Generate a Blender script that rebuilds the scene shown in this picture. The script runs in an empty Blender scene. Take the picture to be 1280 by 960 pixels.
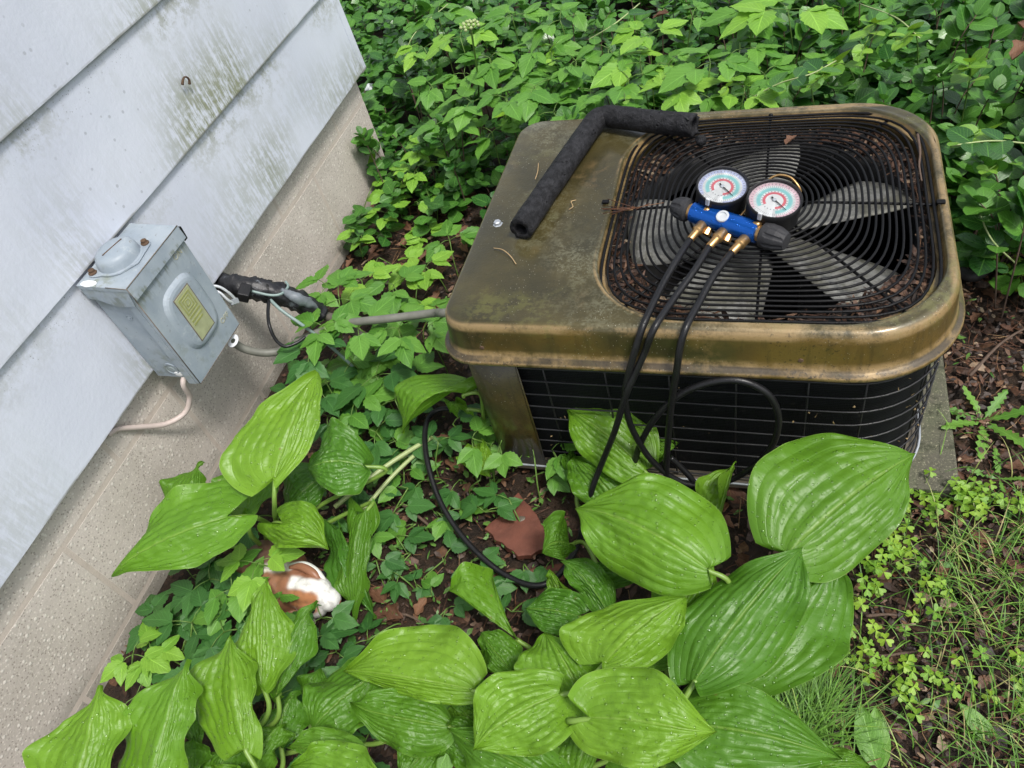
import bpy, bmesh, math, random
import numpy as np
from mathutils import Vector, Matrix, Euler, noise as mnoise

R = math.radians
rng = random.Random(7)
nrg = np.random.default_rng(11)
scene = bpy.context.scene
COL = scene.collection

# ------------------------------------------------------------------ camera
cam_data = bpy.data.cameras.new('camera')
cam = bpy.data.objects.new('camera', cam_data)
COL.objects.link(cam)
_r = [[0.947324, 0.243116, -0.208497], [-0.052689, 0.760421, 0.647289], [0.315912, -0.602207, 0.733175]]
cam.matrix_world = Matrix(((_r[0][0], _r[1][0], _r[2][0], 0.0),
                           (_r[0][1], _r[1][1], _r[2][1], 0.0),
                           (_r[0][2], _r[1][2], _r[2][2], 1.42),
                           (0, 0, 0, 1)))
cam_data.sensor_width = 36.0
cam_data.lens = 26.86
cam_data.clip_start = 0.05
cam_data.clip_end = 400.0
scene.camera = cam

# ------------------------------------------------------------------ light
SUN_ELEV, SUN_AZ = R(62), R(118)          # high overcast sun, azimuth clockwise from +Y
world = bpy.data.worlds.new('World')
scene.world = world
world.use_nodes = True
wn = world.node_tree
wn.nodes.clear()
w_out = wn.nodes.new('ShaderNodeOutputWorld')
w_bg = wn.nodes.new('ShaderNodeBackground')
w_hsv = wn.nodes.new('ShaderNodeHueSaturation')
w_sky = wn.nodes.new('ShaderNodeTexSky')
w_sky.sky_type = 'NISHITA'
w_sky.sun_disc = False
w_sky.sun_elevation = SUN_ELEV
w_sky.sun_rotation = SUN_AZ
w_sky.air_density = 1.0
w_sky.dust_density = 3.0
w_hsv.inputs['Saturation'].default_value = 0.42
wn.links.new(w_sky.outputs['Color'], w_hsv.inputs['Color'])
wn.links.new(w_hsv.outputs['Color'], w_bg.inputs['Color'])
w_bg.inputs['Strength'].default_value = 0.105
wn.links.new(w_bg.outputs['Background'], w_out.inputs['Surface'])

sun_data = bpy.data.lights.new('sun', 'SUN')
sun_data.energy = 1.5
sun_data.angle = R(11)
sun_data.color = (1.0, 0.97, 0.92)
sun = bpy.data.objects.new('sun', sun_data)
COL.objects.link(sun)
_d = Vector((math.sin(SUN_AZ) * math.cos(SUN_ELEV), math.cos(SUN_AZ) * math.cos(SUN_ELEV), math.sin(SUN_ELEV)))
sun.rotation_euler = (-_d).to_track_quat('-Z', 'Y').to_euler()

scene.view_settings.view_transform = 'Standard'
scene.view_settings.look = 'None'
scene.view_settings.exposure = 0.98
scene.view_settings.gamma = 1.0
scene.view_settings.use_curve_mapping = False
scene.render.engine = 'CYCLES'
scene.cycles.max_bounces = 6
scene.cycles.transparent_max_bounces = 6

# ------------------------------------------------------------------ object helpers
def tag(o, label=None, cat=None, group=None, kind=None):
    if label: o['label'] = label
    if cat: o['category'] = cat
    if group: o['group'] = group
    if kind: o['kind'] = kind
    return o

def thing(name, label, cat, loc=(0, 0, 0), group=None):
    o = bpy.data.objects.new(name, None)
    o.empty_display_size = 0.02
    COL.objects.link(o)
    o.location = loc
    return tag(o, label, cat, group)

def chain_loc(p):
    v = Vector((0, 0, 0))
    while p is not None:
        v += p.location + p.matrix_parent_inverse.translation
        p = p.parent
    return v

def link(name, me, parent=None):
    """link a mesh whose vertices are in world coordinates, under an un-rotated parent"""
    o = bpy.data.objects.new(name, me)
    COL.objects.link(o)
    if parent is not None:
        o.parent = parent
        o.matrix_parent_inverse = Matrix.Translation(-chain_loc(parent))
    return o

def child(name, me, parent, mat4):
    """link shared mesh data under a parent with a local transform"""
    o = bpy.data.objects.new(name, me)
    COL.objects.link(o)
    o.parent = parent
    o.matrix_local = mat4
    return o

def mesh(name, verts, faces, mat, smooth=True, uv=None, tone=None):
    me = bpy.data.meshes.new(name)
    me.from_pydata([tuple(v) for v in verts], [], [tuple(f) for f in faces])
    if mat is not None:
        me.materials.append(mat)
    if smooth:
        me.polygons.foreach_set('use_smooth', [True] * len(me.polygons))
    if uv is not None:
        l = me.uv_layers.new(name='UVMap')
        idx = np.zeros(len(me.loops), dtype=np.int32)
        me.loops.foreach_get('vertex_index', idx)
        l.data.foreach_set('uv', np.asarray(uv, dtype=np.float32)[idx].ravel())
    if tone is not None:
        a = me.attributes.new('tone', 'FLOAT', 'POINT')
        a.data.foreach_set('value', np.asarray(tone, dtype=np.float32))
    me.update()
    return me

def from_bm(name, bm, mat, smooth=False):
    bmesh.ops.recalc_face_normals(bm, faces=bm.faces)
    me = bpy.data.meshes.new(name)
    bm.to_mesh(me)
    bm.free()
    if mat is not None:
        me.materials.append(mat)
    if smooth:
        me.polygons.foreach_set('use_smooth', [True] * len(me.polygons))
    return me

def bm_box(bm, lo, hi, bevel=0.0, seg=2, M=None):
    lo, hi = Vector(lo), Vector(hi)
    r = bmesh.ops.create_cube(bm, size=1.0)
    vs = r['verts']
    for v in vs:
        v.co = Vector(((lo.x + hi.x) / 2 + v.co.x * (hi.x - lo.x),
                       (lo.y + hi.y) / 2 + v.co.y * (hi.y - lo.y),
                       (lo.z + hi.z) / 2 + v.co.z * (hi.z - lo.z)))
    if bevel > 0:
        es = list({e for v in vs for e in v.link_edges})
        r = bmesh.ops.bevel(bm, geom=es, offset=bevel, segments=seg, affect='EDGES', profile=0.6)
        vs = list({v for f in r['faces'] for v in f.verts} | {v for v in vs if v.is_valid})
    if M is not None:
        for v in vs:
            v.co = M @ v.co
    return vs

def box_mesh(name, lo, hi, mat, bevel=0.0, seg=2, M=None, smooth=False):
    bm = bmesh.new()
    bm_box(bm, lo, hi, bevel, seg, M)
    return from_bm(name, bm, mat, smooth)

def prism_mesh(name, pts, axis_vec, mat, bevel=0.0):
    """extrude the planar polygon pts (world points) along axis_vec"""
    bm = bmesh.new()
    a = [bm.verts.new(p) for p in pts]
    f = bm.faces.new(a)
    r = bmesh.ops.extrude_face_region(bm, geom=[f])
    for v in r['geom']:
        if isinstance(v, bmesh.types.BMVert):
            v.co += Vector(axis_vec)
    if bevel:
        bmesh.ops.bevel(bm, geom=list(bm.edges), offset=bevel, segments=2, affect='EDGES', profile=0.6)
    return from_bm(name, bm, mat)

def catmull(pts, n=8, closed=False):
    P = [Vector(p) for p in pts]
    out = []
    N = len(P)
    for i in range(N if closed else N - 1):
        if closed:
            p0, p1, p2, p3 = P[(i - 1) % N], P[i], P[(i + 1) % N], P[(i + 2) % N]
        else:
            p1, p2 = P[i], P[i + 1]
            p0 = P[i - 1] if i > 0 else p1 * 2 - p2
            p3 = P[i + 2] if i + 2 < N else p2 * 2 - p1
        for k in range(n):
            t = k / n
            out.append(0.5 * ((2 * p1) + (p2 - p0) * t + (2 * p0 - 5 * p1 + 4 * p2 - p3) * t * t
                              + (3 * p1 - p0 - 3 * p2 + p3) * t ** 3))
    if not closed:
        out.append(P[-1])
    return out

def tube_geo(path, rad, seg=8, closed=False, cap=True, rfun=None):
    P = [Vector(p) for p in path]
    N = len(P)
    verts, faces = [], []
    T = []
    for i in range(N):
        a = P[(i - 1) % N] if (closed or i > 0) else P[i]
        b = P[(i + 1) % N] if (closed or i < N - 1) else P[i]
        d = b - a
        T.append(d.normalized() if d.length > 1e-9 else Vector((0, 0, 1)))
    ref = Vector((0, 0, 1)) if abs(T[0].z) < 0.9 else Vector((1, 0, 0))
    u = (ref - T[0] * ref.dot(T[0])).normalized()
    for i in range(N):
        u = (u - T[i] * u.dot(T[i]))
        u = u.normalized() if u.length > 1e-6 else T[i].orthogonal().normalized()
        w = T[i].cross(u)
        r = rad(i / max(1, N - 1)) if callable(rad) else rad
        for k in range(seg):
            a = 2 * math.pi * k / seg
            rr = r * (rfun(i, k) if rfun else 1.0)
            verts.append(P[i] + u * math.cos(a) * rr + w * math.sin(a) * rr)
    for i in range(N if closed else N - 1):
        j = (i + 1) % N
        for k in range(seg):
            l = (k + 1) % seg
            faces.append((i * seg + k, i * seg + l, j * seg + l, j * seg + k))
    if cap and not closed:
        faces.append(tuple(range(seg))[::-1])
        faces.append(tuple((N - 1) * seg + k for k in range(seg)))
    return verts, faces

def tube_mesh(name, path, rad, mat, seg=8, closed=False, smooth_path=0, cap=True, rfun=None):
    if smooth_path:
        path = catmull(path, smooth_path, closed)
    v, f = tube_geo(path, rad, seg, closed, cap, rfun)
    return mesh(name, v, f, mat)

def revolve_mesh(name, prof, mat, M=None, seg=24, smooth=True):
    """prof: list of (radius, z); revolved round z, then transformed"""
    verts, faces = [], []
    for r, z in prof:
        for k in range(seg):
            a = 2 * math.pi * k / seg
            verts.append(Vector((r * math.cos(a), r * math.sin(a), z)))
    for i in range(len(prof) - 1):
        for k in range(seg):
            l = (k + 1) % seg
            faces.append((i * seg + k, i * seg + l, (i + 1) * seg + l, (i + 1) * seg + k))
    if prof[0][0] > 1e-6:
        faces.append(tuple(range(seg))[::-1])
    if prof[-1][0] > 1e-6:
        faces.append(tuple((len(prof) - 1) * seg + k for k in range(seg)))
    if M is not None:
        verts = [M @ v for v in verts]
    me = mesh(name, verts, faces, mat, smooth=False)
    if smooth:
        # smooth only the shallow joins
        bm = bmesh.new(); bm.from_mesh(me)
        bmesh.ops.remove_doubles(bm, verts=bm.verts, dist=1e-6)
        bmesh.ops.recalc_face_normals(bm, faces=bm.faces)
        for f in bm.faces: f.smooth = True
        for e in bm.edges:
            if len(e.link_faces) == 2 and e.calc_face_angle() > R(38): e.smooth = False
        bm.to_mesh(me); bm.free()
    return me

def frame(o, z, x=None):
    """matrix with origin o, local z along z, local x near x"""
    z = Vector(z).normalized()
    x = Vector(x) if x is not None else z.orthogonal()
    x = (x - z * x.dot(z)).normalized()
    y = z.cross(x)
    m = Matrix((x, y, z)).transposed().to_4x4()
    m.translation = Vector(o)
    return m

def text_mesh(name, body, size, M, mat, depth=0.0008):
    cu = bpy.data.curves.new(name, 'FONT')
    cu.body = body
    cu.size = size
    cu.extrude = depth
    cu.align_x = 'CENTER'
    cu.align_y = 'CENTER'
    o = bpy.data.objects.new(name, cu)
    COL.objects.link(o)
    dg = bpy.context.evaluated_depsgraph_get()
    me = bpy.data.meshes.new_from_object(o.evaluated_get(dg))
    bpy.data.objects.remove(o)
    bpy.data.curves.remove(cu)
    me.name = name
    me.transform(M)
    me.materials.clear()
    me.materials.append(mat)
    return me

# ------------------------------------------------------------------ material helpers
class MT:
    def __init__(s, name):
        s.m = bpy.data.materials.new(name)
        s.m.use_nodes = True
        s.nt = s.m.node_tree
        s.nt.nodes.clear()
        s.out = s.nt.nodes.new('ShaderNodeOutputMaterial')
        s.b = s.nt.nodes.new('ShaderNodeBsdfPrincipled')
        s.nt.links.new(s.b.outputs[0], s.out.inputs['Surface'])
    def n(s, t, **kw):
        nd = s.nt.nodes.new(t)
        for k, v in kw.items():
            setattr(nd, k, v)
        return nd
    def put(s, sock, v):
        if isinstance(v, bpy.types.NodeSocket):
            s.nt.links.new(v, sock)
        elif isinstance(v, (tuple, list)) and len(v) == 3 and sock.type == 'RGBA':
            sock.default_value = (*v, 1)
        elif isinstance(v, (int, float)) and sock.type == 'RGBA':
            sock.default_value = (v, v, v, 1)
        else:
            sock.default_value = v
    def set(s, **kw):
        names = dict(color='Base Color', rough='Roughness', metal='Metallic', spec='Specular IOR Level',
                     normal='Normal', coat='Coat Weight', coat_rough='Coat Roughness', alpha='Alpha',
                     trans='Transmission Weight', ior='IOR')
        for k, v in kw.items():
            s.put(s.b.inputs[names[k]], v)
        return s
    def coord(s, kind='Object'):
        return s.n('ShaderNodeTexCoord').outputs[kind]
    def sep(s, v):
        nd = s.n('ShaderNodeSeparateXYZ'); s.put(nd.inputs[0], v)
        return nd.outputs
    def comb(s, x, y, z):
        nd = s.n('ShaderNodeCombineXYZ')
        for i, v in enumerate((x, y, z)): s.put(nd.inputs[i], v)
        return nd.outputs[0]
    def scale(s, v, sc):
        nd = s.n('ShaderNodeVectorMath', operation='MULTIPLY')
        s.put(nd.inputs[0], v); nd.inputs[1].default_value = sc
        return nd.outputs[0]
    def noise(s, sc, detail=4, rough=0.55, v=None, dist=0.0):
        nd = s.n('ShaderNodeTexNoise')
        nd.inputs['Scale'].default_value = sc
        nd.inputs['Detail'].default_value = detail
        nd.inputs['Roughness'].default_value = rough
        nd.inputs['Distortion'].default_value = dist
        s.put(nd.inputs['Vector'], v if v is not None else s.coord())
        return nd.outputs['Fac']
    def vor(s, sc, v=None, feature='F1', out='Distance', rand=1.0):
        nd = s.n('ShaderNodeTexVoronoi', feature=feature)
        nd.inputs['Scale'].default_value = sc
        nd.inputs['Randomness'].default_value = rand
        s.put(nd.inputs['Vector'], v if v is not None else s.coord())
        return nd.outputs[out] if out else nd
    def math(s, op, a, b=None, c=None, clamp=False):
        nd = s.n('ShaderNodeMath', operation=op)
        nd.use_clamp = clamp
        s.put(nd.inputs[0], a)
        if b is not None: s.put(nd.inputs[1], b)
        if c is not None: s.put(nd.inputs[2], c)
        return nd.outputs[0]
    def ramp(s, f, stops, interp='LINEAR'):
        nd = s.n('ShaderNodeValToRGB')
        cr = nd.color_ramp
        cr.interpolation = interp
        while len(cr.elements) < len(stops): cr.elements.new(0.5)
        for e, (p, c) in zip(cr.elements, stops):
            e.position = p
            e.color = (*c, 1) if isinstance(c, (tuple, list)) else (c, c, c, 1)
        s.put(nd.inputs[0], f)
        return nd.outputs['Color']
    def smooth(s, f, a, b):
        nd = s.n('ShaderNodeMapRange', interpolation_type='SMOOTHSTEP')
        s.put(nd.inputs[0], f)
        nd.inputs[1].default_value = a; nd.inputs[2].default_value = b
        nd.inputs[3].default_value = 0.0; nd.inputs[4].default_value = 1.0
        return nd.outputs[0]
    def mix(s, f, a, b, mode='MIX'):
        nd = s.n('ShaderNodeMix', data_type='RGBA', blend_type=mode)
        s.put(nd.inputs['Factor'], f)
        s.put(nd.inputs[6], a); s.put(nd.inputs[7], b)
        return nd.outputs[2]
    def bump(s, h, strength=0.5, dist=0.01, normal=None):
        nd = s.n('ShaderNodeBump')
        nd.inputs['Strength'].default_value = strength
        nd.inputs['Distance'].default_value = dist
        s.put(nd.inputs['Height'], h)
        if normal is not None: s.put(nd.inputs['Normal'], normal)
        return nd.outputs[0]
    def rnd(s):
        a = s.n('ShaderNodeAttribute', attribute_name='tone').outputs['Fac']
        return s.math('FRACT', s.math('ADD', a, s.n('ShaderNodeObjectInfo').outputs['Random']))
    def tone(s):
        return s.n('ShaderNodeAttribute', attribute_name='tone').outputs['Fac']
    def vcol(s, name):
        return s.n('ShaderNodeAttribute', attribute_name=name).outputs['Color']
    def translucent(s, color, w, normal=None):
        t = s.n('ShaderNodeBsdfTranslucent'); s.put(t.inputs['Color'], color)
        if normal is not None: s.put(t.inputs['Normal'], normal)
        mx = s.n('ShaderNodeMixShader'); mx.inputs[0].default_value = w
        s.nt.links.new(s.b.outputs[0], mx.inputs[1])
        s.nt.links.new(t.outputs[0], mx.inputs[2])
        s.nt.links.new(mx.outputs[0], s.out.inputs['Surface'])

def simple(name, color, rough=0.5, metal=0.0, bump_scale=0, bump_str=0.2, var=0.25, vscale=30):
    m = MT(name)
    nz = m.noise(vscale, 5)
    dark = tuple(c * (1 - var) for c in color)
    lite = tuple(min(1, c * (1 + var)) for c in color)
    m.set(color=m.mix(nz, dark, lite), rough=rough, metal=metal)
    if bump_scale:
        m.set(normal=m.bump(m.noise(bump_scale, 4), bump_str, 0.002))
    return m.m

# ------------------------------------------------------------------ materials
def m_siding():
    m = MT('painted_hardboard')
    c = m.coord(); x, y, z = m.sep(c)
    fr = m.math('FRACT', m.math('DIVIDE', m.math('SUBTRACT', z, 0.38), 0.265))   # 0 at a board's drip edge, 1 under the lap
    big = m.noise(2.6, 3, 0.5, m.scale(c, (1, 1, 1.4)))
    streak = m.noise(1.0, 3, 0.65, m.scale(c, (20, 120, 14)))
    blot = m.noise(26, 5, 0.6)
    # algae: vertical streaks fading upward from the drip edge, in patches along the wall
    low = m.smooth(fr, 0.85, 0.05)
    patch = m.smooth(m.noise(1.9, 2, 0.5, m.scale(c, (1, 1, 0.6))), 0.40, 0.64)
    where = m.math('MULTIPLY', m.smooth(y, 0.55, 1.15), m.smooth(z, 0.98, 0.86))
    patch = m.math('MULTIPLY', patch, m.math('ADD', 0.40, m.math('MULTIPLY', where, 0.75)), clamp=True)
    alg = m.math('MULTIPLY', m.math('MULTIPLY', low, patch), m.smooth(m.math('ADD', streak, m.math('MULTIPLY', m.noise(60, 5, 0.7), 0.75)), 0.68, 1.02))
    high = m.smooth(fr, 0.55, 0.98)
    patch2 = m.smooth(m.noise(2.3, 3, 0.5, m.scale(m.coord(), (1, 1.3, 0.5))), 0.38, 0.60)
    alg2 = m.math('MULTIPLY', m.math('MULTIPLY', high, m.math('MULTIPLY', patch2, m.math('ADD', 0.5, m.math('MULTIPLY', where, 0.6)))), m.smooth(m.math('ADD', m.math('MULTIPLY', blot, 0.6), m.math('MULTIPLY', m.noise(95, 4, 0.7), 0.5)), 0.48, 0.66))
    # dark specks of dirt close under the lap
    sp = m.vor(210, m.scale(c, (1, 1, 0.7)))
    spk = m.math('MULTIPLY', m.smooth(m.math('ADD', sp, m.math('MULTIPLY', m.noise(90, 3, 0.7), 0.55)), 0.46, 0.30), m.smooth(m.math('ADD', m.math('MULTIPLY', m.smooth(fr, 0.62, 1.0), 0.50), m.noise(7, 4, 0.6)), 0.68, 0.98))
    sp2 = m.math('MULTIPLY', m.smooth(m.vor(38, c), 0.16, 0.10), m.smooth(m.noise(3.3, 2), 0.5, 0.62))
    base = m.mix(m.smooth(big, 0.3, 0.7), (0.51, 0.54, 0.625), (0.58, 0.61, 0.685))
    wash = m.smooth(m.noise(1.0, 4, 0.6, m.scale(c, (6, 14, 3))), 0.5, 0.85)
    base = m.mix(m.math('MULTIPLY', wash, 0.35), base, (0.50, 0.55, 0.60))
    col = m.mix(m.math('MULTIPLY', alg, 1.0), base, (0.22, 0.235, 0.15))
    col = m.mix(m.math('MULTIPLY', alg2, 0.7), col, (0.25, 0.26, 0.20))
    col = m.mix(m.math('MULTIPLY', spk, 0.85), col, (0.09, 0.085, 0.075))
    col = m.mix(m.math('MULTIPLY', sp2, 0.7), col, (0.36, 0.38, 0.42))
    h = m.math('ADD', m.math('MULTIPLY', m.noise(120, 3), 0.6), m.noise(18, 3))
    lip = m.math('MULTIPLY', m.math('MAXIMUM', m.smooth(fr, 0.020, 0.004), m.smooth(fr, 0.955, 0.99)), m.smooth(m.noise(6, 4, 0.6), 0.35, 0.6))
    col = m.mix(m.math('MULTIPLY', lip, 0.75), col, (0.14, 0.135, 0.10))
    m.set(color=col, rough=0.55, spec=0.35, normal=m.bump(h, 0.16, 0.005))
    return m.m

def m_block():
    m = MT('exposed_aggregate_block')
    c = m.coord()
    big = m.noise(5, 4)
    fine = m.noise(120, 4, 0.7)
    col = m.mix(m.smooth(big, 0.3, 0.7), (0.455, 0.41, 0.36), (0.57, 0.515, 0.46))
    col = m.mix(m.smooth(fine, 0.52, 0.75), col, (0.55, 0.50, 0.44))
    v = m.n('ShaderNodeTexVoronoi'); v.inputs['Scale'].default_value = 88
    m.put(v.inputs['Vector'], c)
    rn = m.sep(v.outputs['Color'])[0]
    peb = m.smooth(v.outputs['Distance'], 0.42, 0.22)
    lightp = m.math('MULTIPLY', peb, m.smooth(rn, 0.66, 0.72))
    darkp = m.math('MULTIPLY', m.smooth(v.outputs['Distance'], 0.30, 0.15), m.smooth(rn, 0.15, 0.09))
    v3 = m.n('ShaderNodeTexVoronoi'); v3.inputs['Scale'].default_value = 190
    m.put(v3.inputs['Vector'], c)
    rn3 = m.sep(v3.outputs['Color'])[0]
    pb3 = m.smooth(v3.outputs['Distance'], 0.45, 0.2)
    col = m.mix(m.math('MULTIPLY', m.math('MULTIPLY', pb3, m.smooth(rn3, 0.62, 0.68)), 0.75), col, (0.68, 0.62, 0.55))
    col = m.mix(m.math('MULTIPLY', m.math('MULTIPLY', pb3, m.smooth(rn3, 0.28, 0.2)), 0.6), col, (0.20, 0.17, 0.145))
    col = m.mix(m.math('MULTIPLY', lightp, 0.7), col, (0.72, 0.68, 0.61))
    col = m.mix(m.math('MULTIPLY', darkp, 0.85), col, (0.05, 0.045, 0.04))
    damp = m.smooth(m.math('ADD', m.sep(c)[2], m.math('MULTIPLY', m.noise(7, 4), 0.16)), 0.17, 0.05)
    col = m.mix(m.math('MULTIPLY', damp, 0.55), col, (0.12, 0.115, 0.085))
    h = m.math('SUBTRACT', m.math('ADD', m.math('MULTIPLY', lightp, 0.5), m.math('MULTIPLY', fine, 0.8)), m.math('MULTIPLY', darkp, 1.2))
    m.set(color=col, rough=0.85, spec=0.25, normal=m.bump(h, 0.42, 0.003))
    return m.m

def m_greypaint():
    m = MT('weathered_grey_enamel')
    c = m.coord()
    n1 = m.noise(14, 5, 0.6); n2 = m.noise(90, 4, 0.6)
    col = m.mix(m.smooth(n1, 0.3, 0.7), (0.24, 0.285, 0.33), (0.32, 0.365, 0.405))
    col = m.mix(m.math('MULTIPLY', m.smooth(m.noise(38, 5, 0.7), 0.56, 0.72), 0.55), col, (0.42, 0.46, 0.48))
    col = m.mix(m.math('MULTIPLY', m.smooth(n2, 0.64, 0.72), 0.7), col, (0.16, 0.15, 0.12))
    alg = m.math('MULTIPLY', m.smooth(m.noise(9, 4), 0.52, 0.7), m.smooth(m.noise(60, 4), 0.45, 0.6))
    col = m.mix(m.math('MULTIPLY', alg, 0.55), col, (0.17, 0.19, 0.12))
    z = m.sep(c)[2]
    drip = m.math('MULTIPLY', m.math('MULTIPLY', m.smooth(z, 0.555, 0.60), m.smooth(z, 0.612, 0.606)), m.smooth(m.noise(1.0, 4, 0.6, m.scale(c, (30, 85, 18))), 0.46, 0.62))
    col = m.mix(m.math('MULTIPLY', drip, 0.6), col, (0.10, 0.11, 0.055))
    m.set(color=col, rough=m.math('ADD', 0.35, m.math('MULTIPLY', n1, 0.25)), spec=0.5,
          normal=m.bump(m.math('ADD', n1, m.math('MULTIPLY', n2, 0.3)), 0.12, 0.004))
    return m.m

def m_bronze(side=False):
    m = MT('weathered_bronze_enamel_side' if side else 'weathered_bronze_enamel')
    c = m.coord(); x, y, z = m.sep(c)
    n1 = m.noise(7, 5, 0.6); n2 = m.noise(45, 5, 0.65); n3 = m.noise(190, 3, 0.6)
    col = m.mix(m.smooth(n1, 0.3, 0.72), (0.036, 0.031, 0.010), (0.074, 0.059, 0.017))
    if side:
        col = m.mix(m.smooth(m.noise(4, 4, 0.6), 0.42, 0.66), col, (0.10, 0.060, 0.014))
    else:
        top = m.smooth(z, 0.488, 0.498)
        col = m.mix(top, m.mix(m.smooth(m.noise(5.0, 4, 0.6), 0.38, 0.66), col, (0.135, 0.086, 0.018)), col)
        # chalky lichen bloom on the top
        bloom = m.math('MULTIPLY', m.smooth(m.noise(3.4, 4, 0.6), 0.40, 0.66), m.smooth(m.math('ADD', m.math('MULTIPLY', n2, 0.6), m.math('MULTIPLY', n3, 0.4)), 0.44, 0.60))
        col = m.mix(m.math('MULTIPLY', m.math('MULTIPLY', bloom, top), 0.5), col, (0.24, 0.235, 0.15))
        rust = m.math('MULTIPLY', m.smooth(m.noise(6.3, 3, 0.5, m.scale(c, (1.3, 1, 1))), 0.58, 0.70), m.smooth(n2, 0.42, 0.60))
        col = m.mix(m.math('MULTIPLY', rust, 0.4), col, (0.22, 0.14, 0.055))
        # worn rolled edge and bead
        edge = m.math('MULTIPLY', m.smooth(z, 0.478, 0.486), m.smooth(z, 0.4992, 0.494))
        bead = m.math('MULTIPLY', m.smooth(z, 0.5006, 0.5014), m.smooth(m.noise(3.7, 2), 0.45, 0.6))
        flange = m.smooth(z, 0.442, 0.432)
        wear = m.math('MAXIMUM', m.math('MAXIMUM', edge, bead), flange)
        rim = m.math('MAXIMUM', m.smooth(x, 0.262, 0.272), m.math('MULTIPLY', m.smooth(x, -0.20, 0.05), m.math('MAXIMUM', m.smooth(y, 1.528, 1.536), m.smooth(y, 0.914, 0.904))))
        wear = m.math('MAXIMUM', wear, m.math('MULTIPLY', m.math('MULTIPLY', rim, top), 0.9))
        wear = m.math('MULTIPLY', wear, m.smooth(m.math('ADD', m.noise(9, 4, 0.6), m.math('ADD', m.math('MULTIPLY', n2, 0.5), m.math('MULTIPLY', n3, 0.3))), 0.70, 1.02))
        col = m.mix(m.math('MULTIPLY', wear, 0.85), col, (0.33, 0.225, 0.10))
    spk = m.smooth(m.vor(160, c), 0.16, 0.08)
    spk = m.math('MULTIPLY', spk, m.smooth(m.noise(6, 3), 0.44, 0.58))
    crev = m.math('MULTIPLY', m.smooth(z, 0.4190, 0.4215), m.smooth(z, 0.4285, 0.4250))
    crev = m.math('MULTIPLY', crev, m.smooth(m.noise(14, 4, 0.6), 0.30, 0.52))
    col = m.mix(m.math('MULTIPLY', crev, 0.85), col, (0.030, 0.022, 0.011))
    fl = m.math('MULTIPLY', m.smooth(z, 0.426, 0.420), m.smooth(m.math('ADD', m.math('MULTIPLY', n3, 0.6), m.math('MULTIPLY', n2, 0.5)), 0.55, 0.66))
    col = m.mix(m.math('MULTIPLY', fl, 0.7), col, (0.035, 0.026, 0.012))
    moss = m.math('MULTIPLY', m.smooth(m.noise(4.4, 3, 0.5), 0.52, 0.68), m.smooth(n2, 0.46, 0.58))
    col = m.mix(m.math('MULTIPLY', moss, 0.5), col, (0.13, 0.13, 0.03))
    run = m.math('MULTIPLY', m.smooth(m.noise(1.0, 4, 0.6, m.scale(c, (55, 55, 5))), 0.50, 0.68), m.smooth(z, 0.488, 0.480))
    col = m.mix(m.math('MULTIPLY', run, 0.35), col, (0.022, 0.018, 0.007))
    col = m.mix(m.math('MULTIPLY', spk, 0.7), col, (0.38, 0.37, 0.28))
    col = m.mix(m.math('MULTIPLY', m.smooth(m.math('ADD', n3, m.math('MULTIPLY', m.noise(5, 3), 0.25)), 0.76, 0.84), 0.6), col, (0.018, 0.015, 0.008))
    rough = m.math('ADD', 0.24, m.math('MULTIPLY', m.math('ADD', n1, n2), 0.22))
    m.set(color=col, rough=rough, metal=0.2, spec=0.5, coat=0.5, coat_rough=0.14,
          normal=m.bump(m.math('ADD', n2, m.math('MULTIPLY', n3, 0.7)), 0.22, 0.003))
    return m.m

def m_soil():
    m = MT('dark_soil')
    c = m.coord()
    n1 = m.noise(3.1, 5); n2 = m.noise(60, 6, 0.7); n3 = m.noise(260, 3, 0.7)
    col = m.mix(m.smooth(n2, 0.35, 0.7), (0.014, 0.009, 0.006), (0.052, 0.031, 0.018))
    col = m.mix(m.smooth(n1, 0.45, 0.7), col, m.mix(n2, (0.022, 0.014, 0.009), (0.065, 0.036, 0.02)))
    x, y, z = m.sep(c)
    rad = m.n('ShaderNodeVectorMath', operation='LENGTH'); m.put(rad.inputs[0], c)
    lawn = m.smooth(m.math('ADD', rad.outputs['Value'], m.math('MULTIPLY', n1, 1.2)), 4.6, 6.0)
    col = m.mix(lawn, col, m.mix(n2, (0.03, 0.07, 0.012), (0.06, 0.12, 0.02)))
    h = m.math('ADD', n2, m.math('MULTIPLY', n3, 0.5))
    m.set(color=col, rough=m.math('ADD', 0.45, m.math('MULTIPLY', n2, 0.4)), spec=0.4, normal=m.bump(h, 0.9, 0.012))
    return m.m

def m_concrete():
    m = MT('mossy_concrete')
    n1 = m.noise(9, 5); n2 = m.noise(110, 5, 0.7)
    col = m.mix(n2, (0.05, 0.048, 0.034), (0.135, 0.125, 0.09))
    col = m.mix(m.smooth(n1, 0.4, 0.65), col, m.mix(n2, (0.055, 0.065, 0.03), (0.12, 0.13, 0.075)))
    col = m.mix(m.smooth(m.noise(240, 3, 0.7), 0.56, 0.68), col, (0.27, 0.26, 0.17))
    col = m.mix(m.math('MULTIPLY', m.smooth(m.noise(34, 5, 0.7), 0.54, 0.64), 0.8), col, (0.03, 0.034, 0.016))
    m.set(color=col, rough=0.8, normal=m.bump(n2, 0.8, 0.004))
    return m.m

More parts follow.
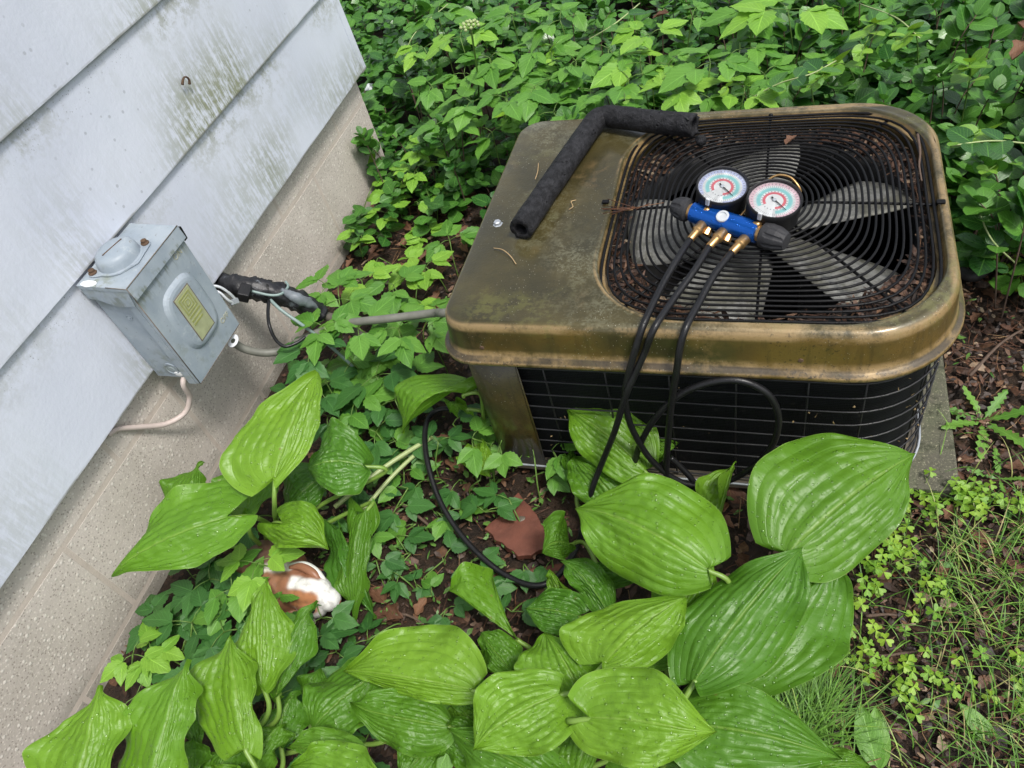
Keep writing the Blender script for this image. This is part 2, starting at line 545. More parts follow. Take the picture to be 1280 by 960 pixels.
def m_leafy(name, c1, c2, trans, veins=None, rough=0.35, spec=0.5, bstr=0.25, tscale=1.0, vein_col=None, twt=0.25):
    """small leaves: UV x runs along the leaf, UV y across it (0.5 = midrib)"""
    m = MT(name)
    u, v, _ = m.sep(m.coord('UV'))
    r = m.rnd()
    s = m.math('ABSOLUTE', m.math('SUBTRACT', v, 0.5))
    col = m.mix(r, c1, c2)
    nz = m.noise(45, 4)
    col = m.mix(m.smooth(nz, 0.35, 0.75), col, m.mix(0.30, col, tuple(x * 0.55 for x in c1)))
    mid = m.smooth(s, 0.035, 0.008)
    side = m.math('SINE', m.math('MULTIPLY', m.math('SUBTRACT', u, m.math('MULTIPLY', s, 0.75)), 44.0))
    sv = m.math('MULTIPLY', m.smooth(side, 0.80, 1.0), 0.5)
    vein = m.math('MAXIMUM', mid, sv)
    vc = vein_col or tuple(min(1, x * 1.9 + 0.02) for x in c2)
    col = m.mix(m.math('MULTIPLY', vein, 0.42), col, vc)
    bump = m.bump(m.math('ADD', m.math('MULTIPLY', vein, -0.8), m.math('MULTIPLY', nz, 0.6)), bstr, 0.004)
    m.set(color=col, rough=m.math('ADD', rough, m.math('MULTIPLY', m.noise(80, 2), 0.18)), spec=spec, normal=bump)
    m.translucent(m.mix(0.5, col, trans), twt)
    return m.m

def m_hosta(name, c1, c2, trans, rough=0.29, twt=0.28):
    m = MT(name)
    u, v, _ = m.sep(m.coord('UV'))
    c = m.coord()
    s = m.math('ABSOLUTE', m.math('SUBTRACT', v, 0.5))          # 0 midrib .. 0.5 margin
    r = m.n('ShaderNodeObjectInfo').outputs['Random']
    col = m.mix(m.math('MULTIPLY', r, 0.75), c1, c2)
    big = m.noise(9, 3)
    col = m.mix(m.smooth(big, 0.3, 0.75), m.mix(0.28, col, (0.045, 0.14, 0.01)), col)
    # nerves along lines of constant v, darker green in a groove, the midrib paler
    ph = m.math('MULTIPLY', s, 2 * 6.0)
    ph = m.math('ADD', ph, m.math('MULTIPLY', m.math('SUBTRACT', m.noise(1.0, 1, 0.5, m.comb(m.math('MULTIPLY', u, 2.5), m.math('MULTIPLY', v, 5.0), m.math('MULTIPLY', r, 40.0))), 0.5), 0.7))
    w = m.math('ABSOLUTE', m.math('SUBTRACT', m.math('FRACT', m.math('ADD', ph, 0.5)), 0.5))
    nerve = m.smooth(w, 0.13, 0.02)
    mid = m.smooth(s, 0.020, 0.006)
    # fine puckering ladder between the nerves
    lad = m.noise(1.0, 2, 0.5, m.comb(m.math('MULTIPLY', u, 52.0), m.math('MULTIPLY', v, 15.0), 0.0))
    col = m.mix(m.math('MULTIPLY', nerve, 0.12), col, m.mix(0.5, col, (0.05, 0.16, 0.01)))
    col = m.mix(m.math('MULTIPLY', mid, 0.30), col, (0.32, 0.48, 0.10))
    edge = m.smooth(s, 0.490, 0.499)
    col = m.mix(m.math('MULTIPLY', edge, 0.22), col, (0.40, 0.55, 0.16))
    blem = m.math('MULTIPLY', m.smooth(m.vor(33, c), 0.10, 0.05), m.smooth(m.noise(5, 2), 0.56, 0.64))
    col = m.mix(m.math('MULTIPLY', blem, 0.7), col, (0.18, 0.14, 0.04))
    # rain drops standing on the blade
    d = m.n('ShaderNodeTexVoronoi'); d.inputs['Scale'].default_value = 138
    m.put(d.inputs['Vector'], c)
    rn = m.sep(d.outputs['Color'])
    rad = m.math('ADD', 0.10, m.math('MULTIPLY', rn[1], 0.22))
    keep = m.smooth(m.math('ADD', rn[0], m.math('MULTIPLY', m.noise(13, 2), 0.5)), 0.52, 0.60)
    q = m.math('DIVIDE', d.outputs['Distance'], rad)
    dome = m.math('MULTIPLY', m.math('SQRT', m.math('MAXIMUM', m.math('SUBTRACT', 1.0, m.math('MULTIPLY', q, q)), 0.0)), keep)
    isd = m.math('MULTIPLY', m.smooth(q, 1.0, 0.85), keep)
    h = m.math('ADD', m.math('MULTIPLY', lad, 0.5), m.math('MULTIPLY', nerve, -0.2))
    b1 = m.bump(h, 0.42, 0.0035)
    b2 = m.bump(dome, 0.8, 0.0016, b1)
    rg = m.mix(isd, m.math('ADD', rough, m.math('MULTIPLY', m.noise(40, 3), 0.2)), 0.06)
    m.set(color=col, rough=rg, spec=0.42, normal=b2, coat=m.math('MULTIPLY', isd, 1.0), coat_rough=0.16)
    m.b.inputs['Coat IOR'].default_value = 1.8
    m.put(m.b.inputs['Coat Normal'], b2)
    m.translucent(m.mix(0.5, col, trans), twt, b1)
    return m.m

def m_tonal(name, stops, rough=0.7, bstr=0.4, bscale=90, spec=0.35):
    m = MT(name)
    col = m.ramp(m.rnd(), stops)
    nz = m.noise(bscale, 4)
    col = m.mix(m.smooth(nz, 0.35, 0.7), m.mix(0.45, col, (0.01, 0.008, 0.006)), col)
    m.set(color=col, rough=rough, spec=spec, normal=m.bump(nz, bstr, 0.003))
    return m.m

def m_tape():
    m = MT('black_tape_wrap')
    c = m.coord()
    n1 = m.noise(45, 5, 0.6)
    pale = m.smooth(m.noise(24, 4, 0.65), 0.60, 0.70)
    col = m.mix(m.math('MULTIPLY', pale, 0.6), (0.012, 0.012, 0.014), (0.28, 0.31, 0.34))
    m.set(color=col, rough=0.42, normal=m.bump(n1, 0.5, 0.006))
    return m.m

def m_foam():
    m = MT('black_foam_rubber')
    c = m.coord()
    n1 = m.noise(60, 5, 0.65); n2 = m.noise(300, 3, 0.7)
    pit = m.smooth(m.vor(70, c), 0.26, 0.08)
    pit = m.math('MULTIPLY', pit, m.smooth(m.noise(11, 3), 0.48, 0.6))
    col = m.mix(m.smooth(n1, 0.35, 0.7), (0.006, 0.006, 0.007), (0.024, 0.024, 0.027))
    col = m.mix(m.math('MULTIPLY', m.smooth(n2, 0.64, 0.74), 0.5), col, (0.075, 0.075, 0.078))
    h = m.math('SUBTRACT', m.math('ADD', n1, m.math('MULTIPLY', n2, 0.35)), m.math('MULTIPLY', pit, 1.3))
    m.set(color=col, rough=0.66, spec=0.28, normal=m.bump(h, 0.9, 0.007))
    return m.m

def m_wetblack(name='wet_black_rubber', base=0.006, spec=0.36, rough=0.28):
    m = MT(name)
    c = m.coord()
    n1 = m.noise(30, 3)
    col = m.mix(n1, (base, base, base * 1.1), (base * 2.2, base * 2.2, base * 2.4))
    d = m.smooth(m.vor(330, c), 0.4, 0.0)
    m.set(color=col, rough=m.math('ADD', rough, m.math('MULTIPLY', n1, 0.15)), spec=spec,
          normal=m.bump(m.math('ADD', d, n1), 0.35, 0.0012))
    return m.m

def m_bluealu():
    m = MT('blue_anodised_metal')
    c = m.coord()
    d = m.n('ShaderNodeTexVoronoi'); d.inputs['Scale'].default_value = 190
    m.put(d.inputs['Vector'], c)
    rn = m.sep(d.outputs['Color'])[0]
    dome = m.math('MULTIPLY', m.smooth(d.outputs['Distance'], 0.36, 0.05), m.smooth(rn, 0.5, 0.6))
    m.set(color=m.mix(m.noise(25, 3), (0.006, 0.085, 0.40), (0.012, 0.13, 0.56)), rough=0.24, metal=0.65, spec=0.6,
          normal=m.bump(dome, 0.6, 0.0015))
    return m.m

def m_dial(name, outer, cen, zax, xax, rad):
    """printed dial: rings by radius, tick marks by angle, in the dial's own plane"""
    m = MT(name)
    d = m.n('ShaderNodeVectorMath', operation='SUBTRACT')
    m.put(d.inputs[0], m.coord()); d.inputs[1].default_value = cen
    def dot(a):
        nd = m.n('ShaderNodeVectorMath', operation='DOT_PRODUCT')
        m.put(nd.inputs[0], d.outputs[0]); nd.inputs[1].default_value = a
        return nd.outputs['Value']
    yax = Vector(zax).cross(Vector(xax))
    px, py = dot(xax), dot(yax)
    r = m.math('DIVIDE', m.math('SQRT', m.math('ADD', m.math('MULTIPLY', px, px), m.math('MULTIPLY', py, py))), rad)
    a = m.math('ARCTAN2', px, py)
    W = (0.78, 0.80, 0.80)
    col = m.ramp(r, [(0.0, W), (0.34, (0.70, 0.06, 0.10)), (0.43, (0.66, 0.10, 0.14)), (0.455, W), (0.53, (0.20, 0.60, 0.60)),
                     (0.66, (0.35, 0.68, 0.68)), (0.70, W), (0.80, outer), (0.93, tuple(x * 0.8 for x in outer)), (0.97, (0.70, 0.72, 0.75))], 'CONSTANT')
    gap = m.smooth(m.math('ABSOLUTE', a), 2.55, 2.6)            # open sector at the dial's foot
    col = m.mix(m.math('MULTIPLY', gap, m.smooth(r, 0.3, 0.32)), col, W)
    tk = m.math('FRACT', m.math('MULTIPLY', a, 60 / 6.2832))
    tick = m.math('MULTIPLY', m.smooth(tk, 0.24, 0.16), m.math('MULTIPLY', m.smooth(r, 0.70, 0.705), m.smooth(r, 0.80, 0.795)))
    tk2 = m.math('FRACT', m.math('MULTIPLY', a, 24 / 6.2832))
    tick2 = m.math('MULTIPLY', m.smooth(tk2, 0.42, 0.34), m.math('MULTIPLY', m.smooth(r, 0.46, 0.465), m.smooth(r, 0.52, 0.515)))
    tk3 = m.math('FRACT', m.math('MULTIPLY', a, 40 / 6.2832))
    tick3 = m.math('MULTIPLY', m.smooth(tk3, 0.30, 0.2), m.math('MULTIPLY', m.smooth(r, 0.84, 0.845), m.smooth(r, 0.92, 0.915)))
    t = m.math('MAXIMUM', m.math('MAXIMUM', tick, tick2), tick3)
    col = m.mix(m.math('MULTIPLY', t, 0.7), col, (0.12, 0.13, 0.17))
    col = m.mix(0.18, col, W)  # whole print paled toward white, glare put into the colour
    m.set(color=col, rough=0.25, spec=0.5, coat=0.6, coat_rough=0.10)
    return m.m

def m_blade():
    m = MT('dirty_aluminium')
    n1 = m.noise(12, 5, 0.6); n2 = m.noise(80, 4, 0.7)
    col = m.mix(m.smooth(n2, 0.35, 0.7), (0.20, 0.20, 0.18), (0.36, 0.36, 0.335))
    col = m.mix(m.math('MULTIPLY', m.smooth(n1, 0.46, 0.62), 0.85), col, m.mix(n2, (0.07, 0.075, 0.045), (0.17, 0.16, 0.12)))
    m.set(color=col, rough=0.55, metal=0.15, normal=m.bump(n2, 0.3, 0.003))
    return m.m

def m_coil():
    m = MT('dusty_fin_coil')
    c = m.coord(); x, y, z = m.sep(c)
    a = m.math('FRACT', m.math('MULTIPLY', z, 210.0))
    b = m.math('FRACT', m.math('MULTIPLY', m.math('ADD', x, y), 330.0))
    g = m.math('MULTIPLY', m.smooth(a, 0.25, 0.5), m.smooth(b, 0.2, 0.5))
    col = m.mix(g, (0.010, 0.011, 0.013), (0.002, 0.0025, 0.003))
    col = m.mix(m.math('MULTIPLY', m.smooth(m.noise(40, 4), 0.62, 0.72), 0.35), col, (0.04, 0.038, 0.033))
    m.set(color=col, rough=0.7, spec=0.2, normal=m.bump(g, 0.5, 0.002))
    return m.m

MAT = {}
MAT['siding'] = m_siding()
MAT['block'] = m_block()
MAT['mortar'] = simple('mortar', (0.50, 0.435, 0.375), 0.9, 0, 150, 0.4, 0.18, 40)
MAT['grey'] = m_greypaint()
MAT['bronze'] = m_bronze()
MAT['bronze_side'] = m_bronze(True)
MAT['soil'] = m_soil()
MAT['wornedge'] = simple('worn_rusty_edge', (0.15, 0.125, 0.10), 0.7, 0.1, 0, 0, 0.7, 90)
MAT['dulltape'] = simple('dull_silver_tape', (0.17, 0.19, 0.21), 0.5, 0.1, 90, 0.5, 0.6, 60)
MAT['concrete'] = m_concrete()
MAT['tape'] = m_tape()
MAT['foam'] = m_foam()
MAT['hose'] = m_wetblack()
MAT['guard'] = m_wetblack('black_coated_wire', 0.003, 0.2, 0.36)
MAT['wire'] = m_wetblack('grille_wire_coating', 0.010, 0.5, 0.3)
MAT['knob'] = m_wetblack('dark_grey_plastic', 0.018, 0.35, 0.5)
MAT['gcase'] = m_wetblack('black_gauge_case', 0.007, 0.35, 0.42)
MAT['blue'] = m_bluealu()
MAT['brass'] = simple('brass', (0.50, 0.31, 0.13), 0.33, 0.85, 200, 0.1, 0.3, 120)
MAT['steel'] = simple('galvanised_steel', (0.50, 0.53, 0.56), 0.38, 0.6, 120, 0.15, 0.25, 60)
MAT['whitemetal'] = simple('pale_zinc', (0.62, 0.64, 0.66), 0.4, 0.25, 120, 0.1, 0.2, 50)
MAT['rust'] = simple('rusty_screw', (0.10, 0.06, 0.035), 0.8, 0.2, 200, 0.5, 0.5, 150)
MAT['conduit'] = simple('grey_conduit', (0.16, 0.16, 0.135), 0.5, 0, 60, 0.3, 0.4, 35)
MAT['barepipe'] = simple('weathered_pipe', (0.14, 0.125, 0.105), 0.5, 0.2, 60, 0.4, 0.6, 45)
MAT['greywire'] = simple('grey_green_cable', (0.20, 0.27, 0.255), 0.4, 0, 0, 0.2, 0.2, 60)
MAT['cable'] = simple('pinkish_white_cable', (0.56, 0.47, 0.43), 0.45, 0, 80, 0.2, 0.12, 40)
MAT['caulk'] = simple('white_caulk', (0.75, 0.76, 0.76), 0.6)
MAT['plate'] = simple('nameplate_yellow', (0.36, 0.38, 0.22), 0.45, 0.1, 90, 0.2, 0.35, 60)
MAT['plate_ink'] = simple('nameplate_ink', (0.27, 0.29, 0.10), 0.5)
MAT['emboss'] = simple('embossed_lettering', (0.36, 0.36, 0.27), 0.5, 0, 0, 0, 0.4, 150)
MAT['dark'] = simple('interior_black', (0.012, 0.012, 0.012), 0.7)
MAT['wall_core'] = simple('wall_core', (0.3, 0.28, 0.25), 0.9)
MAT['blade'] = m_blade()
MAT['coil'] = m_coil()
MAT['pan'] = simple('base_pan_metal', (0.15, 0.13, 0.10), 0.45, 0.3, 90, 0.3, 0.3, 40)
MAT['glass'] = None
MAT['terracotta'] = simple('terracotta', (0.135, 0.044, 0.026), 0.7, 0, 130, 0.6, 0.6, 34)
MAT['plastic_white'] = simple('white_plastic', (0.62, 0.66, 0.68), 0.5, 0, 0, 0, 0.15, 20)
MAT['edging'] = simple('black_edging', (0.03, 0.028, 0.026), 0.6, 0, 60, 0.4, 0.4, 20)
MAT['twig'] = simple('twig_bark', (0.10, 0.065, 0.045), 0.8, 0, 150, 0.6, 0.45, 70)
MAT['stalk'] = simple('cut_stalk', (0.33, 0.40, 0.17), 0.4, 0, 90, 0.2, 0.3, 25)
MAT['straw'] = simple('dry_needle', (0.40, 0.28, 0.14), 0.7)

MAT['hosta'] = m_hosta('hosta_leaf_lime', (0.128, 0.290, 0.018), (0.205, 0.375, 0.026), (0.30, 0.52, 0.02))
MAT['hosta_dark'] = m_hosta('hosta_leaf_deep', (0.055, 0.165, 0.016), (0.085, 0.215, 0.020), (0.12, 0.30, 0.01), 0.27, 0.2)
MAT['hosta_full'] = m_hosta('hosta_leaf_full_green', (0.070, 0.190, 0.014), (0.105, 0.245, 0.018), (0.16, 0.36, 0.015), 0.30, 0.24)
MAT['hosta_mid'] = m_hosta('hosta_leaf_mid', (0.090, 0.225, 0.016), (0.135, 0.285, 0.020), (0.22, 0.44, 0.02), 0.30)
MAT['petiole'] = simple('hosta_petiole', (0.16, 0.27, 0.045), 0.4, 0, 0, 0, 0.25, 20)
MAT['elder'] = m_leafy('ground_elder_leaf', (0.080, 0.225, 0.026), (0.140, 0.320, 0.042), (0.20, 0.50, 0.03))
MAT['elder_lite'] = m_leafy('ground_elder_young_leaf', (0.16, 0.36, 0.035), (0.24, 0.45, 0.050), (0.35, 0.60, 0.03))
MAT['elder_dark'] = m_leafy('ground_elder_dark_leaf', (0.035, 0.125, 0.026), (0.065, 0.190, 0.036), (0.10, 0.32, 0.02))  # darkest of the three leaf greens
MAT['vinca'] = m_leafy('wintercreeper_leaf', (0.022, 0.090, 0.018), (0.105, 0.270, 0.036), (0.10, 0.33, 0.02), rough=0.20, spec=0.5, twt=0.22)
MAT['vinca_lite'] = m_leafy('wintercreeper_new_leaf', (0.12, 0.30, 0.025), (0.24, 0.44, 0.04), (0.35, 0.60, 0.03), rough=0.25)
MAT['sorrel'] = m_leafy('sorrel_leaf', (0.13, 0.30, 0.026), (0.28, 0.44, 0.04), (0.45, 0.65, 0.03), rough=0.4, bstr=0.1)
MAT['weed'] = m_leafy('weed_leaf', (0.10, 0.26, 0.03), (0.17, 0.34, 0.05), (0.25, 0.5, 0.03))
MAT['stem'] = simple('green_stem', (0.11, 0.20, 0.035), 0.5)
MAT['grass'] = m_tonal('fescue_blade', [(0.0, (0.06, 0.16, 0.02)), (0.5, (0.14, 0.31, 0.036)), (0.8, (0.24, 0.42, 0.06)), (1.0, (0.40, 0.33, 0.15))], 0.5, 0.1)
MAT['litter'] = m_tonal('leaf_litter', [(0.0, (0.022, 0.013, 0.009)), (0.45, (0.065, 0.032, 0.018)), (0.75, (0.135, 0.062, 0.034)), (0.93, (0.22, 0.12, 0.065)), (1.0, (0.42, 0.33, 0.22))], 0.55, 0.5, 120, 0.45)
MAT['needle'] = m_tonal('fallen_needle', [(0.0, (0.07, 0.028, 0.016)), (0.7, (0.16, 0.065, 0.03)), (1.0, (0.34, 0.22, 0.10))], 0.6, 0.1)
MAT['dryleaf'] = m_leafy('dry_leaf', (0.10, 0.042, 0.022), (0.24, 0.12, 0.062), (0.3, 0.12, 0.04), rough=0.5, vein_col=(0.16, 0.08, 0.04), twt=0.08, bstr=0.5)
MAT['fleck'] = m_tonal('green_fleck', [(0.0, (0.06, 0.16, 0.03)), (1.0, (0.14, 0.28, 0.05))], 0.45, 0.2)

# ------------------------------------------------------------------ ground
def build_ground():
    def axis(lo, hi, step):
        a = list(np.arange(lo, hi + 1e-6, step))
        k, v = step, hi
        while v < 90: k *= 1.7; v += k; a.append(v)
        k, v = step, lo
        while v > -90: k *= 1.7; v -= k; a.insert(0, v)
        return a
    X, Y = axis(-2.6, 1.8, 0.04), axis(-0.4, 4.2, 0.04)
    vs = []
    for y in Y:
        for x in X:
            z = -0.006 + 0.012 * mnoise.noise((x * 5, y * 5, 0.3)) + 0.005 * mnoise.noise((x * 17, y * 17, 2.3))
            if abs(x) > 3 or y > 5 or y < -1.2: z = -0.006
            vs.append((x, y, z))
    n = len(X)
    fs = [(j * n + i, j * n + i + 1, (j + 1) * n + i + 1, (j + 1) * n + i) for j in range(len(Y) - 1) for i in range(n - 1)]
    tag(link('ground', mesh('ground', vs, fs, MAT['soil'])), kind='structure')
build_ground()

# ------------------------------------------------------------------ house corner
FX = -1.30                       # foundation face
house = thing('house_wall', 'house wall of stained pale lap siding over tan concrete block', 'house', (FX, 1.0, 0))
def build_house():
    y0, y1 = -1.6, 2.095
    link('wall_core', box_mesh('wall_core', (-1.75, y0, -0.2), (FX - 0.010, y1 - 0.008, 2.9), MAT['wall_core']), house)
    link('mortar', box_mesh('mortar', (FX - 0.0095, y0, -0.2), (FX - 0.0004, y1 - 0.002, 0.372), MAT['mortar']), house)
    # concrete blocks, running bond
    z = [-0.19, 0.035, 0.290, 0.372]
    for k in range(3):
        ys = []
        y = y1 - (0.2 if k % 2 == 0 else 0.4) * 1.03
        ys = [(y + 0.005, y1)]
        while y > y0 + 0.1:
            ys.append((max(y0, y - 0.412) + 0.005, y - 0.005)); y -= 0.412
        for a, b in ys:
            bm = bmesh.new()
            bm_box(bm, (FX - 0.02, a, z[k] + (0.006 if k else 0)), (FX, b, z[k + 1] - (0.006 if k < 2 else 0)), 0.0011, 1)
            link('concrete_block', from_bm('concrete_block', bm, MAT['block']), house)
    # lap siding boards, each tilted so that its drip edge stands proud of the board below
    ye = 2.130
    for k in range(9):
        z0 = 0.38 + 0.265 * k
        pts = [(-1.2700, y0, z0), (-1.2812, y0, z0 + 0.288), (-1.2925, y0, z0 + 0.288), (-1.2815, y0, z0)]
        if k == 0:
            pts = [(-1.2700, y0, z0), (-1.2812, y0, z0 + 0.288), (-1.2989, y0, z0 + 0.288), (-1.2989, y0, z0 + 0.004), (-1.2840, y0, z0)]
        bm = bmesh.new()
        n = 64
        rings = []
        for i in range(n + 1):
            y = y0 + (ye - y0) * i / n
            w = 0.0009 * mnoise.noise((y * 3, k * 3.1, 0)) + 0.0005 * mnoise.noise((y * 14, k, 5))
            rings.append([bm.verts.new((p[0] + (w if j < 2 else 0), y, p[2] + (w * 0.8 if j == 0 else 0))) for j, p in enumerate(pts)])
        m_ = len(pts)
        for i in range(n):
            for j in range(m_):
                bm.faces.new((rings[i][j], rings[i][(j + 1) % m_], rings[i + 1][(j + 1) % m_], rings[i + 1][j]))
        bm.faces.new(rings[0]); bm.faces.new(rings[-1])
        link('siding_board', from_bm('siding_board', bm, MAT['siding']), house)
        # folded corner cap over the board's end
        cap = [(-1.2685, ye - 0.030, z0 - 0.002), (-1.2685, ye + 0.0015, z0 - 0.002), (-1.30, ye + 0.0015, z0 - 0.002),
               (-1.30, ye + 0.0003, z0 - 0.002), (-1.2697, ye + 0.0003, z0 - 0.002), (-1.2697, ye - 0.030, z0 - 0.002)]
        link('corner_cap', prism_mesh('corner_cap', cap, (-0.0104, 0, 0.262), MAT['siding']), house)
    # return wall past the corner
    link('side_wall', box_mesh('side_wall', (-1.78, y1 - 0.006, 0.38), (-1.302, ye - 0.004, 2.8), MAT['siding']), house)
    link('soffit', box_mesh('soffit', (-1.75, y0, 2.80), (-0.95, 2.45, 2.86), MAT['siding']), house)
build_house()

# white ribbed drain pipe peeping out at the corner
def build_drain():
    t = thing('drain_pipe', 'white ribbed drain pipe end half hidden by leaves at the house corner', 'pipe', (-1.5903,2.6345,0.02))
    path = catmull([(-1.5235,2.5279,0.11), (-1.5087,2.4965,0.08), (-1.5025,2.4768,0.03)], 14)
    link('pipe_body', tube_mesh('pipe_body', path, lambda u: 0.024 + 0.003 * math.sin(u * 90), MAT['plastic_white'], 16), t)
build_drain()

# ------------------------------------------------------------------ electrical disconnect box
def build_disconnect():
    t = thing('disconnect_box', 'weathered grey metal electrical disconnect box on the siding', 'electrical box', (-1.262, 0.918, 0.362))
    g = MAT['grey']
    b = link('box_body', box_mesh('box_body', (-1.2685, 0.836, 0.362), (-1.168, 1.004, 0.612), g, 0.002), t)
    # knockouts on the left side
    for (x, z, r) in ((-1.213, 0.390, 0.017), (-1.215, 0.545, 0.007)):
        M = frame((x, 0.8355, z), (0, -1, 0))
        link('knockout', revolve_mesh('knockout', [(r, -0.001), (r, 0.0012), (r * 0.82, 0.0014), (r * 0.78, 0.0004), (r * 0.42, 0.0006), (r * 0.36, 0.0016), (0, 0.0018)], g, M, 24), b)
    bm = bmesh.new()
    bmesh.ops.create_icosphere(bm, subdivisions=2, radius=1, matrix=Matrix.LocRotScale(Vector((-1.205, 0.8355, 0.374)), None, Vector((0.012, 0.0016, 0.008))))
    link('paint_dab', from_bm('paint_dab', bm, MAT['caulk'], True), b)
    # door: plate with flanges round it
    door = link('door', prism_mesh('door', [(-1.167, 0.829, 0.352), (-1.167, 1.011, 0.352), (-1.167, 1.011, 0.612), (-1.167, 0.829, 0.612)], (0.0115, 0, 0), g, 0.002), t)
    link('door_flange', box_mesh('door_flange', (-1.186, 0.8285, 0.352), (-1.1672, 0.8312, 0.606), g), door)
    link('door_flange', box_mesh('door_flange', (-1.186, 1.0088, 0.352), (-1.1672, 1.0115, 0.606), g), door)
    # raised panel with rounded outline
    DX = -1.1555
    cy, cz, hy, hz = 0.921, 0.480, 0.060, 0.079
    prof = [(0.0, 0.0), (0.004, 0.004), (0.008, 0.007), (0.014, 0.0085)]
    vs, fs = [], []
    N = 48
    def sq(a, ay, az):
        c, s = math.cos(a), math.sin(a)
        r = 1 / ((abs(c) / ay) ** 3.4 + (abs(s) / az) ** 3.4) ** (1 / 3.4)
        return r * c, r * s
    for off, h in prof:
        for k in range(N):
            a = 2 * math.pi * k / N
            u, v = sq(a, hy - off, hz - off)
            vs.append((DX + h, cy + u, cz + v))
    for i in range(len(prof) - 1):
        for k in range(N):
            l = (k + 1) % N
            fs.append((i * N + k, i * N + l, (i + 1) * N + l, (i + 1) * N + k))
    fs.append(tuple((len(prof) - 1) * N + k for k in range(N)))
    link('raised_panel', mesh('raised_panel', vs, fs, g, smooth=False), door)
    # nameplate with a boxed letter
    px = DX + 0.0085
    link('nameplate_rim', box_mesh('nameplate_rim', (px - 0.0005, 0.8905, 0.4205), (px + 0.0006, 0.9475, 0.5375), MAT['wornedge'], 0.0003, 1), door)
    pl = link('nameplate', box_mesh('nameplate', (px, 0.893, 0.423), (px + 0.0012, 0.945, 0.535), MAT['plate'], 0.0004, 1), door)
    fx = px + 0.0012
    bmf = bmesh.new()
    def rectframe(y0, y1, z0, z1, w):
        for lo, hi in (((y0, z0), (y1, z0 + w)), ((y0, z1 - w), (y1, z1)), ((y0, z0 + w), (y0 + w, z1 - w)), ((y1 - w, z0 + w), (y1, z1 - w))):
            bm_box(bmf, (fx, lo[0], lo[1]), (fx + 0.0007, hi[0], hi[1]))
    rectframe(0.8995, 0.9385, 0.487, 0.528, 0.0032)
    rectframe(0.9065, 0.9315, 0.494, 0.521, 0.0024)
    for zz in (0.478, 0.468, 0.459):
        bm_box(bmf, (fx, 0.899, zz), (fx + 0.0006, 0.939 - 0.006 * (zz < 0.465), zz + 0.0045))
    link('emblem_frame', from_bm('emblem_frame', bmf, MAT['plate_ink']), door)
    def face(y, z, x):
        return Matrix(((0, 0, 1, x), (1, 0, 0, y), (0, 1, 0, z), (0, 0, 0, 1)))
    link('emblem_letter', text_mesh('emblem_letter', 'D', 0.022, face(0.919, 0.5075, fx + 0.0004), MAT['plate_ink'], 0.0004), door)
    link('door_lettering', text_mesh('door_lettering', 'ON', 0.018, face(0.976, 0.588, DX + 0.0004), MAT['emboss'], 0.0006), door)
    link('door_lettering', text_mesh('door_lettering', 'OFF', 0.018, face(0.984, 0.398, DX + 0.0004), MAT['emboss'], 0.0006), door)
    # hood over the top
    hood = link('hood', prism_mesh('hood', [(-1.2688, 0.825, 0.640), (-1.152, 0.825, 0.632), (-1.149, 0.825, 0.601), (-1.1515, 0.825, 0.601),
                                           (-1.1545, 0.825, 0.6235), (-1.2688, 0.825, 0.630)], (0, 0.190, 0), g, 0.0008), t)
    for y in (0.8262, 1.0115):
        pts = [(-1.2670, y, 0.6295), (-1.156, y, 0.6230), (-1.165, y, 0.585), (-1.205, y, 0.582), (-1.245, y, 0.600), (-1.267, y, 0.604)]
        link('hood_flap', prism_mesh('hood_flap', pts, (0, 0.0018, 0), g, 0.0004), hood)
    link('hood_bracket', prism_mesh('hood_bracket', [(-1.20, 1.0168, 0.622), (-1.158, 1.0168, 0.620), (-1.160, 1.0168, 0.590)], (0, 0.010, 0), MAT['guard']), hood)
    # hub closing cap with its ears and screws
    c = Vector((-1.2185, 0.905, 0.6375))
    slope = Vector((0.0685, 0, 1)).normalized()
    M = frame(c, slope, (0, 1, 0)) @ Matrix.Diagonal((1.14, 0.98, 1, 1))
    hub = link('hub_cap', revolve_mesh('hub_cap', [(0.046, 0.0), (0.046, 0.003), (0.0415, 0.004), (0.040, 0.014), (0.0375, 0.022), (0.031, 0.0275), (0.018, 0.030), (0, 0.0305)], g, M, 40), hood)
    ear = [(0.062, 0.010), (0.066, 0.0), (0.062, -0.010), (0.02, -0.047), (-0.02, -0.047), (-0.062, -0.010), (-0.066, 0), (-0.062, 0.010), (-0.02, 0.047), (0.02, 0.047)]
    Ms = frame(c, slope, (0.55, 0.83, 0))
    link('hub_flange', prism_mesh('hub_flange', [Ms @ Vector((a, b_, 0.0003)) for a, b_ in ear], slope * 0.0022, g, 0.0006), hood)
    for sgn in (1, -1):
        Mq = Ms @ Matrix.Translation((0.056 * sgn, 0, 0.002))
        link('screw', revolve_mesh('screw', [(0.0085, 0), (0.0085, 0.003), (0.006, 0.005), (0.006, 0.009), (0.0035, 0.0105), (0, 0.0108)], MAT['rust'], Mq, 10), hood)
    link('cap_slot', box_mesh('cap_slot', (-0.026, -0.0012, 0.0300), (0.026, 0.0012, 0.0312), MAT['rust'], 0.0003, 1, frame(c, slope, (0.2, 0.98, 0))), hub)
    bm = bmesh.new()
    bmesh.ops.create_icosphere(bm, subdivisions=3, radius=1, matrix=Matrix.LocRotScale(Vector((-1.2455, 0.833, 0.638)), None, Vector((0.020, 0.009, 0.004))))
    for v in bm.verts: v.co += Vector((0.15, 0.1, 0.3)) * 0.006 * mnoise.noise(v.co * 90)
    link('caulk_dab', from_bm('caulk_dab', bm, MAT['caulk'], True), hood)
